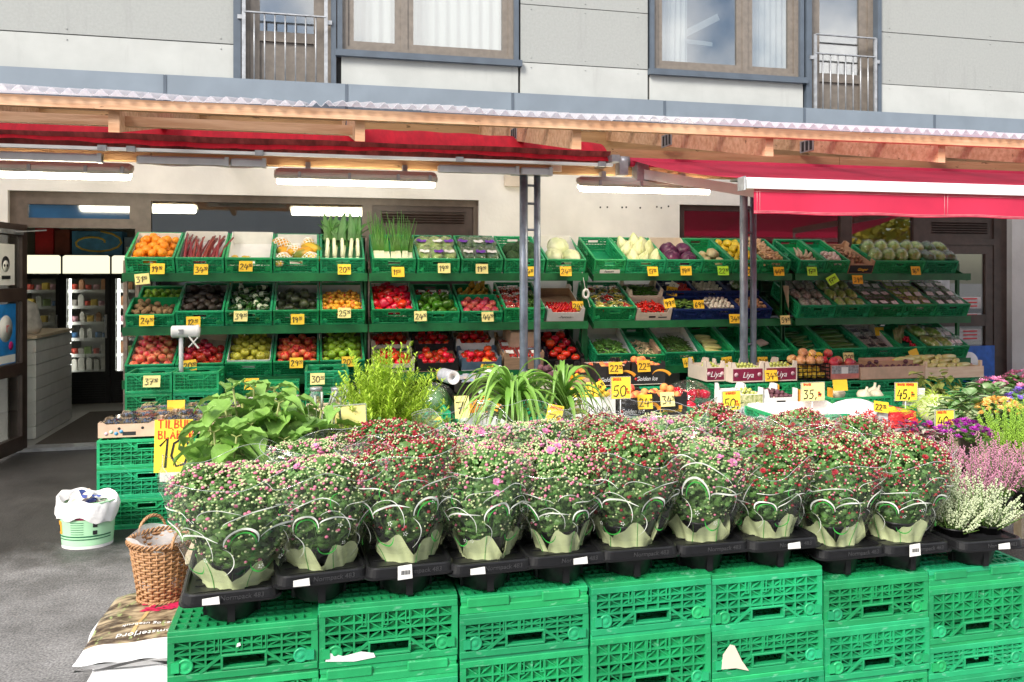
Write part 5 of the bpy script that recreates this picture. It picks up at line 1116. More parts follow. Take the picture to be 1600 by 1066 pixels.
for k in range(8): tag(place('cucumber', PR['cuc'], None, Mc @ T((R.uniform(-.04, .04), .08 + .05 * k, .09 + .012 * (k % 2))) @ Ry(PI / 2 + R.uniform(-.1, .1)) @ Rx(R.uniform(-.4, .4)) @ S(.8, .8, .75)), 'small green cucumber, bottom left crate of the salad rack', 'cucumber', 'small cucumbers')
x, w = b4[1]; Mc, c = rcrate(x, 2, 3, 'of long courgettes', w); liner(c, w, .58, .15, .06, .1, GREEN)
for k in range(9): tag(place('courgette', PR['cuc'], None, Mc @ T((R.uniform(-.02, .02), .08 + .05 * k, .1 + .012 * (k % 2))) @ Ry(PI / 2 + R.uniform(-.05, .05)) @ Rx(R.uniform(-.15, .15)) @ S(1.25, 1.25, 1.15)), 'long dark courgette, second bottom crate of the salad rack', 'courgette', 'long courgettes')
x, w = b4[2]; Mc, c = rcrate(x, 2, 3, 'of white lined black packs', w); liner(c, w, .58, .15, .06, .17, PAPER)
for i in range(6): herb_pack(Mc @ T((-.09 + .14 * (i % 2), .12 + .16 * (i // 2), .08)) @ Rz(.1), 'clear pack on the white liner, bottom shelf of the salad rack', 'liner packs', M('pale_sprouts', (.4, .38, .3), .5, .3, 30) if 'pale_sprouts' not in bpy.data.materials else bpy.data.materials['pale_sprouts'], BLACKC)
x, w = b4[3]; Mc, c = rcrate(x, 2, 3, 'of asparagus and radishes', w); liner(c, w, .58, .15, .06, .1, GREEN)
ASP = M('asparagus', (.2, .26, .08), .5, .3, 20, col2=(.34, .30, .14))
for k in range(3):
    m = MB()
    for j in range(16): m.tube([(R.uniform(-.03, .03), R.uniform(-.02, .02), 0), (R.uniform(-.04, .04), R.uniform(-.03, .03), .17)], [.006, .004], 5)
    tag(m.build('asparagus_bunch', ASP, None, Mc @ T((-.08 + .06 * k, .16 + .05 * k, .08)) @ Rx(-.45)), 'upright bunch of green asparagus, bottom shelf of the salad rack', 'asparagus', 'asparagus bunches')
PR['rad'] = body(sph(.013, .014, 6), 9).mesh('radish', M('radish_skin', (.6, .02, .05), .3, .1, 9)); scatter(Mc, 'rad', [(R.uniform(.02, .13), R.uniform(.1, .3), R.uniform(.08, .12)) for _ in range(24)], 'radish', 'small red radish beside the asparagus', 'radish', 'radishes')
x, w = b4[4]; Mc, c = rcrate(x, 2, 3, 'of bagged cabbages and packs', w); liner(c, w, .58, .15, .06, .1, GREEN)
for i, (dx, dy, dz) in enumerate(((-.16, .34, .15), (-.12, .14, .12), (.02, .3, .14), (.03, .13, .12))): bagged('lettuce', 'bagged long lettuce in the bottom end crate of the salad rack', SALG, .075, .13, .065, Mc @ T((dx, dy, dz)) @ Rz(.4), 'bagged long lettuces', 'lettuce')
for i in range(4): herb_pack(Mc @ T((.13 + .09 * (i % 2), .14 + .18 * (i // 2), .1)) @ Rx(.2), 'white labelled dark pack beside the bagged lettuces at the end', 'end packs', DKG)
o = thing('cardboard_sheet', 'bent brown cardboard flap hanging between the two right racks', 'cardboard', T((X4[0] - .02, 7.66, 1.42))); m = MB(); m.grid(lambda a_, b_: (-.03 + .1 * a_ * b_, .12 * a_, .12 - .36 * b_), 4, 6); m.build('sheet', CARDL, o)
# tape roll hanging at the right edge of rack 2
m = MB(); m.X = T((WX(915, 7.55), 7.56, 1.47)) @ Rx(PI / 2); 
for k in range(24):
    t0, t1 = 2 * PI * k / 24, 2 * PI * (k + 1) / 24
    v = [(r * math.cos(t), r * math.sin(t) * 1.5, z) for t in (t0, t1) for r in (.018, .034) for z in (0, .03)]; m.add(v, [(0, 1, 3, 2), (4, 6, 7, 5), (0, 4, 5, 1), (2, 3, 7, 6), (0, 2, 6, 4), (1, 5, 7, 3)], None, True)
m.X = None; m.bar((WX(915, 7.55), 7.56, 1.52), (WX(912, 7.55), 7.6, 1.68), .004); m.bar((WX(918, 7.55), 7.555, 1.43), (WX(922, 7.55), 7.55, 1.34), .025, .003); tag(m.build('tape_roll', WHITE), 'white roll of tape hanging at the right end of the pepper rack', 'tape')
# ================================================================ PRICE TAGS ON THE RACKS
def tg(px, py, s, on, Y=7.53, mat=None, rot=0, w=.115, h=.093, cents='90'):
    tag_card(W(px, py, Y), s, '%s tag reading %s%s on the %s' % ('lime green' if mat is GTAG else ('pale' if mat is YPALE else 'yellow'), s, '.' + cents if cents else '', on), w, h, mat, rot, cents=cents)
tg(246, 420, '19', 'orange crate'); tg(314, 421, '34', 'rhubarb crate'); tg(384, 416, '24', 'nearly empty pear crate', mat=None); tg(538, 421, '20', 'leek crate')
tg(222, 436, '31', 'shelf edge under the oranges', mat=YPALE, rot=-.1); tg(229, 501, '24', 'kiwi crate'); tg(302, 503, '12', 'dark avocado crate'); tg(376, 494, '39', 'wrapped cucumber crate', mat=YPALE); tg(465, 499, '19', 'large avocado crate'); tg(538, 489, '25', 'nectarine crate', mat=YPALE)
tg(296, 571, '20', 'deep red apple crate', rot=-.1); tg(463, 567, '29', 'striped apple crate'); tg(544, 565, '20', 'green apple crate')
tg(622, 425, '11', 'spring onion crate'); tg(694, 419, '19', 'celery bag crate', mat=YPALE); tg(753, 420, '19', 'dark salad bag crate', mat=YPALE); tg(884, 424, '24', 'white cabbage crate'); tg(827, 424, '14', 'cabbage crate behind the bare double post')
tg(657, 494, '24', 'green pepper crate', mat=YPALE); tg(762, 495, '44', 'pomegranate crate', mat=YPALE); tg(903, 478, '24', 'white cherry tomato box', Y=7.7)
tg(692, 585, '24', 'shelf below the black tomato box'); tg(762, 570, '19', 'blue grey tomato box', Y=7.6, rot=.4)
tg(1020, 424, '17', 'pointed cabbage crate'); tg(1072, 423, '19', 'red cabbage crate'); tg(1130, 423, '22', 'swede crate', mat=GTAG); tg(1170, 424, '42', 'yellow pepper crate'); tg(1217, 424, '44', 'ginger crate')
tg(1050, 455, '99', 'back of the chilli boxes', Y=7.85, rot=.15); tg(1046, 474, '99', 'front cream chilli box', rot=-.15, Y=7.6); tg(1092, 476, '69', 'navy okra crate', Y=7.6); tg(1148, 498, '34', 'white mushroom crate'); tg(1227, 500, '59', 'brown mushroom crate', mat=YPALE)
tg(1076, 566, '49', 'long green bean crate', rot=-.15); tg(1136, 565, '24', 'yellow courgette crate', rot=-.05); tg(1192, 565, '24', 'crate right of the awning double post')
tg(1269, 424, '17', 'horseradish crate', mat=GTAG); tg(1301, 437, '17', 'shelf edge below the turnips', mat=GTAG, rot=-.5); tg(1340, 437, '39', 'shelf edge below the cardboard box'); tg(1431, 423, '16', 'wide lettuce crate'); tg(1374, 518, '', 'shelf above the bottom packs', Y=7.9)
tg(1278, 559, '20', 'small cucumber crate'); tg(1326, 558, '20', 'long courgette crate', mat=YPALE); tg(1428, 553, '', 'asparagus crate', rot=-.3)
# ================================================================ LOWER STALLS IN FRONT OF THE RACKS
def stack(x, y, z0, hs, w, d, lab, grp, rot=0, style='open', latch=False):
    z = z0
    for i, h in enumerate(hs):
        n = ['bottom', 'second', 'third', 'fourth', 'fifth'][i] if i < len(hs) - 1 else 'top'
        crate(T((x, y, z)) @ Rz(rot), w, d, h, style, '%s crate of the %s' % (n, lab), grp, latch=latch); z += h + .014
    return z
G1 = 'stacked crates carrying the lower stalls'
# in front of the left rack
for k, (x0, x1, lab) in enumerate(((WX(196, 7.15), WX(270, 7.15), 'left stack before the apple crates'), (WX(271, 7.15), WX(343, 7.15), 'second stack before the apple crates'))):
    stack((x0 + x1) / 2, 7.12, .012, [.158] * 5, (x1 - x0) - .004, .42, lab, G1)
for (x0, x1, hs, lab) in ((WX(345, 7.0), WX(474, 7.0), [.18, .18, .155], 'wide low stack holding lilac packs'), (WX(476, 7.0), WX(545, 7.0), [.158] * 5, 'stack behind the glass jars')):
    stack((x0 + x1) / 2, 6.98, .012, hs, (x1 - x0) - .004, .5, lab, G1)
cc = crate(T((WX(410, 7.3), 7.36, .53)), .60, .18, .20, 'open', 'green crate standing upright behind the lilac packs', G1)
LIL = M('lilac_film', (.55, .33, .42), .3, .2, 9, col2=(.8, .75, .76), stretch=(1, 1, 9))
for px, lab in ((385, 'long lilac and white wrapped pack, left of two on the low crate'), (443, 'long lilac and white wrapped pack, right of two on the low crate')):
    r = thing('wrapped_pack', lab, 'pack', T((WX(px, 7.0), 7.06, .575)) @ Rz(R.uniform(-.08, .08))); MB().bbox(-.14, .14, -.05, .06, 0, .075, .02).build('wrapper', LIL, r); MB().grid(lambda a, b: (-.142 + .284 * a, -.052 + .11 * b, .078 + .006 * math.sin(a * 12) * math.sin(b * 6)), 12, 4).build('film', BAGF, r)
JG = GLASS('jar_glass', (.9, .93, .9), .12, .6)
for px, lab in ((494, 'glass jar of pickles, left of two in front of the crate'), (527, 'glass jar of pickles, right of two beside the bright green bush')):
    p = W(px, 636, 6.7); r = thing('pickle_jar', lab, 'jar', T((p.x, 6.7, p.z))); m = MB(); m.lathe([(.05, 0), (.058, .01), (.058, .1), (.045, .125), (.045, .145)], 18); m.build('glass', JG, r); m = MB(); m.lathe([(.049, .13), (.049, .155), (.044, .158)], 16); m.build('lid', STEEL, r)
    place('pickles', stick_mesh('pickles', M('pickle_%d' % px, (.5, .48, .2), .4, .3, 20), 16, .05, .014, .035, .035, .05), r, T((0, 0, .015)))
tab = MB().box(WX(478, 6.7), WX(560, 6.7), 6.55, 6.9, W(494, 636, 6.7).z - .03, W(494, 636, 6.7).z - .001)
tb = tab.build('jar_shelf', WOODL); tag(tb, 'narrow board under the pickle jars', 'shelf'); m = MB()
for x in (WX(484, 6.7), WX(554, 6.7)): m.box(x - .02, x + .02, 6.6, 6.85, 0, W(494, 636, 6.7).z - .031)
m.build('leg', WOODL, tb)
tg(237, 596, '37', 'left stack before the apples', Y=7.05, mat=YPALE, w=.13); tg(393, 600, '70', 'low stack with the lilac packs', Y=7.1); tg(496, 592, '30', 'stack behind the glass jars', Y=6.9, mat=YPALE)
# white bag roll holder on a pole in front of the apples
p = W(290, 518, 7.3); r = thing('bag_roll_holder', 'white bag roll holder on a white pole in front of the apples', 'bag dispenser', T((p.x, 7.3, 0)))
m = MB(); m.tube([(-.035, 0, .72), (-.035, 0, p.z)], .018, 10); m.build('pole', WHITE, r)
m = MB(); m.X = T((0, 0, p.z)) @ Rz(.15) @ Ry(PI / 2); m.lathe([(.03, -.115), (.045, -.11), (.05, -.1), (.05, .08), (.054, .082), (.054, .105), (.04, .11), (.02, .112)], 18); m.build('roll', WHITE, r)
m = MB(); m.X = T((0, 0, p.z)) @ Rz(.15) @ Ry(PI / 2); m.lathe([(.034, .111), (.03, .118), (.02, .116)], 16); m.X = None; m.box(-.05, -.01, -.056, -.05, p.z - .02, p.z + .02); m.build('hub', STEEL, r)
m = MB(); m.bar((.03, -.03, p.z - .04), (.11, -.05, p.z - .14), .025, .006); m.bar((.10, -.03, p.z - .05), (.03, -.05, p.z - .13), .025, .006); m.build('cutter', WHITE, r)
# ---- centre stall
for i, x in enumerate([1.30 + .405 * k for k in range(4)]): stack(x + .2, 6.58, .012, [.16, .16, .16, .16], .4, .6, 'upper centre stall, %s stack' % ['leftmost', 'second', 'third', 'rightmost'][i], G1)
for i, x in enumerate([1.02 + .405 * k for k in range(5)]):
    z = stack(x + .2, 5.96, .012, [.165, .165, .165], .4, .6, 'lower centre stall, %s stack' % ['leftmost', 'second', 'third', 'fourth', 'rightmost'][i], G1)
ZU, ZL = .012 + 4 * .174 + .002, .012 + 3 * .179 + .002
crate(T((1.02 - .20, 6.0, .30)) @ Rz(-.0), .24, .6, .16, 'open', 'narrow green crate at the left end of the centre stall', G1); crate(T((1.02 - .20, 6.0, .48)), .24, .6, .16, 'open', 'raised narrow green crate at the left end of the centre stall', G1)
crate(T((1.02 - .20, 6.0, .012)), .24, .6, .27, 'open', 'lowest tall green crate at the left end of the centre stall', G1)
def gold(r, w, h):
    fprint(r, -w * .5 + .004, w * .5 - .004, .006, h - .006, BLACKC)
    m = MB(); m.tube([(w * .24 + (.055 + .006 * k) * math.cos(2.4 - k * .16), -.003, h * .28 + (.05 + .004 * k) * math.sin(2.4 - k * .16)) for k in range(14)], [.002 + .0011 * k for k in range(14)], 6); m.build('fruit_print', ORANGEC, r, S(1, .2, 1))
    ftext(r, 'Golden Ice', .052, -.02, h * .3, WINK, .35, -.0022, .85)
    m = MB(); m.X = T((-w * .38, -.0022, h * .3)) @ Rx(PI / 2); m.lathe([(.014, 0), (.014, .0004)], 14); m.build('fruit_print', REDC, r)
cbx = lambda px0, px1, Y: ((WX(px0, Y) + WX(px1, Y)) / 2, WX(px1, Y) - WX(px0, Y) - .006)
x, w = cbx(930, 985, 6.6); cbox(T((x, 6.6, ZU)), w, .4, .165, BLACKC, 'black fruit box with orange print, left of the upper pair under a 22.90 tag', 'dark printed fruit boxes', CREAM, True, .03, gold)
x2, w2_ = cbx(987, 1040, 6.6); cbox(T((x2, 6.6, ZU)), w2_, .4, .165, BLACKC, 'black fruit box with orange print, right of the upper pair under a 22.90 tag', 'dark printed fruit boxes', CREAM, True, .03, gold)
scatter(T((x2, 6.6, ZU)), 'peach', heap(w2_, .4, .034, .115, p1=.3), 'peach', 'peach in the right upper black box', 'peach', 'peaches right upper'); scatter(T((x, 6.6, ZU)), 'peach', heap(w, .4, .034, .105, p1=.1), 'peach', 'peach in the left upper black box', 'peach', 'peaches left upper')
x3, w3 = cbx(898, 930, 6.62); 
cbox(T((x3, 6.75, ZU)), w3 + .04, .4, .1, BLACKC, 'black cherry print box of plums seen end on, beside the upper black boxes', 'dark printed fruit boxes', CREAM, True, .06, lambda r, w, h: ftext(r, 'Kuju', .05, 0, .05, YTAG, .3)); scatter(T((x3, 6.75, ZU)), 'peach', heap(w3 + .04, .4, .034, .06, p1=.6), 'plum', 'reddish plum in the end on black box', 'plum', 'plums end box')
x, w = cbx(884, 925, 6.5); b = cbox(T((x, 6.46, ZU - .02)), w, .28, .09, CARD, 'small brown box of yellow star leaves below the plums', 'boxes on the centre stall', CARDL, False); m = MB()
for k in range(9): a0 = R.uniform(0, 6); m.add([(R.uniform(-.07, .07), R.uniform(.04, .2), .08), (R.uniform(-.08, .08), R.uniform(.04, .2), .13), (R.uniform(-.08, .08), R.uniform(.04, .2), .10)], [(0, 1, 2)])
tag(m.build('peel_scraps', YTAG, None, T((x, 6.46, ZU - .02))), 'pale yellow peel pieces lying in the small brown box', 'fruit', None, 'stuff')
x, w = cbx(835, 885, 6.5); cbox(T((x, 6.46, ZU)), w, .36, .10, M('grey_brown_wood', (.42, .36, .30), .7, .15, 6, stretch=(1, 6, 6)), 'weathered wooden box of beetroots behind the grassy plant', 'boxes on the centre stall', CREAM, True, .02)
MB().box(x - w / 2 + .02, x + w / 2 - .02, 6.48, 6.80, ZU + .03, ZU + .06).build('paper_sheet', CREAM, b, b.matrix_basis.inverted())
scatter(T((x, 6.46, ZU)), 'fig', heap(w, .36, .036, .07, p1=.35), 'beetroot', 'purple brown beetroot in the weathered wooden box', 'beetroot', 'beetroots', .9)
x, w = cbx(783, 838, 6.7); cbox(T((x, 6.7, ZU - .02)), w, .36, .07, CARD, 'shallow empty brown tray behind the grassy plant', 'boxes on the centre stall', PAPER, False)
def leaf(r, w, h):
    fprint(r, -w * .5 + .003, w * .5 - .003, .003, h - .003, BLACKC); m = MB(); m.tube([(-.035, -.002, h * .55), (-.015, -.002, h * .42), (0, -.002, h * .6), (.012, -.002, h * .42), (.035, -.002, h * .58)], [.004, .014, .016, .014, .004], 8); m.build('leaf_print', M('mint_print', (.55, .75, .6), .5), r, S(1, .15, 1))
    m = MB(); m.X = T((.08, -.0016, h * .5)) @ Rx(PI / 2); m.lathe([(.011, 0), (.011, .001)], 12); m.build('hole', DARK, r); ftext(r, 'FRESH & FRUIT', .014, -.02, h * .12, WINK, 0, -.0025)
x, w = cbx(722, 782, 6.3); cbox(T((x, 6.3, ZL + .14)), w, .4, .10, BLACKC, 'black box with pale leaf print, above the oranges', 'boxes on the centre stall', BLACKC, False, 0, leaf)
m = MB()
for k in range(16): a0, a1 = R.uniform(-.1, .1), R.uniform(.05, .35); m.grid(lambda a, b, a0=a0, a1=a1, q=R.uniform(-.6, .6): (a0 + .09 * (a - .5) + .03 * q * b, a1 + .06 * b, .10 + .035 * b * math.sin(q * 5) + .01 * math.sin(a * 9) + .0015 * k), 3, 3)
tag(m.build('torn_bag_scrap', M('blue_grey_scrap', (.16, .25, .36), .4, .4, 14, col2=(.5, .38, .3)), None, T((x, 6.3, ZL + .14))), 'blue and brown plastic scraps in the black leaf box', 'scraps', None, 'stuff')
r = thing('plastic_roll', 'grey roll of plastic bags with white core lying beside the black leaf box', 'roll', T(W(704, 589, 6.25)) @ Rz(.25)); m = MB(); m.X = Rx(PI / 2); m.lathe([(.02, -.15), (.052, -.15), (.054, -.14), (.054, .05), (.052, .06)], 18, None, 0, True, (False, False)); m.build('sheet_roll', M('grey_film_roll', (.36, .37, .40), .4, .15, 30), r); m = MB(); m.X = Rx(PI / 2); m.lathe([(.052, .0605), (.018, .0615), (.016, .02), (.001, .02)], 18, None, 0, True, (False, True)); m.build('core', WHITE, r)
r = thing('tube_roll', 'white paper tube sticking out of the black leaf box', 'roll', T(W(772, 580, 6.4)) @ Rz(.5)); m = MB(); m.X = Rx(PI / 2 - .3); m.lathe([(.02, -.12), (.03, -.12), (.03, .08), (.02, .08)], 14); m.build('paper', PAPER, r)
x, w = cbx(722, 790, 6.1); cbox(T((x, 5.98, ZL - .12)) @ Rx(.10), w, .34, .2, PAPER, 'white box of oranges with a pale tag behind the grassy plant', 'boxes on the centre stall', PAPER, False)
scatter(T((x, 5.98, ZL - .12)), 'orange', heap(w, .34, .041, .17, p1=.5), 'orange', 'orange in the white box behind the grassy plant', 'orange', 'oranges in the white box', .95)
tag_card(W(722, 636, 5.85), '7', 'pale tag reading 7 on the white orange box', .11, .16, YPALE, cents='')
def donna(r, w, h): ftext(r, 'LADONNA' , .058, -.005, h * .42, INK, 0, -.0015, .95); ftext(r, 'S.p.A', .014, .02, h * .18, INK, 0)
x, w = cbx(898, 963, 5.95); cbox(T((x, 5.96, ZL)), w, .38, .165, PAPER, 'white box of yellow pears lettered in black on the centre stall', 'boxes on the centre stall', PAPER, False, 0, donna)
scatter(T((x, 5.96, ZL)), 'lemon', heap(w, .38, .034, .135, p1=.5), 'lemon', 'yellow lemon in the white lettered box', 'lemon', 'lemons in the white box', 1.05)
PR['chest'] = PR['cherry']; scatter(T((WX(880, 5.9), 5.9, ZL + .02)), 'fig', [(R.uniform(-.08, .08), R.uniform(0, .2), R.uniform(.02, .14)) for _ in range(28)], 'chestnut', 'small dark red plum heaped left of the white lettered box', 'plum', 'dark plums', .55)
x, w = cbx(965, 1019, 5.95); cbox(T((x, 5.96, ZL)), w, .38, .15, BLACKC, 'black fruit box with orange print, left of the lower pair', 'dark printed fruit boxes', CREAM, True, .03, gold); xL = x
x, w = cbx(1021, 1075, 5.95); cbox(T((x, 5.96, ZL)), w, .38, .15, BLACKC, 'black box with citrus print, right of the lower pair', 'dark printed fruit boxes', CREAM, True, .03, lambda r, w, h: (fprint(r, -w * .5 + .004, w * .5 - .004, .006, h - .006, BLACKC), ftext(r, 'Clementine', .04, 0, .04, YTAG, .3, -.0025), [fprint(r, a, a + .03, .05, .08, ORANGEC, -.002, 'fruit_print') for a in (-.11, .07)]))
for xx, ww, g in ((xL, w, 'left'), (x, w, 'right')): scatter(T((xx, 5.96, ZL)), 'peach', heap(ww, .38, .034, .115, p1=.25), 'peach', 'peach in the %s lower black box' % g, 'peach', 'peaches lower ' + g)
tag_card(W(962, 575, 6.55), '22', 'yellow tag reading 22.90 on the left upper black box', .12, .10); tag_card(W(1006, 572, 6.55), '22', 'yellow tag reading 22.90 on the right upper black box', .12, .10)
tag_card(W(1008, 628, 5.9), '24', 'yellow tag reading 24.90 on the left lower black box', .12, .11); tag_card(W(1043, 624, 5.9), '34', 'pale yellow tag reading 34.90 on the right lower black box', .12, .11, YPALE)
tag_card(W(936, 604, 5.9), '34', 'small tilted yellow tag standing in the lemons', .09, .07, YTAG, -.5)
sign_card(W(970, 606, 5.75), .15, .16, '50', 'yellow price sign reading 50 above the lower black boxes', ('DRUER',), ('PR', 'STK'), YSIGN, 0, .15)
# bag of red peppers between the stalls
zb = stack(3.17, 6.45, .012, [.2, .2], .4, .6, 'low stack between the centre and right stalls', G1)
r = thing('pepper_sack', 'large clear sack of red peppers between the two stalls', 'pepper bag', T((3.16, 6.7, zb - .02)))
for i in range(22): place('bell_pepper', PR['rpepper'], r, T((R.uniform(-.15, .16), R.uniform(-.16, .2), .04 + R.uniform(0, .17))) @ Euler((R.uniform(0, 6), R.uniform(0, 6), 0)).to_matrix().to_4x4())
m = crumple('clear_bag', BAGF, .24, .26, .18, .08, 5); place('clear_bag', m, r, T((0, 0, .12)))
# ---- right stall
ZR = .70; ZR2 = .53
for i in range(7): stack(3.62 + .405 * i, 6.68, .012, [.155, .155, .155, .155], .4, .6, 'upper right stall, stack %s' % ['under the wine boxes', 'beside the wine box stack', 'under the black crate', 'under the red fronted box', 'under the brown cardboard box', 'under the wooden box', 'at the right end'][i], G1)
ZR = .012 + 4 * .169 + .002
for i in range(4): stack(3.52 + .405 * i, 6.05, .012, [.155, .155, .155], .4, .6, 'lower right stall, stack %s' % ['under the grape box', 'under the white box', 'under the orange box', 'left of the pepper sign'][i], G1)
ZR2 = .012 + 3 * .169 + .002
def liya(r, w, h):
    fprint(r, -w * .46, w * .46, .012, h - .01, MAROON); ftext(r, 'Liya', .07, 0, h * .48, WINK, .3, -.0025)
    for s in (-1, 1): 
        m = MB(); m.X = T((s * w * .36, -.0022, h * .52)) @ Rx(PI / 2); m.lathe([(.02, 0), (.02, .0004)], 10); m.build('emblem', M('pink_print', (.7, .45, .5), .5), r)
for i, (pa, pb) in enumerate(((1113, 1143), (1143, 1194), (1195, 1246))):
    x, w = cbx(pa, pb, 6.68); cbox(T((x, 6.68 + (.12 if i == 0 else 0), ZR)), w, .38, .13, CREAM, 'wine red printed wooden box of grapes, %s of three' % ['leftmost and narrowest', 'middle', 'right one, with a 34.90 tag'][i], 'wine red boxes', CREAM, True, .05, liya)
    scatter(T((x, 6.68 + (.12 if i == 0 else 0), ZR)), 'cherry', heap(w, .38, .016, .11, p1=.6, y1=.2), 'grape', 'pale green grape in the %s wine red box' % ['leftmost', 'middle', 'right'][i], 'grape', 'grapes wine box %d' % i)
GRP = M('green_grape_skin', (.45, .50, .12), .25, .15, 20, rand=.1)
for o in bpy.data.objects:
    if o.name.startswith('grape') and o.type == 'MESH': o.material_slots[0].link = 'OBJECT'; o.material_slots[0].material = GRP
tag_card(W(1205, 587, 6.62), '34', 'yellow tag reading 34.90 on the right wine red box', .12, .10)
x, w = cbx(1247, 1297, 6.68); r = thing('mesh_crate', 'black mesh crate of lemons with onions on top, beside the wine red boxes', 'crate', T((x, 6.68, ZR))); m = MB()
for s in (0, .376):
    for z in (0, .035, .07, .105, .14): m.bar((-w / 2, s, z + .004), (w / 2, s, z + .004), .006, .008)
    for k in range(8): xx = -w / 2 + w * k / 7; m.bar((xx, s, .004), (xx, s, .148), .006)
for s in (-w / 2, w / 2):
    for z in (0, .035, .07, .105, .14): m.bar((s, 0, z + .004), (s, .376, z + .004), .006, .008)
m.box(-w / 2, w / 2, 0, .376, 0, .004); m.build('lattice', BLACKP, r)
scatter(T((x, 6.68, ZR)), 'lemon', heap(w, .376, .032, .01, p1=.9), 'lemon', 'lemon inside the black mesh crate', 'lemon', 'lemons in the mesh crate')
scatter(T((x, 6.68, ZR)), 'onion', heap(w, .36, .042, .13, p1=.3), 'onion', 'brown onion on top of the black mesh crate', 'onion', 'onions')
x, w = cbx(1298, 1343, 6.68); cbox(T((x, 6.68, ZR)), w, .38, .13, M('salmon_card', (.62, .20, .17), .5), 'box with red stripe and grey print, heaped with pomegranates', 'boxes on the right stall', CARD, False, 0, lambda r, w, h: (fprint(r, -w * .48, w * .48, .05, h - .004, M('grey_print', (.3, .3, .31), .5, .4, 40)), fprint(r, -.04, .03, .05, h - .02, PAPER, -.002, 'label')))
scatter(T((x, 6.68, ZR)), 'pomegranate', heap(w, .38, .046, .10, p1=.6), 'pomegranate', 'pomegranate heaped on the red striped box', 'pomegranate', 'pomegranates right stall', 1.1)
tag_card(W(1274, 559, 6.75), '20', 'orange tag standing behind the onions', .12, .10); 
x, w = cbx(1343, 1443, 6.68); cbox(T((x, 6.66, ZR - .01)), w, .42, .115, CARDL, 'wide plain brown cardboard tray on the right stall', 'boxes on the right stall', CARD, False)
cbox(T((x + .1, 6.75, ZR + .06)), w * .55, .3, .09, CARD, 'second brown tray nested inside the wide one', 'boxes on the right stall', CARDL, False); scatter(T((x, 6.66, ZR)), 'fig', heap(w, .25, .03, .07, p1=.2), 'chestnut', 'brown chestnut in the wide cardboard tray', 'chestnut', 'chestnuts', .6)
x, w = cbx(1443, 1535, 6.68); r = thing('wooden_crate', 'pale wooden crate of long pale courgettes, right end of the upper stall', 'crate', T((x, 6.66, ZR - .02))); m = MB(); m.box(-w / 2, w / 2, 0, .008, 0, .105); m.box(-w / 2, w / 2, .39, .398, 0, .105); m.box(-w / 2, -w / 2 + .008, .008, .39, 0, .105); m.box(w / 2 - .008, w / 2, .008, .39, 0, .105); m.box(-w / 2, w / 2, .008, .39, 0, .006); m.build('slats', WOODL, r)
m = MB(); 
for sx in (-1, 1):
    for y in (.01, .362): m.box(sx * (w / 2 - .02) - .012, sx * (w / 2 - .02) + .012, y, y + .026, .004, .16)
m.build('corner_post', WOODL, r)
for k in range(15): tag(place('courgette', PR['squash'], None, T((x - w / 2 + .1 + (w - .2) * (k % 5) / 4, 6.80 + .1 * (k // 5), ZR + .08 + .03 * (k // 5))) @ Rz(R.uniform(.3, .9)) @ Ry(PI / 2) @ S(1.25, 1.25, 1.3)), 'long pale courgette in the wooden crate', 'courgette', 'pale courgettes')
tag(place('courgette', PR['squash'], None, T((x - w / 2 - .06, 6.86, ZR + .14)) @ Rz(.3) @ Ry(PI / 2) @ S(1.4)), 'fat pale courgette lying left of the wooden crate', 'courgette')
tag_card(W(1405, 565, 6.9), '', 'yellow tag lying on the wide cardboard tray', .13, .07, YTAG, -.2)
def lid(r, w, h): ftext(r, 'Lidonna', .062, 0, h * .32, INK, .35, -.0015); MB().bbox(-.04, .04, -.0012, .0, h * .66, h * .80, .0005).build('hand_hole', DARK, r)
x, w = cbx(1150, 1193, 6.05); cbox(T((x, 6.05, ZR2)), w, .38, .16, PAPER, 'grape printed box with the name on its lower half, left of the two named boxes', 'boxes on the right stall', PAPER, True, .05, lambda r, w, h: (ftext(r, 'Lidonna', .05, 0, h * .18, INK, .35, -.0035), MB().box(-w * .5, w * .5, -.003, -.002, .005, .06).build('label', M('grey_label', (.6, .62, .63), .5), r), fprint(r, -w * .48, w * .48, .062, h - .004, M('grape_print', (.2, .26, .04), .5, 0, 30, col2=(.75, .7, .4)))))
scatter(T((x, 6.05, ZR2)), 'cherry', heap(w, .38, .017, .14, p1=.7, y1=.2), 'grape', 'pale green grape in the grape printed box', 'grape', 'grapes printed box')
x, w = cbx(1194, 1247, 6.05); cbox(T((x, 6.05, ZR2)), w, .38, .125, PAPER, 'white box lettered in black script with a hand hole', 'boxes on the right stall', CREAM, True, .07, lid); scatter(T((x, 6.05, ZR2)), 'fig', heap(w, .38, .02, .11, p1=.4, y1=.25), 'grape', 'dark red grape in the white script box', 'grape', 'red grapes', .55)
for o in bpy.data.objects:
    if o.name.startswith('grape') and o.get('label', '').startswith('pale') : o.material_slots[0].link = 'OBJECT'; o.material_slots[0].material = GRP
x, w = cbx(1248, 1302, 6.05); cbox(T((x, 6.05, ZR2)), w, .38, .085, ORANGEC, 'orange striped box behind the 35 sign', 'boxes on the right stall', CREAM, True, .10, lambda r, w, h: fprint(r, -w * .1, w * .45, .01, .04, YPALE))
sign_card(W(1143, 626, 5.8), .15, .145, '50,-', 'yellow price sign reading 50 at the left corner of the right stall', ('MINIDRUER',), ('PR', 'STK'), YSIGN, -.03, .2); sign_card(W(1270, 612, 5.7), .20, .14, '35,-', 'white price sign reading 35 before the orange box', ('SPANSK',), ('PR', 'STK'), YPALE, 0, .35)
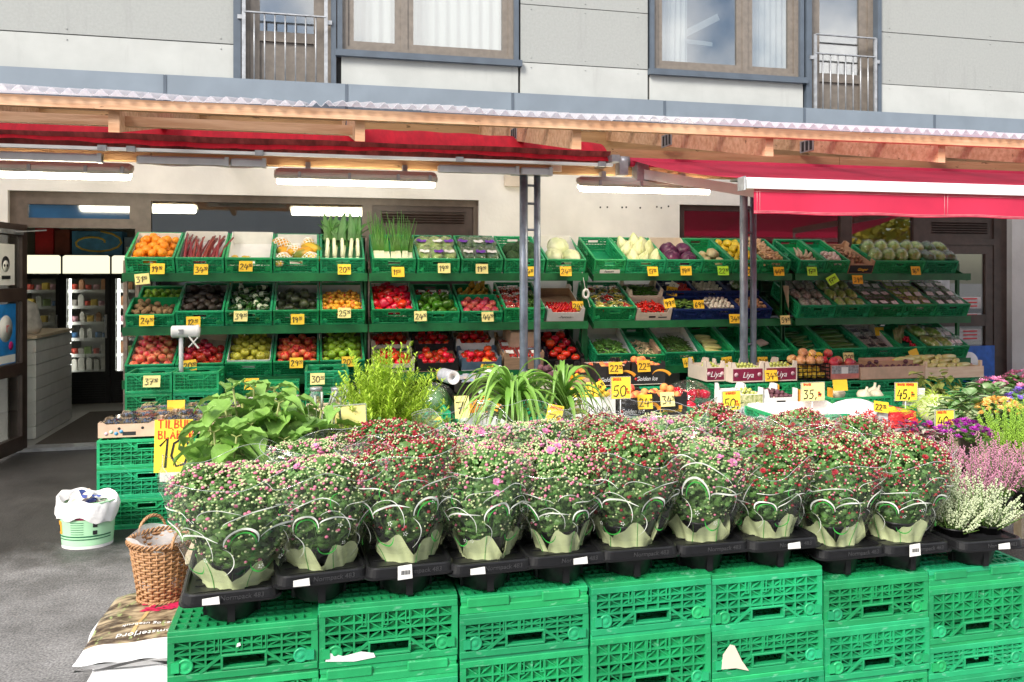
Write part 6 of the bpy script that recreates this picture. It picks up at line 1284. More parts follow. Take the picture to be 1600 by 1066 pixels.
xg, wg = cbx(1302, 1395, 5.95); crate(T((xg, 5.95, ZR2 - .08)), wg, .4, .20, 'open', 'wide green crate of white turnips, centre of the right stall', G1, latch=False); crate(T((xg, 5.97, ZR2 - .30)), wg, .4, .20, 'open', 'wide green crate below the white turnips', G1, latch=False); crate(T((xg, 5.97, .012)), wg, .4, .19, 'open', 'bottom wide green crate under the white turnips', G1, latch=False)
scatter(T((xg, 5.95, ZR2)), 'wonion', [(.08, .1, .12), (.2, .1, .12), (.22, .16, .13), (-.1, .2, .12)], 'kohlrabi', 'white kohlrabi with stalks in the wide green crate', 'kohlrabi', 'white kohlrabi', 1, True)
tag_card(W(1313, 602, 5.98), '', 'yellow tag with writing on the wide green crate', .13, .09)
xg, wg = cbx(1397, 1478, 5.95)
for k, z in enumerate((.012, .215, .42)): crate(T((xg, 5.97, z)), wg, .4, .19, 'open', '%s green crate behind the 45 sign' % ['bottom', 'middle', 'top'][k], G1, latch=False)
crate(T((WX(1505, 6.2), 6.2, .42)), .5, .4, .18, 'open', 'green crate at the right end, behind the bagged carrots', G1, latch=False); crate(T((WX(1505, 6.2), 6.2, .012)), .5, .4, .39, 'open', 'tall green crate at the right end below the carrots', G1, latch=False)
m = MB(); LFM = M('celery_leaf', (.16, .24, .04), .5, 0, 12, col2=(.38, .40, .12), rand=.05, trans=.2)
def leafquad(m, p, d, up, L, wd, mi=0, n=2, droop=.3):
    d = Vector(d).normalized(); s = d.cross(Vector(up)); s = s.normalized() if s.length > 1e-4 else Vector((1, 0, 0)); nrm = s.cross(d); P0 = Vector(p)
    prof = [.35, .95, 1, .6, .05] if n > 2 else [.4, 1, .08]
    K = len(prof); v = []; 
    for i, w_ in enumerate(prof):
        q = i / (K - 1); c = P0 + d * L * q - nrm * 0 + Vector((0, 0, -droop * L * q * q)); v += [c - s * wd * w_ / 2 + nrm * wd * .16, c, c + s * wd * w_ / 2 + nrm * wd * .16]
    f = []
    for i in range(K - 1):
        for k in (0, 1): a = i * 3 + k; f.append((a, a + 1, a + 4, a + 3))
    m.add(v, f, mi, True)
for i in range(70):
    p = W(1462, 597, 5.9) + Vector((R.gauss(0, .10), R.uniform(-.05, .12), R.gauss(-.03, .05))); leafquad(m, p, (R.uniform(-1, 1), R.uniform(-1, .3), R.uniform(-.8, .5)), (0, 0, 1), .09, .05, 0, 3)
tag(m.build('celery_bunch', LFM), 'wilting celery leaves hanging over the crate by the 45 sign', 'celery')
sign_card(W(1416, 612, 5.6), .20, .14, '45,-', 'yellow price sign reading 45 with red heading for peppers', ('SPANSK PEPPER',), ('PR', 'STK'), YSIGN, .02, .4); o = MB().box(-.1, .1, 0, .003, -.07, .07).build('blank_card', PAPER, None, T(W(1428, 620, 5.64)) @ Ry(.05)); tag(o, 'blank white card behind the 45 sign', 'card')
r = thing('carrot_bag', 'clear bag of carrots lying at the right end of the right stall', 'carrot bag', T(W(1580, 632, 5.9))); CAR = M('carrot_skin', (.8, .3, .06), .4, .15, 9); m = MB()
for i in range(22): p = Vector((R.uniform(-.18, .2), R.uniform(-.1, .1), R.uniform(-.05, .06))); m.tube([p, p + Vector((.09, R.uniform(-.05, .05), 0)), p + Vector((.17, R.uniform(-.06, .06), 0))], [.016, .013, .004], 7)
m.build('carrots', CAR, r); place('clear_bag', crumple('clear_bag', BAGF, .28, .18, .1, .1, 5), r)
crate(T((WX(1575, 5.85), 5.7, .30)), .7, .4, .16, 'open', 'green crate under the bag of carrots', G1, latch=False); crate(T((WX(1575, 5.85), 5.7, .012)), .7, .4, .27, 'open', 'lowest green crate under the bag of carrots', G1, latch=False)
r = thing('leek_bag', 'clear bag with pale stalks lying beside the carrots', 'bag', T(W(1525, 622, 6.0))); m = MB()
for i in range(12): m.tube([(R.uniform(-.05, .05), R.uniform(-.05, .05), R.uniform(-.03, .03)), (-.1, R.uniform(-.05, .05), R.uniform(0, .05)), (-.2, R.uniform(-.08, .08), R.uniform(-.02, .08))], [.01, .009, .004], 6)
m.build('stalks', LW, r); place('clear_bag', crumple('clear_bag', BAGF, .12, .1, .13, .2, 5), r, T((.06, 0, .04)))
# low green crate with white sheet, red box, white bag, melons
xg, wg = cbx(1200, 1336, 5.45); zc = W(1268, 666, 5.45).z
c = crate(T((xg, 5.3, zc - .02)), wg, .5, .13, 'open', 'open green crate lined with a white sheet below the 35 sign', G1, latch=False); liner(c, wg, .5, .13, .03, .15, PAPER)
crate(T((xg, 5.32, .012)), wg, .46, zc - .06, 'open', 'tall green crate under the white lined crate', G1, latch=False)
x, w = cbx(1342, 1432, 5.35); zc2 = W(1385, 672, 5.35).z; cbox(T((x, 5.35, zc2)), w, .35, .13, REDC, 'red cardboard box with white panel holding yellow peppers', 'boxes on the right stall', CARD, False, 0, lambda r, w, h: (fprint(r, -w * .5, .0, .01, h, PAPER), ftext(r, 'Chiquita' if 0 else 'Elbe Frukt', .04, -w * .25, h * .6, INK, .3, -.003)))
crate(T((x, 5.38, .012)), w, .35, zc2 - .02, 'open', 'green crate under the red cardboard box', G1, latch=False); scatter(T((x, 5.35, zc2)), 'ypepper', heap(w, .34, .04, .06, p1=.3), 'bell_pepper', 'yellow pepper in the red cardboard box', 'bell pepper', 'yellow peppers red box')
tag_card(W(1377, 636, 5.32), '22', 'yellow tag reading 22.90 on the red cardboard box', .12, .08, None, .15)
o = place('white_bag', crumple('white_bag', M('white_bag_film', (.8, .8, .8), .35, .04, 20), .20, .12, .10, .16, 6), None, T(W(1335, 645, 5.4))); tag(o, 'crumpled white plastic bag between the green crate and the red box', 'bag')
crate(T((WX(1495, 5.2), 5.15, .2)), .6, .45, .17, 'open', 'green crate holding three pale melons', G1, latch=False); crate(T((WX(1495, 5.2), 5.17, .012)), .6, .42, .17, 'open', 'green crate below the melons', G1, latch=False)
for i, px in enumerate((1462, 1497, 1530)): tag(place('melon', PR['melon'], None, T(W(px, 640 + 4 * (i % 2), 5.35 + .05 * i)) @ Rx(.4 * i)), ['leftmost pale melon, partly behind the fern', 'middle pale melon of the row', 'rightmost pale melon, under a yellow card'][i], 'melon')
tag_card(W(1533, 636, 5.15), '', 'yellow card lying on the rightmost melon', .13, .07)
# dark bagged greens under the tomato rack and yellow tag
bagged('salad_bag', 'large clear bag of dark greens low in the shade beside the centre stall', DKG, .15, .15, .15, T(W(680, 630, 6.6)), None, 'salad bag')
stack(.52, 6.45, .012, [.2], .4, .5, 'single crate holding the shaded bag of greens', G1); tag_card(W(677, 658, 6.2), '1', 'small orange tag below the shaded bag of greens', .12, .09)
# ---- blueberry stand
BX0, BX1 = W(151, 760, 5.76).x, W(151, 760, 5.76).x + .60
for k in range(3):
    c = crate(T(((BX0 + BX1) / 2, 5.76, .012 + .194 * k)), .60, .40, .18, 'open', '%s green crate under the blueberry boxes' % ['bottom', 'middle', 'top'][k], 'crates of the blueberry stand', latch=False)
    if k == 1: fprint(c, .08, .24, .09, .16, PAPER, -.006, 'torn_label'); 
    c = crate(T(((BX0 + BX1) / 2 + .61, 5.80, .012 + .194 * k)), .58, .40, .18, 'open', '%s green crate in the second blueberry stack, behind the leafy plant' % ['bottom', 'middle', 'top'][k], 'crates of the blueberry stand', latch=False)
    crate(T(((BX0 + BX1) / 2, 6.18, .012 + .194 * k)), .60, .40, .18, 'open', '%s green crate of the rear blueberry stack' % ['bottom', 'middle', 'top'][k], 'crates of the blueberry stand', latch=False)
BERRY = M('blueberry_skin', (.02, .025, .07), .4, .4, 60, col2=(.12, .15, .25)); zb = .012 + 3 * .194
def bprint(r, w, h):
    for k, mt in enumerate(('pink_print', 'green', 'blue', 'blue')):
        m = MB(); m.X = T((-w * .36 + .03 * k, -.0012, h * .3 + .012 * (k % 2))) @ Rx(PI / 2); m.lathe([(.012, 0), (.012, .0006)], 12); m.build('dot_print', {'pink_print': bpy.data.materials['pink_print'], 'green': bpy.data.materials['mint_print'], 'blue': bpy.data.materials['light_blue_card']}[mt], r)
    MB().box(-.03, .05, -.0015, -.0005, .012, .035).build('hand_hole', DARK, r)
    for s in (-.2, .2): m = MB(); m.X = T((s * w + .02, -.0015, h * .68)) @ Rx(PI / 2); m.lathe([(.009, 0), (.009, .0006)], 10); m.build('hole', DARK, r)
for i, (dx, dy) in enumerate(((0, 0), (.05, .26), (.12, .54), (.37, .02), (.42, .28), (.47, .54))):
    Mx = T((BX0 + .18 + dx, 5.78 + dy, zb)); lab = ['front left', 'middle left', 'back left', 'front right', 'middle right', 'back right'][i]
    cbox(Mx, .355, .25, .085, CARDL, '%s pale cardboard box of blueberry punnets' % lab, 'blueberry boxes', CARDL, True, .012, bprint)
    for k in range(3):
        r = thing('blueberry_punnet', 'clear punnet of blueberries in the %s box' % lab, 'punnet', Mx @ T((-.11 + .11 * k, .13, .03)), 'blueberry punnets ' + lab)
        place('berries', stick_mesh('berries', BERRY, 40, .012, .007, .042, .08, .02, z0=.045), r) if k == 0 and i == 0 else place('berries', bpy.data.meshes['berries'], r)
        m = MB(); m.bbox(-.05, .05, -.1, .1, 0, .085, .012); me = m.mesh('clear_box', JG) if i + k == 0 else bpy.data.meshes['clear_box']; place('clear_box', me, r)
sign_card(W(271, 697, 5.5), .225, .33, '10', 'tall yellow sign in red and black on the blueberry stand', ('TILBUD', 'BLÅBÆR'), None, YSIGN, .02, 0, 0, False, .56)
tag_card(W(275, 632, 6.3), '', 'small orange card on the rear blueberry box', .12, .06)
# ================================================================ FOREGROUND CRATES
FYY = 2.38; FW = .397
cols = [[.683, .125, .15], [.714, .162, .06, .185], [.704, .06, .115, .185], [.708, .143, .19], [.70, .165, .135, .15], [.647, .14, .16], [.648, .06, .185, .105]]
for c_ in cols:
    top_, hs_ = c_[0], c_[1:]; rem = top_ - sum(.052 if h < .07 else h + .013 for h in hs_); k_ = max(1, round(rem / .17)); c_[:] = [rem / k_ - .013] * k_ + hs_[::-1]
ORD = ['leftmost', 'second', 'third', 'fourth', 'fifth', 'sixth', 'seventh', 'rightmost']
tops = []
def folded(Mx, w, d, lab, grp):
    r = thing('folded_crate', lab, 'crate', Mx, grp); m = MB(); m.bbox(-w / 2, w / 2, 0, d, 0, .022, .003); m.box(-w / 2 + .012, w / 2 - .012, .014, d - .014, .022, .03)
    for a, b in ((-w / 2 + .02, -.05), (.05, w / 2 - .03)): m.bbox(a, b, -.004, .02, .02, .045, .003)
    m.bbox(-w / 2 + .004, w / 2 - .004, .004, .014, .018, .040, .002); m.build('folded_walls', GREEN, r); m = MB(); base_mb(m, w - .004, d - .004, .034, .05, True); m.build('base', GREEN, r, T((0, .002, 0))); 
    m = MB(); m.box(-.05, .05, .006, .02, .022, .034); m.build('hinge', GREEN, r); return r
for i, hs in enumerate(cols):
    x = -.205 + .402 * i; z = .0
    for j, h in enumerate(hs):
        n = len(hs) - 1 - j; lab = '%s green crate in the front row stack %s from the left' % (['topmost', 'second highest', 'third highest', 'fourth highest', 'lowest'][n], ['one', 'two', 'three', 'four', 'five', 'six', 'seven'][i])
        lab = ['%s crate of the leftmost front stack', '%s crate of the front stack with the white scrape', '%s crate of the front stack with a yellow leaf on top', '%s crate of the front stack left of the torn label', '%s crate of the front stack with the torn white label', '%s crate of the front stack right of the torn label', '%s crate of the rightmost front stack'][i] % ['topmost green', 'second highest green', 'third highest green', 'fourth highest green', 'lowest green'][n]
        Mx = T((x + R.uniform(-.003, .003), FYY + R.uniform(-.006, .006), z))
        if h < .07: folded(Mx, FW, .6, lab.replace('green crate', 'folded flat green crate'), 'green crates of the front row'); z += .052
        else: 
            c = crate(Mx, FW, .6, h, 'flip', lab, 'green crates of the front row'); z += h + .013
            if i == 4 and n == 1: 
                m = MB(); m.prism([(-.17, .03), (-.165, .075), (-.14, .105), (-.125, .10), (-.10, .05), (-.075, .015), (-.12, .028)], -.009, -.0075); m.build('torn_label', CREAM, c)
            if i == 1 and n == 0:
                m = MB(); m.prism([(-.18, .02), (-.175, .045), (-.13, .03), (-.08, .038), (-.045, .03), (-.04, .018), (-.1, .012)], -.005, -.0035); m.build('white_scrape', WHITE, c)
            if i == 0 and n == 0: m = MB(); m.prism([(0, 0), (.012, .004), (.01, .012), (.002, .01)], -.0025, -.001); m.build('white_scrape', WHITE, c, T((-.02, 0, .08)))
    tops.append(z)
x = -.205 + .402 * 7
m = MB(); LY = M('yellow_leaf', (.75, .42, .03), .5); m.grid(lambda a, b: (-.03 + .06 * a, (b - .5) * .04 * math.sin(PI * (a * .9 + .05)), .004 + .008 * math.sin(a * 5) * b), 6, 3); tag(m.build('fallen_leaf', LY, None, T((.505, 2.48, tops[2] + .002))), 'curled yellow fallen leaf on the third front stack', 'leaf'); 
m = MB(); m.grid(lambda a, b: (-.025 + .05 * a, (b - .5) * .03 * math.sin(PI * (a * .9 + .05)), .004 + .006 * math.sin(a * 6)), 6, 3); tag(m.build('fallen_leaf', M('tan_leaf', (.6, .28, .05), .5), None, T((.485, 2.53, tops[2] + .002)) @ Rz(.5)), 'smaller tan fallen leaf behind the curled yellow one', 'leaf')
# support table for the plants behind the crates
tbl = MB().box(-.45, 4.4, 2.99, 4.35, .66, .69).build('plant_table', WOODL); tag(tbl, 'long wooden table behind the front crates carrying the potted plants', 'table')
for x in (-.4, 1.2, 2.8, 4.3):
    for y in (3.04, 4.3): MB().box(x - .03, x + .03, y - .03, y + .03, 0, .66).build('leg', WOODL, tbl)
# ================================================================ PLANT PARTS
LEAFA = M('mum_leaf', (.125, .265, .06), .45, .35, 40, rand=.1, trans=.25)
BUDP = M('pale_bud', (.54, .57, .31), .5, 0, 60, col2=(.36, .46, .18)); BUDPK = M('pink_bud', (.62, .17, .26), .5, .2, 50); BUDR = M('dark_red_bud', (.24, .008, .015), .5, .3, 50)
PETP = M('pink_petal', (.72, .24, .46), .55, .15, 60, trans=.15); PETR = M('red_petal', (.35, .008, .018), .5, .25, 60, trans=.1)
KRAFT = M('pale_green_wrap', (.66, .73, .40), .55, .08, 9, trans=.15); RIBG = M('green_print', (.05, .42, .06), .4); RIBW = M('white_print', (.82, .85, .76), .45)
SOIL = M('potting_soil', (.03, .02, .014), .95, .3, 60, bump=.5)
def mum_leaf(m, p, nrm, rot, L):
    n = Vector(nrm).normalized(); a = n.cross(Vector((0, 0, 1))); a = a.normalized() if a.length > 1e-3 else Vector((1, 0, 0)); b = n.cross(a)
    d = a * math.cos(rot) + b * math.sin(rot); s = n.cross(d); P0 = Vector(p)
    pts = [(0, 0), (.18, .22), (.30, .16), (.45, .42), (.62, .26), (.78, .30), (1, 0), (.78, -.30), (.62, -.26), (.45, -.42), (.30, -.16), (.18, -.22)]
    v = [P0 + d * L * .5 + n * L * .06] + [P0 + d * L * q + s * L * w + n * (L * (-.25 * abs(w) - .18 * q * q)) for q, w in pts]
    m.add(v, [(0, i + 1, (i + 1) % 12 + 1) for i in range(12)], 0, True)
def bud(m, p, r, mi, n=6, d=None):
    k = len(m.v); v = []
    P0 = Vector(p)
    for (a, z) in ((.75, -.5), (1, .1), (.62, .75)): v += [P0 + Vector((math.cos(2 * PI * q / n) * a * r, math.sin(2 * PI * q / n) * a * r, z * r)) for q in range(n)]
    v.append(P0 + Vector((0, 0, r))); f = [(j * n + q, j * n + (q + 1) % n, (j + 1) * n + (q + 1) % n, (j + 1) * n + q) for j in range(2) for q in range(n)] + [(2 * n + q, 2 * n + (q + 1) % n, 3 * n) for q in range(n)]
    m.add(v, f, mi, True)
def flower_mesh(name, mat, r, n=16, layers=2, centre=None):
    m = MB()
    for l in range(layers):
        for k in range(n):
            t = 2 * PI * (k + .5 * l) / n + R.uniform(-.08, .08); rr = r * (1 - .25 * l) * R.uniform(.88, 1.05); el = .15 + .4 * l + R.uniform(-.1, .1); w = rr * .17
            c, s = math.cos(t), math.sin(t); e = math.sin(el); q = math.cos(el)
            def pt(u, v): return (c * u * q * rr - s * v * w, s * u * q * rr + c * v * w, u * e * rr + .002 * l + (.05 * rr if v == 0 else 0))
            m.add([pt(.1, -.5), pt(.1, .5), pt(.7, 1), pt(1, .1), pt(1, -.1), pt(.7, -1)], [(0, 1, 2, 3, 4, 5)])
    m.lathe([(r * .2, 0), (r * .18, r * .2), (r * .05, r * .28)], 8, None, 1); return m.mesh(name, [mat, centre or mat])
FLP = [flower_mesh('flower', PETP, .017) for _ in range(2)]; FLR = [flower_mesh('flower', PETR, .012, 14) for _ in range(2)]
def mum_profile(t):
    """t 0 (pot rim) .. 1 (top) -> radius, height of the crown surface"""
    pts = [(.066, .10), (.104, .15), (.138, .21), (.163, .27), (.168, .32), (.153, .365), (.118, .40), (.06, .42), (.0, .425)]
    q = t * (len(pts) - 1); i = min(int(q), len(pts) - 2); f = q - i
    return (pts[i][0] * (1 - f) + pts[i + 1][0] * f, pts[i][1] * (1 - f) + pts[i + 1][1] * f)
def make_mum_meshes(kind, seed, nb):
    rs = random.Random(seed); fm = MB(); bm_ = MB(); fl = []
    lump = [(rs.uniform(0, 6.28), rs.uniform(.3, 1), rs.uniform(-.02, .03)) for _ in range(9)]
    def surf(t, a, f):
        r, z = mum_profile(t); b = min(1, t * 3) * sum(q[2] * max(0, math.cos(a - q[0])) ** 4 * max(0, 1 - abs(t - q[1]) * 3) for q in lump)
        return Vector(((r + b) * f * math.cos(a), (r + b) * f * math.sin(a), .05 + (z - .05 + b) * (f * .25 + .75)))
    for i in range(1700):
        t = min(.99, rs.random() ** .75); a = rs.uniform(0, 2 * PI); f = rs.uniform(.70, 1.0); p = surf(t, a, f)
        nz = (t - .35) * 1.6; n = Vector((math.cos(a), math.sin(a), nz)) + Vector((rs.uniform(-.6, .6), rs.uniform(-.6, .6), rs.uniform(-.4, .6))); mum_leaf(fm, p, n, rs.uniform(2.2, 4.2) - PI, rs.uniform(.018, .036) * (1.1 if t < .5 else .85))
    fm.lathe([(.06, .05), (.075, .15), (.10, .24), (.09, .32), (.04, .37), (.002, .38)], 14)
    for i in range(26): a = rs.uniform(0, 6.28); p = surf(rs.uniform(.3, .9), a, .9); fm.tube([(p.x * .2, p.y * .2, .05), (p.x * .6, p.y * .6, p.z * .55), p], .0025, 4)
    for i in range(nb):
        t = (.36 if rs.random() < .74 else .06) + .64 * rs.random() ** .8; a = rs.uniform(0, 2 * PI); p = surf(min(t, .995), a, rs.uniform(.96, 1.08))
        u = rs.random()
        if kind == 'pink': mi = 0 if u < .80 else 1; r = rs.uniform(.0032, .0048) if mi == 0 else rs.uniform(.0042, .0066)
        else: mi = 0 if u < .48 else (1 if u < .60 else 2); r = rs.uniform(.0030, .0046) if mi < 2 else rs.uniform(.0038, .0068)
        bud(bm_, p, r, mi)
        if rs.random() < .5: bm_.tube([p - Vector((0, 0, r * .5)), p * .93], .0009, 3, 3, False)
    for i in range(8 if kind == 'pink' else 9):
        t = .45 + .5 * rs.random(); a = rs.uniform(0, 2 * PI); p = surf(t, a, 1.05); n = Vector((math.cos(a), math.sin(a), .2 + (t - .35) * 2.2)); fl.append(T(p) @ n.to_track_quat('Z', 'Y').to_matrix().to_4x4() @ S(rs.uniform(.7, 1.15)))
    return fm.mesh('foliage', LEAFA), bm_.mesh('buds', [BUDP, BUDPK, BUDR, LEAFA] if kind == 'pink' else [BUDP, BUDPK, BUDR, LEAFA]), fl
MUM = {'pink': [make_mum_meshes('pink', 5 + k, 1350) for k in range(3)], 'red': [make_mum_meshes('red', 25 + k, 1350) for k in range(3)]}
def sleeve_r(h, top=.205): 
    return .074 + (top - .074) * min(1.1, h / .36) ** .72
def sleeve_meshes(seed, top, hgt):
    rs = random.Random(seed); ph = [rs.uniform(0, 6.28) for _ in range(8)]
    def rim(a): return hgt + .022 * math.sin(3 * a + ph[0]) + .018 * math.sin(5 * a + ph[1]) + (.05 if seed % 2 else .02) * max(0, math.cos(a - 1.6)) ** 2
    def pt(a, b, off=0):
        th = a * 2 * PI; h = .075 + (rim(th) - .075) * b; r = sleeve_r(h, top) + off
        r += .006 * math.sin(7 * th + ph[2] + b * 5) * b + .004 * math.sin(13 * th + ph[3] - b * 8) + .018 * b ** 6 * math.sin(4 * th + ph[4])
        return Vector((r * math.cos(th), r * math.sin(th), h))
    m = MB(); m.grid(lambda a, b: pt(a, b), 72, 18); m.tube([pt(k / 72, 1) for k in range(73)], .0011, 4, 1, False); film = m.mesh('clear_sleeve', [SLEEVE, FILMW])  # whitish rim tube puts a highlight along the film edge
    # printed swirls: tulip like arcs repeated round the sleeve
    g = MB()
    def ribbon(uv, w0, mi, taper=True):
        v = []; n = len(uv)
        for i, (a, b) in enumerate(uv):
            a0, b0 = uv[max(0, i - 1)]; a1, b1 = uv[min(n - 1, i + 1)]; da, db = (a1 - a0) * 1.1, (b1 - b0) * .35; L = math.hypot(da, db) or 1; q = i / (n - 1)
            w = w0 * 1.0 * (math.sin(PI * (.08 + .84 * q)) if taper else 1); na, nb_ = -db / L * w / 1.1, da / L * w / .35
            v += [pt(a + na, min(1, b + nb_), .0025), pt(a - na, max(0, b - nb_), .0025)]
        g.add(v, [(2 * i, 2 * i + 1, 2 * i + 3, 2 * i + 2) for i in range(n - 1)], mi, True)
    for k in range(5):
        a0 = k / 5 + ph[5]; jb = rs.uniform(.0, .08)
        def arc(ac, bc, ra, rb, t0, t1, n=14): return [(a0 + (ac + ra * math.cos(t0 + (t1 - t0) * i / n)) * 1.4, bc + jb + rb * 1.25 * math.sin(t0 + (t1 - t0) * i / n)) for i in range(n + 1)]
        ribbon(arc(.0, .36, .028, .14, PI, 0), .0038, 1); ribbon(arc(.002, .345, .022, .12, PI, 0), .0024, 0)
        ribbon(arc(.075, .40, .045, .055, PI * .98, PI * .25), .0034, 1); ribbon(arc(.055, .30, .040, .19, 2.2, -.3), .0016, 1)
        ribbon(arc(-.06, .18, .05, .16, .9, -.9), .0014, 1); ribbon(arc(.045, .14, .022, .08, PI, 2 * PI), .0030, 0); ribbon(arc(.02, .56, .05, .10, 2.9, .3), .0022, 1); ribbon(arc(-.03, .60, .035, .11, 3.0, .6), .0014, 1); ribbon(arc(.07, .62, .02, .1, 4.2, 1.2), .0012, 0)
        for q in range(2):
            fa, fb = a0 + rs.uniform(0, .14), rs.uniform(.15, .55)
            for p in range(5): t = p * 2 * PI / 5; ribbon([(fa + .003 * math.cos(t), fb + .010 * math.sin(t)), (fa + .008 * math.cos(t), fb + .026 * math.sin(t))], .0014, 1, False)
    prt = g.mesh('printed_swirls', [RIBG, RIBW])
    # opaque pale green foot of the sleeve with lobed edge
    def foot(a, b):
        th = a * 2 * PI; lob = abs(math.sin(2.5 * th + ph[6])) ** .6; top_ = .055 + .075 * lob + .012 * math.sin(9 * th); h = .008 + (top_ - .008) * b
        r = .072 + .010 * b + (sleeve_r(max(h, .05), top) - .072 + .0) * (.40 * b) + .008 * math.sin(5 * th + ph[7]) * b + .005 * math.sin(11 * th + 3 * b) + .004
        return (r * math.cos(th), r * math.sin(th), h)
    m = MB(); m.grid(foot, 72, 8); ft = m.mesh('paper_foot', KRAFT)
    m = MB()
    for k in range(6): a = (k + .3) / 6; m.tube([Vector(foot(a + .02 * (i / 5) * (1 if k % 2 else -1), i / 5)) * 1.0 + Vector((math.cos(a * 2 * PI), math.sin(a * 2 * PI), 0)) * .0015 for i in range(6)], .0009, 4)
    cr = m.mesh('crease_print', RIBG)
    return film, prt, ft, cr
SLV = [sleeve_meshes(40 + k, top, h) for k, (top, h) in enumerate(((.205, .43), (.20, .39), (.21, .47), (.195, .35)))]
pm = MB(); pm.lathe([(.052, 0), (.068, .10), (.071, .10), (.071, .108), (.066, .108), (.064, .095)], 20, None, None, True, (True, False)); pm.lathe([(.0645, .0935), (.001, .096)], 16, None, 1, True, (False, True)); POT = pm.mesh('pot', [BLACKP, SOIL])
def mum(Mx, kind, v, sl, label, s=1.0, flowers=True):
    r = thing('chrysanthemum', label, 'potted plant', Mx @ Euler((R.uniform(-.07, .05), R.uniform(-.07, .07), 0)).to_matrix().to_4x4() @ S(s * R.uniform(.89, .98), s * R.uniform(.89, .98), .82 * R.uniform(.92, 1.06)), 'potted chrysanthemums in printed sleeves')
    place('pot', POT, r); fo, bu, fl = MUM[kind][v]
    place('foliage', fo, r); b = place('buds', bu, r); b['kind'] = 'stuff'
    if flowers:
        for i, fm_ in enumerate(fl): place('flower', (FLP if kind == 'pink' else FLR)[i % 2], r, fm_)
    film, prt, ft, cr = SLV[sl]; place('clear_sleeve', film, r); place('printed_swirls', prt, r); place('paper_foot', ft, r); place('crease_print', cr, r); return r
# carry tray: rim, deck with wells, wells hanging below
def tray_meshes():
    w, d = .258, .56; m = MB()
    def ring(e, z, r=.035): return [(sx * (w / 2 + e - r) + r * math.cos(t), d / 2 + sy * (d / 2 + e - r) + r * math.sin(t), z) for sx, sy, t0 in ((1, 1, 0), (-1, 1, PI / 2), (-1, -1, PI), (1, -1, 1.5 * PI)) for t in [t0 + PI / 2 * k / 6 for k in range(7)]]
    L_ = [ring(.006, -.003), ring(.007, .0015), ring(0, .003), ring(-.003, .024), ring(-.006, .028), ring(-.012, .028), ring(-.016, .020)]; v = [p for q in L_ for p in q]
    m.add(v, [(j * 28 + k, j * 28 + (k + 1) % 28, (j + 1) * 28 + (k + 1) % 28, (j + 1) * 28 + k) for j in range(6) for k in range(28)] + [tuple(range(168, 196)), tuple(range(27, -1, -1))])
    for k in range(10): m.box(-w / 2 + .03, w / 2 - .03, .035 + k * .052, .04 + k * .052, .0205, .0225)
    deck = m.mesh('rim', BLACKP); m = MB(); m.lathe([(.064, -.072), (.069, -.066), (.084, -.003), (.084, .001)], 22, lambda r, z, t, i: (r * (1 - .05 * (abs((t / (2 * PI) * 6) % 1 - .5) < .07)), z))
    for a in (-PI / 2, 0, PI, PI / 2): m.X = Rz(a); m.box(.058, .078, -.010, .010, -.07, -.004)
    m.X = None; well = m.mesh('well', BLACKP); return deck, well
DECK, WELL = tray_meshes(); TXTT = txt_mesh('Normpack 483', .019, M('moulded_black', (.05, .05, .053), .4), .1)
def tray(x, z, y, rz, lab, sticker=None, barcode=False):
    r = thing('plant_tray', lab, 'plant tray', T((x, y, z + .072)) @ Rz(rz), 'black carry trays of the front row'); place('rim', DECK, r); place('well', WELL, r, T((0, .115, 0))); place('well', WELL, r, T((0, .415, 0)))
    place('lettering', TXTT, r, T((.03, -.0008, .012)) @ FACE)
    if sticker is not None:
        m = MB(); w = .045 if not barcode else .042; h = .022 if not barcode else .036
        m.prism([(sticker - w / 2, -.006 if barcode else .002), (sticker + w / 2, -.004 if barcode else .001), (sticker + w / 2 * .9, h), (sticker - w / 2, h - .003)], -.0095, -.008)
        if barcode:
            for k in range(9): m.box(sticker - .012 + k * .003, sticker - .0108 + k * .003 + (.0006 if k % 3 else 0), -.0102, -.0096, .008, .02, 1)
        m.build('sticker', [PAPER, INK], r)
    return r
TR = [(287, 432, 'pink', 'pink'), (437, 572, 'pink', 'pink'), (577, 708, 'red', 'red'), (712, 830, 'pink', 'pink'), (834, 947, 'pink', 'pink'), (944, 1061, 'red', 'red'), (1061, 1174, 'pink', 'pink'), (1174, 1285, 'red', 'red'), (1286, 1386, 'red', 'red'), (1387, 1490, 'red', 'red')]
TOPI = [0, 1, 2, 2, 3, 3, 4, 4, 5, 6]; NM = ['leftmost', 'second', 'third', 'fourth', 'fifth', 'sixth', 'seventh', 'eighth', 'ninth', 'tenth']
STK = [(-.05, 0), (-.06, 0), (-.02, 1), (-.05, 0), (.03, 0), None, None, (.02, 0), None, (-.03, 1)]; RZT = [.06, .11, .05, .05, .03, .0, .01, .01, .0, .0]
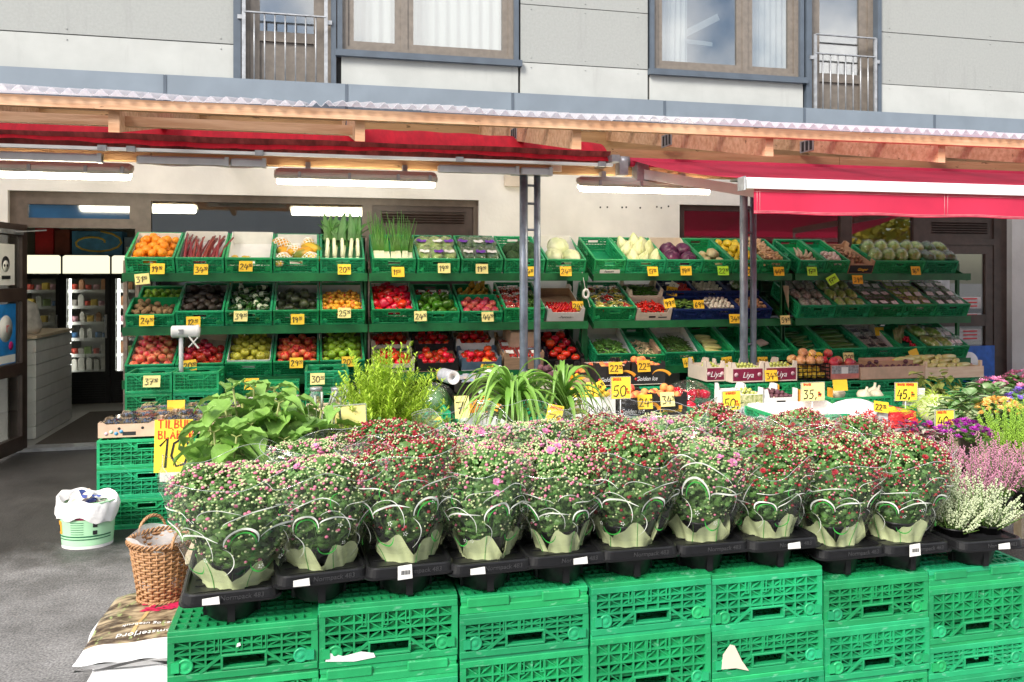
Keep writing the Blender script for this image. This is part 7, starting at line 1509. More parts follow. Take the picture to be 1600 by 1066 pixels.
for i, (pa, pb, k1, k2) in enumerate(TR):
    y = 2.36 + (.015 if i in (6, 8) else 0); xa, xb = WX(pa, y), WX(pb, y); x = (xa + xb) / 2; z = tops[TOPI[i]] + .001
    if i in (2,): z = max(tops[1], tops[2]) + .001
    if i == 1: z = max(tops[0], tops[1]) + .001
    tray(x, z, y, RZT[i], '%s black plant tray of the front row%s' % (NM[i] + ('' if i == 0 else ' from the left'), ', with a barcode sticker' if STK[i] and STK[i][1] else ''), STK[i][0] if STK[i] else None, bool(STK[i] and STK[i][1]))
    yr = RZT[i]; s1 = [1.13, 1.0, 1.0, .96, .96, 1.05, .98, 1.02, .98, 1.02][i]
    zt = z + .072 + .004
    mum(T((x, y + .125, zt - .012)) @ Rz(R.uniform(0, 6)), k1, i % 3, [0, 1, 0, 1, 3, 1, 2, 3, 1, 3][i], '%s budding chrysanthemum at the front of the %s tray from the left' % (('pink' if k1 == 'pink' else 'dark red'), NM[i].replace('leftmost', 'first')), s1)
    if i > 0: mum(T((x + .0, y + .43, zt - .012)) @ Rz(R.uniform(0, 6)), [k2, 'pink', 'red', 'pink', 'pink', 'red', 'pink', 'red', 'red', 'red'][i] if i != 1 else 'pink', (i + 1) % 3, [2, 1, 3, 2, 2, 1, 2, 1, 2, 1][i], '%s budding chrysanthemum at the back of the %s tray from the left' % (('pink' if [k2, 'pink', 'red', 'pink', 'pink', 'red', 'pink', 'red', 'red', 'red'][i] == 'pink' else 'dark red'), NM[i]), 1.02)
# a third row on the table
for j, (px, k, lab) in enumerate(((640, 'red', 'beside the feathery bright green bush'), (745, 'pink', 'before the yellow flowers'), (850, 'pink', 'below the 70 sign'), (945, 'red', 'right of the grassy plant'), (1060, 'pink', 'before the ivy'), (1150, 'red', 'below the 50 sign of the right stall'), (1245, 'red', 'before the small yellow flowers'), (1340, 'red', 'before the ornamental peppers'))):
    mum(T((WX(px, 3.17), 3.17, .691)) @ Rz(R.uniform(0, 6)), k, j % 3, [1, 3, 3, 1, 3, 3, 1, 3][j], '%s chrysanthemum of the rear row, %s' % ('pink' if k == 'pink' else 'dark red', lab), .92)
# ---- heathers
def heather(Mx, fm, lm, lab, n=60, h=.24, sp=.10, seed=1):
    rs = random.Random(seed); r = thing('heather', lab, 'potted plant', Mx, 'potted heathers'); place('pot', POT, r, S(.75)); m = MB(); q = MB()
    for i in range(n):
        a = rs.uniform(0, 6.28); d = sp * math.sqrt(rs.random()); L = h * rs.uniform(.6, 1.05) * (1.05 - .5 * d / sp); ln = Vector((math.cos(a) * d * .9, math.sin(a) * d * .9, L)); p0 = Vector((math.cos(a) * d * .4, math.sin(a) * d * .4, .06))
        pts = [p0 + ln * t + Vector((0, 0, -.02 * t * d / sp)) for t in (0, .35, .7, 1)]; q.tube(pts, [.002, .0018, .0015, .0008], 4, 0, False)
        for k in range(34):
            t = .30 + .7 * k / 34; c = p0 + ln * t; b = rs.uniform(0, 6.28); e = .010 * (1.15 - t * .7); cc_ = c + Vector((math.cos(b) * e, math.sin(b) * e, 0)); bud(m, cc_, rs.uniform(.0028, .0042), 0, 4)
        for k in range(10):
            t = .05 + .35 * k / 10; c = p0 + ln * t; b = rs.uniform(0, 6.28); leafquad(q, c, (math.cos(b), math.sin(b), .7), (0, 0, 1), .018, .006, 0, 2)
    o = m.build('blossom', fm, r); o['kind'] = 'stuff'; q.build('foliage', lm, r); return r
HW = M('white_heather', (.48, .54, .33), .6, .1, 60); HP = M('pink_heather', (.46, .20, .28), .6, .3, 60); HL = M('heather_leaf', (.12, .22, .05), .6, .3, 40); HG = M('bright_heather_green', (.24, .42, .04), .6, .2, 40)
ht = tops[6] + .001; y = 2.335; xh = (WX(1492, y) + WX(1600, y)) / 2 + .02
tray(xh, ht, y, -.03, 'rightmost black plant tray, holding the white heathers', .03)
for k, (dx, dy) in enumerate(((-.06, .12), (.075, .12), (.0, .26))): heather(T((xh + dx, y + dy, ht + .04)), HW, HL, ['white heather at the front left of the last tray', 'white heather at the front right of the last tray', 'tallest white heather behind the front two'][k], 48, [.17, .22, .29][k], .095, 3 + k)
for k, (px, yy) in enumerate(((1515, 2.82), (1560, 2.86), (1600, 2.9), (1480, 3.1), (1545, 3.15))): heather(T((WX(px, yy), yy, ht + .01)), HP, HL, ['pink heather left of the pink clump', 'pink heather in the middle of the pink clump', 'pink heather at the right edge', 'pink heather behind the last red chrysanthemum', 'pink heather at the back of the clump'][k], 50, .25 + .02 * (k % 2), .10, 13 + k)
for k, (px, yy) in enumerate(((1572, 3.35), (1600, 3.3))): heather(T((WX(px, yy), yy, .70)), HG, HG, ['upright lime green heather behind the pink ones', 'lime green heather at the right edge of the picture'][k], 45, .36, .10, 23 + k)
# ---- leafy big-leaved plants (hydrangea foliage) behind the first trays
HYD = M('hydrangea_leaf', (.23, .43, .085), .42, .2, 12, rand=.1, trans=.25, bump=.25, bscale=50); HST = M('pale_green_stem', (.26, .30, .08), .5)
def big_leaf(m, p, d, L, wd, droop):
    d = Vector(d).normalized(); s = d.cross(Vector((0, 0, 1))).normalized(); n = s.cross(d); v = []; K = 8
    prof = [.12, .62, .92, 1, .93, .74, .44, .16, .02]
    for i in range(K + 1):
        q = i / K; c = Vector(p) + d * L * q + Vector((0, 0, -droop * L * q * q))
        for j, e in enumerate((-1, -.5, 0, .5, 1)): v.append(c + s * wd * prof[i] * .5 * e + n * (wd * .22 * e * e + .004 * math.sin(i * 2.2 + e * 3) - (.004 if e == 0 else 0)))
    m.add(v, [(i * 5 + j, i * 5 + j + 1, i * 5 + j + 6, i * 5 + j + 5) for i in range(K) for j in range(4)], 0, True)
def hydrangea(Mx, lab, seed, stems=6, h=.42, spread=.15):
    rs = random.Random(seed); r = thing('leafy_plant', lab, 'potted plant', Mx, 'big leaved potted plants'); place('pot', POT, r, S(1.1)); m = MB(); q = MB()
    for i in range(stems):
        a = i * 2 * PI / stems + rs.uniform(-.3, .3); top = Vector((math.cos(a) * spread * rs.uniform(.5, 1), math.sin(a) * spread * rs.uniform(.5, 1), h * rs.uniform(.78, 1.02))); b0 = Vector((math.cos(a) * .03, math.sin(a) * .03, .09)); q.tube([b0, b0.lerp(top, .5) + Vector((0, 0, .03)), top], [.006, .005, .004], 6)
        for k, t in enumerate((.42, .66, .86, 1.0)):
            c = b0.lerp(top, t) + Vector((0, 0, .03 * (1 - t))); b = rs.uniform(0, 3.14) + k * PI / 2
            for o in (0, PI):
                L = rs.uniform(.115, .155) * (1 if t < .95 else .7); d = (math.cos(b + o), math.sin(b + o), .12 if t < .9 else .4); q.tube([c, c + Vector(d) * .02], .0025, 5); big_leaf(m, c + Vector(d) * .02, d, L, L * .72, rs.uniform(.45, 1.0))
    m.build('leaves', HYD, r); q.build('stems', HST, r)
hydrangea(T((WX(350, 3.02), 3.02, .692)), 'big leaved green plant nearest the blueberry sign', 3, 6, .47, .12); hydrangea(T((WX(400, 3.2), 3.2, .692)), 'big leaved green plant in the middle of the leafy group', 4, 10, .55, .17); hydrangea(T((WX(470, 3.14), 3.14, .692)), 'big leaved green plant beside the lavender', 8, 6, .47, .13)
# ---- lavender
LAV = M('silvery_lavender_leaf', (.26, .32, .18), .6, .2, 40, trans=.15); LAVF = M('lavender_spike', (.34, .36, .30), .6, .3, 40)
def lavender(Mx, lab, seed):
    rs = random.Random(seed); r = thing('lavender', lab, 'potted plant', Mx, 'potted lavenders'); place('pot', POT, r, S(.9)); m = MB(); f = MB()
    for i in range(60):
        a = rs.uniform(0, 6.28); d = rs.uniform(.02, .12); L = rs.uniform(.18, .34); p0 = Vector((math.cos(a) * .03, math.sin(a) * .03, .09)); top = Vector((math.cos(a) * d, math.sin(a) * d, .09 + L)); m.tube([p0, top], .0014, 3, 0, False)
        for k in range(12): t = .1 + .8 * k / 12; c = p0.lerp(top, t); b = rs.uniform(0, 6.28); leafquad(m, c, (math.cos(b), math.sin(b), 1.1), (0, 0, 1), .034 * (1.1 - .5 * t), .0045, 0, 2)
        if i % 4 == 0: f.tube([top, top + Vector((math.cos(a) * .02, math.sin(a) * .02, .05))], [.003, .0045], 5)
    m.build('foliage', LAV, r); f.build('flower_spikes', LAVF, r)
lavender(T((WX(505, 3.3), 3.3, .692)) @ S(1.2, 1.2, 1.12), 'silvery lavender beside the big leaves', 1); lavender(T((WX(545, 3.26), 3.26, .692)) @ S(1.2, 1.2, 1.08), 'silvery lavender under the pale yellow sign', 2)
sign_card(W(547, 651, 3.15), .115, .083, '', 'blank pale yellow sign among the lavender', None, None, YPALE, -.04, .18)
# ---- kochia
KO = M('kochia_green', (.46, .64, .06), .55, .2, 20, trans=.3)
def kochia(Mx, lab):
    rs = random.Random(9); r = thing('feathery_bush', lab, 'potted plant', Mx); place('pot', POT, r, S(1.1)); m = MB(); q = MB()
    q.tube([(0, 0, .08), (.01, 0, .16), (0, .0, .26)], [.008, .007, .005], 6)
    for i in range(330):
        a = rs.uniform(0, 6.28); el = rs.uniform(.1, 1.5); L = rs.uniform(.16, .27); b0 = Vector((rs.uniform(-.03, .03), rs.uniform(-.03, .03), rs.uniform(.13, .24))); d = Vector((math.cos(a) * math.cos(el), math.sin(a) * math.cos(el), math.sin(el))); top = b0 + d * L + Vector((0, 0, .03)); m.tube([b0, b0.lerp(top, .55) + Vector((0, 0, -.01)), top], [.0014, .0012, .0008], 3, 0, False)
        for k in range(40): t = .2 + .8 * k / 40; c = b0.lerp(top, t); b = rs.uniform(0, 6.28); leafquad(m, c, Vector((math.cos(b), math.sin(b), .35)) + d * .55, (0, 0, 1), .028 * (1.2 - .6 * t), .0058, 0, 2, .15)
    m.build('foliage', KO, r); q.build('stem', M('pinkish_stem', (.45, .2, .22), .5), r)
kochia(T((WX(600, 3.32), 3.32, .692)) @ S(1.2, 1.2, 1.33), 'feathery bright lime green bush in the second row')
# ---- yellow chrysanthemums
YF = M('yellow_petal', (.88, .62, .02), .5, .1, 30); yfm = flower_mesh('flower', YF, .036, 22, 4)
r = thing('yellow_flower_pot', 'bright yellow chrysanthemums left of the grassy plant', 'potted plant', T((WX(722, 3.3), 3.3, .692)) @ S(1, 1, 1.3)); place('pot', POT, r); rs = random.Random(2); m = MB()
for i in range(150): a = rs.uniform(0, 6.28); d = .11 * math.sqrt(rs.random()); leafquad(m, (math.cos(a) * d, math.sin(a) * d, .1 + rs.uniform(0, .1)), (math.cos(a), math.sin(a), .5), (0, 0, 1), .05, .03, 0, 3)
m.build('foliage', LEAFA, r)
for i in range(13): a = i * 2.4; d = .032 * math.sqrt(i); place('flower', yfm, r, T((math.cos(a) * d, math.sin(a) * d, .245 - d * .3)) @ Euler((R.uniform(-.3, .3) - math.sin(a) * d * 3, math.cos(a) * d * 3, R.uniform(0, 6))).to_matrix().to_4x4())
# ---- grassy arching plant
DR = M('arching_leaf', (.17, .36, .05), .4, 0, 4, col2=(.32, .50, .11), rand=.08, trans=.25)
def arching(Mx, lab, seed, n=60, s=1):
    rs = random.Random(seed); r = thing('arching_plant', lab, 'potted plant', Mx @ S(s), 'arching strap leaved plants'); place('pot', POT, r, S(1.1)); m = MB(); q = MB(); q.tube([(0, 0, .08), (.005, 0, .3)], [.014, .012], 8); q.build('stem', WOODL, r)
    for i in range(n):
        a = rs.uniform(0, 6.28); b0 = Vector((0, 0, rs.uniform(.22, .33))); L = rs.uniform(.26, .42); up = rs.uniform(.7, 1.45); w = rs.uniform(.020, .034); d = Vector((math.cos(a), math.sin(a), 0)); sd = Vector((-d.y, d.x, 0)); v = []; K = 10; p = b0.copy(); el = up
        for k in range(K + 1):
            ww = w * min(1, .45 + k * .25) * (1 if k < 6 else (1 - (k - 6) / 4.2)); c, sn = math.cos(el), math.sin(el); nn = Vector((-d.x * sn, -d.y * sn, c)); v += [p - sd * ww / 2 + nn * ww * .18, p, p + sd * ww / 2 + nn * ww * .18]; p = p + (d * c + Vector((0, 0, sn))) * L / K; el -= (up + rs.uniform(1.15, 1.55)) / K
        m.add(v, [(k * 3 + j, k * 3 + j + 1, k * 3 + j + 4, k * 3 + j + 3) for k in range(K) for j in (0, 1)], 0, True)
    m.build('leaves', DR, r)
arching(T((WX(802, 3.28), 3.28, .692)) @ S(.78, .78, 1.34), 'grassy arching green plant with strap leaves', 5, 100, 1); arching(T((WX(878, 3.36), 3.36, .692)) @ S(.72, .72, 1.3), 'smaller arching green plant behind the 70 sign', 6, 60, 1)
sign_card(W(866, 651, 3.0), .062, .088, '70,-', 'tilted yellow price sign reading 70 among the arching leaves', ('JAPANSK',), ('PR', 'STK'), YSIGN, .22, .25, 0, False)
# ---- generic bushy plant with clustered flowers
def bushy(Mx, lab, leafm, flm, n=120, R_=.12, h=.2, L=.05, wd=.03, fl=0, fr=.02, seed=1, cat='potted plant', name='flowering_plant', grp=None, z0=.1, dome=1, fn=10, fly=2):
    rs = random.Random(seed); r = thing(name, lab, cat, Mx, grp); place('pot', POT, r, S(.9)); m = MB()
    for i in range(n):
        a = rs.uniform(0, 6.28); u = math.sqrt(rs.random()); d = R_ * u; z = z0 + (h - z0) * math.sqrt(max(0, 1 - u * u * .85)) * rs.uniform(.55, 1) * dome; leafquad(m, (math.cos(a) * d * .8, math.sin(a) * d * .8, z), (math.cos(a), math.sin(a), rs.uniform(-.1, .9)), (0, 0, 1), L * rs.uniform(.7, 1.2), wd * rs.uniform(.8, 1.1), 0, 3, .35)
    m.build('foliage', leafm, r)
    if flm is not None:
        me = flower_mesh('flower', flm, fr, fn, fly)
        for i in range(fl): a = i * 2.4; d = R_ * .85 * math.sqrt((i + .5) / fl); place('flower', me, r, T((math.cos(a) * d, math.sin(a) * d, h * (1.08 - .35 * (d / R_) ** 2))) @ Euler((R.uniform(-.5, .5) + .3, R.uniform(-.5, .5), R.uniform(0, 6))).to_matrix().to_4x4() @ S(R.uniform(.8, 1.15)))
    return r
IVY = M('ivy_leaf', (.07, .19, .03), .4, .3, 14, trans=.2); ORN = M('ornamental_cabbage_leaf', (.11, .24, .06), .5, 0, 9, col2=(.42, .52, .30), p=(.45, .62), trans=.15)
PUR = M('purple_petal', (.34, .01, .30), .5, .2, 30); PNK = M('bright_pink_petal', (.62, .18, .34), .5, .2, 30); ORY = M('orange_yellow_petal', (.85, .42, .06), .5, 0, 30, col2=(.88, .66, .25)); YEL2 = M('small_yellow_petal', (.80, .62, .02), .5, .1, 30); VIOB = M('violet_petal', (.22, .12, .55), .5, .2, 30); REDB2 = M('red_bract', (.62, .04, .03), .5, .3, 30)
TZ = .692
bushy(T((WX(985, 3.5), 3.5, TZ)), 'bright green ivy below the black fruit boxes', IVY, None, 110, .16, .26, .055, .045, seed=2, name='ivy_plant'); bushy(T((WX(1040, 3.55), 3.55, TZ)), 'darker ivy clump right of the first ivy', IVY, None, 90, .13, .22, .05, .04, seed=3, name='ivy_plant')
bushy(T((WX(1290, 3.6), 3.6, TZ)), 'small yellow flowers below the green crate, left pot', HG, YEL2, 80, .12, .22, .035, .016, 22, .016, seed=4); bushy(T((WX(1325, 3.62), 3.62, TZ)), 'small yellow flowers beside the red bag, right pot', HG, YEL2, 80, .10, .20, .035, .016, 16, .016, seed=5)
bushy(T((WX(1352, 3.5), 3.5, TZ)), 'ornamental plant with red and silver leaves left of the 45 stake', M('silver_leaf', (.38, .42, .36), .5, 0, 20, col2=(.35, .07, .14), p=(.5, .62)), REDB2, 120, .13, .27, .05, .022, 10, .03, seed=6, fn=5); bushy(T((WX(1415, 3.45), 3.45, TZ)), 'dark red and silver leaved plant right of the 45 stake', M('plum_silver_leaf', (.30, .32, .28), .5, 0, 20, col2=(.25, .02, .07), p=(.42, .55)), REDB2, 130, .14, .25, .05, .022, 8, .03, seed=7, fn=5)
bushy(T((WX(1465, 4.0), 4.0, TZ)), 'light green fern with fine fronds behind the 40 sign', KO, None, 420, .20, .30, .05, .007, seed=8, name='fern')
bushy(T((WX(1515, 3.75), 3.75, TZ)), 'ornamental cabbage with pale edged leaves beside the 40 sign', ORN, None, 150, .17, .33, .085, .05, seed=9, name='ornamental_cabbage'); bushy(T((WX(1550, 4.05), 4.05, TZ)), 'variegated leafy plant below the pink blooms', ORN, None, 150, .20, .33, .085, .05, seed=10, name='ornamental_cabbage')
bushy(T((WX(1550, 4.25), 4.25, TZ + .0)), 'tall pink blooming geranium at the upper right of the flower table', LEAFA, PNK, 130, .13, .30, .06, .05, 22, .026, seed=11, fn=8); bushy(T((WX(1592, 4.2), 4.2, TZ + .02)), 'pink blooming geranium at the right edge', LEAFA, PNK, 110, .14, .32, .06, .05, 22, .03, seed=12, fn=8)
bushy(T((WX(1505, 3.35), 3.35, TZ)), 'deep purple flowers behind the last red chrysanthemum', LEAFA, PUR, 100, .14, .24, .05, .035, 34, .024, seed=13, fn=8)
bushy(T((WX(1562, 3.6), 3.6, TZ)), 'orange and yellow flower mass below the pink blooms', LEAFA, ORY, 90, .15, .29, .05, .03, 40, .026, seed=14, fn=9, fly=3); bushy(T((WX(1600, 3.7), 3.7, TZ)), 'violet flowers at the right edge above the orange ones', LEAFA, VIOB, 80, .12, .32, .05, .03, 24, .022, seed=15)
bushy(T((WX(1445, 3.35), 3.35, TZ)), 'small mixed red and purple leaved plant left of the purple flowers', M('mixed_leaf', (.30, .03, .08), .5, 0, 20, col2=(.40, .42, .32), p=(.42, .55)), PUR, 120, .12, .24, .045, .02, 8, .02, seed=16)
sign_card(W(1476, 655, 3.6), .108, .09, '40,-', 'yellow price sign reading 40 in the flowers at the right', ('ARGENTO',), ('PR', 'STK'), YSIGN, .01, .35, bigh=.56)
# ================================================================ BUCKET, BASKET, SOIL BAGS
bp_ = W(137, 856, 5.5); bxp = T((bp_.x, 5.5, 0))
r = thing('paper_bucket', 'pale green bucket with a white bin bag folded over its rim', 'bucket', bxp @ Rz(-.1)); BKT = M('pale_green_bucket', (.45, .78, .48), .35, .05, 6)
m = MB(); m.lathe([(.115, 0), (.122, .004), (.124, .025), (.140, .27), (.143, .275), (.138, .278)], 28, None, None, True, (True, False)); m.build('shell', BKT, r, S(1.18, .9, 1))
m = MB(); m.lathe([(.1225, -.001), (.1245, .018)], 28, None, 0, True, (False, False)); m.build('foot_ring', WHITE, r, S(1.185, .905, 1))
def bagmod(rr, z, t, i): return (rr * (1 + .05 * math.sin(6 * t + z * 30) + .025 * math.sin(15 * t - 50 * z)), z + (.018 * math.sin(3 * t) + .012 * math.sin(7 * t) - .03 * math.cos(t + 1.0)) * (1 if i < 3 else .6))
m = MB(); m.lathe([(.142, .19), (.147, .21), (.149, .25), (.146, .285), (.139, .297), (.131, .285), (.118, .24)], 56, bagmod, None, True, (False, False)); m.build('bin_bag', M('white_bin_bag', (.82, .81, .80), .3, .03, 20, bump=.25, bscale=24), r, S(1.18, .9, 1))
m = MB()
for k in range(9): m.X = T((R.uniform(-.07, .08), R.uniform(-.05, .05), .265 + R.uniform(0, .04))) @ Euler((R.uniform(-.6, .6), R.uniform(-.6, .6), R.uniform(0, 6))).to_matrix().to_4x4(); m.grid(lambda a, b: ((a - .5) * .11, (b - .5) * .08, .02 * math.sin(a * 6) * math.sin(b * 7)), 6, 5, k % 3)
m.X = None; m.build('waste_paper', [CREAM, PAPER, M('blue_wrapper', (.08, .12, .42), .4)], r); m = MB(); m.lathe([(.125, .2), (.001, .22)], 20, None, 0, True, (False, False)); m.build('waste_floor', CREAM, r, S(1.1, .85, 1))
def cyl(a0, a1, z0, z1, mat, name, off=.0015, n=8):
    m = MB(); m.grid(lambda a, b: (lambda th, z: ((.124 + .016 * (z - .025) / .245 + off) * 1.18 * math.cos(th), (.124 + .016 * (z - .025) / .245 + off) * .9 * math.sin(th), z))(a0 + (a1 - a0) * a, z0 + (z1 - z0) * b), n, 1); m.build(name, mat, r)
DGP = M('dark_green_print', (.02, .14, .06), .5); cyl(-2.95, -.3, .072, .080, DGP, 'printed_band', .002, 20); cyl(-2.95, -.3, .056, .062, DGP, 'printed_band', .002, 20)
cyl(-2.95, -2.45, .085, .165, ORANGEC, 'photo_print', .002); cyl(-2.88, -2.6, .10, .14, INK, 'photo_print', .003)
for k in range(6): cyl(-1.95, -1.45, .16 - k * .014, .163 - k * .014, DGP, 'small_print', .002)
for k in range(2): cyl(-1.12, -.95, .13 - k * .045, .155 - k * .045, INK, 'recycling_mark', .002)
cyl(-1.75, -.9, .178, .19, MAROON, 'printed_word', .002)
# wicker basket with a clear liner, standing on the soil bags
BZ = .207; bk = W(256, 930, 3.95); r = thing('wicker_basket', 'wicker basket with clear plastic liner standing on the soil bags', 'basket', T((bk.x, 3.95, BZ)) @ Rz(.3))
WK = M('willow', (.30, .14, .06), .5, 0, 26, col2=(.50, .28, .13), stretch=(6, 6, 1), rand=0); NR = 19; H_ = .24; m = MB()
for i in range(NR):
    z = .012 + H_ * i / NR; rr = .105 + .036 * i / NR; n = 112; ns = 28
    pts = []
    for k in range(n + 1):
        t = 2 * PI * k / n; o = .0042 * math.sin(ns / 2 * t + PI * (i % 2)); pts.append(((rr + o) * math.cos(t), (rr + o) * math.sin(t), z + .001 * math.sin(t * 5 + i)))
    # flat willow splint
    v = []; 
    for (x_, y_, z_) in pts:
        q = Vector((x_, y_, 0)).normalized() * .0022; v += [(x_ - q.x, y_ - q.y, z_), (x_ + q.x, y_ + q.y, z_ + .003), (x_ + q.x, y_ + q.y, z_ + .0095), (x_ - q.x, y_ - q.y, z_ + .0125)]
    m.add(v, [(4 * k + j, 4 * k + 4 + j, 4 * k + 4 + (j + 1) % 4, 4 * k + (j + 1) % 4) for k in range(n) for j in range(4)], 0, True)
for k in range(28): t = 2 * PI * k / 28 + PI / 28; m.tube([(.104 * math.cos(t), .104 * math.sin(t), 0), (.142 * math.cos(t), .142 * math.sin(t), H_ + .02)], .0035, 5)
m.lathe([(.001, .006), (.103, .006), (.103, .012), (.001, .012)], 24); m.build('woven_wall', WK, r)
m = MB()
for s in range(3): m.tube([((.146 + .008 * math.cos(14 * t + s * 2.1)) * math.cos(t), (.146 + .008 * math.cos(14 * t + s * 2.1)) * math.sin(t), H_ + .022 + .009 * math.sin(14 * t + s * 2.1)) for t in [2 * PI * k / 150 for k in range(151)]], .0042, 6)
m.build('braided_rim', WK, r); m = MB()
for s in range(3): m.tube([((.108 + .004 * math.cos(14 * t + s * 2.1)) * math.cos(t), (.108 + .004 * math.cos(14 * t + s * 2.1)) * math.sin(t), .006 + .004 * math.sin(14 * t + s * 2.1)) for t in [2 * PI * k / 120 for k in range(121)]], .004, 5)
m.build('foot_braid', WK, r)
for a in (PI / 2 + .2, -PI / 2 + .45):
    m = MB()
    for s in range(3): m.tube([(lambda t: Vector((.15 * math.cos(a) + (-.06 * math.cos(t)) * -math.sin(a), .15 * math.sin(a) + (-.06 * math.cos(t)) * math.cos(a), H_ + .015 + .075 * math.sin(t))) + Vector((.005 * math.cos(8 * t + s * 2.1) * math.cos(a), .005 * math.cos(8 * t + s * 2.1) * math.sin(a), .005 * math.sin(8 * t + s * 2.1))))(PI * k / 30) for k in range(31)], .0042, 6)
    m.build('handle', WK, r)
m = MB(); m.lathe([(.150, H_ + .045), (.128, H_ - .02), (.112, .08), (.10, .03), (.001, .025)], 40, lambda q, z, t, i: (q * (1 + .03 * math.sin(5 * t + z * 20) + .015 * math.sin(13 * t)), z + .012 * math.sin(4 * t) * (i == 0)), None, True, (False, False)); m.build('plastic_liner', FILM('milky_liner', .15, .6, milk=.45), r)
# soil bags
BAGW = M('white_bag_plastic', (.80, .80, .81), .32, .03, 14, bump=.2, bscale=14)
def soil_mat():
    m, n, l, o = nt('soil_bag_print'); b = n.new('ShaderNodeBsdfPrincipled'); b.inputs['Roughness'].default_value = .3
    c = ramp(n, l, noise(n, l, 9, 4, (1, 2.4, 1)), (.05, .028, .016), (.46, .36, .22), .42, .60)
    g2 = ramp(n, l, noise(n, l, 13, 3, (2.2, 1, 1)), (0, 0, 0), (1, 1, 1), .60, .66)
    mx = n.new('ShaderNodeMix'); mx.data_type = 'RGBA'; l.new(g2, mx.inputs[0]); l.new(c, mx.inputs[6]); mx.inputs[7].default_value = (.30, .36, .14, 1)
    l.new(mx.outputs[2], b.inputs['Base Color']); l.new(b.outputs[0], o.inputs[0]); return m
SOILP = soil_mat(); SX0, SX1, SY0, SY1 = -.93, .0, 3.46, 4.10
def bagh(u, v): return (max(0, 1 - abs(2 * u - 1) ** 5) * max(0, 1 - abs(2 * v - 1) ** 6)) ** .3
def soil_bag(z0, h, dx, dy, rot, lab, top):
    r = thing('soil_bag', lab, 'soil bag', T((dx, dy, z0)) @ T((SX0, SY0, 0)) @ Rz(rot) @ T((-SX0, -SY0, 0)), 'bags of potting soil')
    def up(u, v): 
        k = bagh(u, v); return (SX0 + (SX1 - SX0) * u + .012 * math.sin(v * 9) * (1 - k), SY0 + (SY1 - SY0) * v, h * .42 + h * .58 * k + .004 * math.sin(u * 23) * math.sin(v * 17) - (.004 * (1 - k)) * math.sin(u * 40))
    def dn(u, v): p = up(u, v); k = bagh(u, v); return (p[0], p[1], h * .40 - h * .39 * k)
    mm = MB(); N = 40
    mm.grid(up, N, N); mm.grid(lambda a, b: dn(1 - a, b), N, N)
    for j in range(N):
        for i in range(N):
            u, v = (i + .5) / N, (j + .5) / N
            if top and .03 < u < .98 and .07 < v < .97: mm.m[j * N + i] = 1
    mm.build('sack', [BAGW, SOILP], r)
    m = MB(); m.grid(lambda a, b: (SX0 + .01 + (SX1 - SX0 - .02) * a, SY0 - .002 - .02 * b, h * .42 - .01 * math.sin(a * 17) - .016 + .02 * b * math.sin(a * 9)), 40, 2); m.build('seam', BLACKP if top else CARD, r)
    if top:
        def lay(me, P0): 
            for vtx in me.vertices:
                x_, y_ = P0[0] - vtx.co.x, P0[1] - vtx.co.y; u = min(1, max(0, (x_ - SX0) / (SX1 - SX0))); v = min(1, max(0, (y_ - SY0) / (SY1 - SY0))); vtx.co = (x_, y_, up(u, v)[2] + .003 + vtx.co.z)
            return me
        place('lettering', lay(txt_mesh('Blomsterjord', .046, WINK, .0), (-.673, 3.56)), r); place('lettering', lay(txt_mesh('til inne- og utebruk', .034, WINK), (-.66, 3.645)), r)
        m = MB()
        for k in range(70): a = R.uniform(0, 6.28); d = .09 * math.sqrt(R.random()); x_, y_ = -.655 + d * 1.2 * math.cos(a), 3.82 + d * .6 * math.sin(a); z_ = up((x_ - SX0) / (SX1 - SX0), (y_ - SY0) / (SY1 - SY0))[2] + .003 + k * .00003; m.add([(x_ + .014 * math.cos(q), y_ + .009 * math.sin(q), z_) for q in (0, 1.26, 2.5, 3.77, 5.03)], [(0, 1, 2, 3, 4)])
        m.build('printed_flower', M('crimson_print', (.58, .02, .09), .4, .3, 60), r)
        m = MB()
        for xa, ya, xb, yb in ((-.74, 3.56, -.70, 4.0), (-.58, 3.58, -.60, 3.9)):
            for k in range(8):
                p0 = Vector((xa + (xb - xa) * k / 8, ya + (yb - ya) * k / 8, 0)); p1 = Vector((xa + (xb - xa) * (k + 1) / 8, ya + (yb - ya) * (k + 1) / 8, 0)); z_ = lambda p: up((p.x - SX0) / (SX1 - SX0), (p.y - SY0) / (SY1 - SY0))[2] + .0025
                m.add([(p0.x - .008, p0.y, z_(p0)), (p0.x + .008, p0.y, z_(p0)), (p1.x + .008, p1.y, z_(p1)), (p1.x - .008, p1.y, z_(p1))], [(0, 1, 2, 3)])
        m.build('printed_stake', M('tan_print', (.55, .38, .16), .4), r)
    return r
soil_bag(.002, .11, .03, -.03, .02, 'lower white soil bag, mostly hidden beneath the printed one', False); soil_bag(.098, .11, 0, 0, 0, 'upper soil bag with brown garden print and white lettering', True)
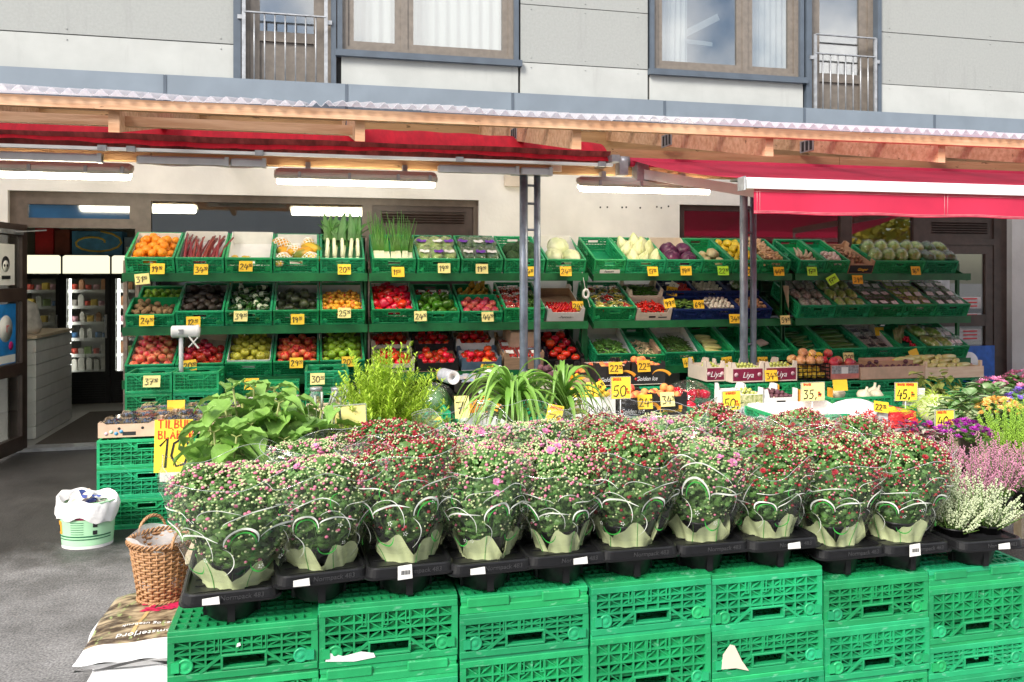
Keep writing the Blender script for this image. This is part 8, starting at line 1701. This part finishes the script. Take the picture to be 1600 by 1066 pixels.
# ================================================================ LIGHT AND SKY
SUN_EL, SUN_AZ = math.radians(38), math.radians(226)   # azimuth measured from +y clockwise: behind the camera
w = bpy.data.worlds.new('World'); scene.world = w; w.use_nodes = True; n = w.node_tree.nodes; l = w.node_tree.links; n.clear()
out = n.new('ShaderNodeOutputWorld'); bg = n.new('ShaderNodeBackground'); sky = n.new('ShaderNodeTexSky'); sky.sky_type = 'NISHITA'; sky.sun_disc = False; sky.sun_elevation = SUN_EL; sky.sun_rotation = SUN_AZ
sky.air_density = 1; sky.dust_density = 1.5
tc = n.new('ShaderNodeTexCoord'); ns = n.new('ShaderNodeTexNoise'); ns.inputs['Scale'].default_value = 2.6; ns.inputs['Detail'].default_value = 6; l.new(tc.outputs['Generated'], ns.inputs[0])
rp = n.new('ShaderNodeValToRGB'); rp.color_ramp.elements[0].position = .49; rp.color_ramp.elements[1].position = .60; l.new(ns.outputs[0], rp.inputs[0])
mx = n.new('ShaderNodeMix'); mx.data_type = 'RGBA'; l.new(rp.outputs[0], mx.inputs[0]); l.new(sky.outputs[0], mx.inputs[6]); mx.inputs[7].default_value = (13, 12.6, 12.2, 1)
l.new(mx.outputs[2], bg.inputs[0]); bg.inputs[1].default_value = .085; l.new(bg.outputs[0], out.inputs[0])
sd = bpy.data.lights.new('sun', 'SUN'); sd.energy = 2.3; sd.angle = math.radians(20); sd.color = (1, .95, .88); so_ = bpy.data.objects.new('sun', sd); COL.objects.link(so_)
dirv = Vector((math.sin(SUN_AZ) * math.cos(SUN_EL), math.cos(SUN_AZ) * math.cos(SUN_EL), math.sin(SUN_EL))); so_.rotation_euler = dirv.to_track_quat('Z', 'Y').to_euler(); so_.location = (0, -5, 10)
vs_ = scene.view_settings; vs_.view_transform = 'Standard'; vs_.look = 'None'; vs_.gamma = 1; vs_.exposure = 1.3
cy = scene.cycles; cy.max_bounces = 7; cy.diffuse_bounces = 3; cy.glossy_bounces = 3; cy.transmission_bounces = 4; cy.transparent_max_bounces = 14; cy.caustics_reflective = False; cy.caustics_refractive = False; cy.sample_clamp_indirect = 6; cy.use_denoising = True
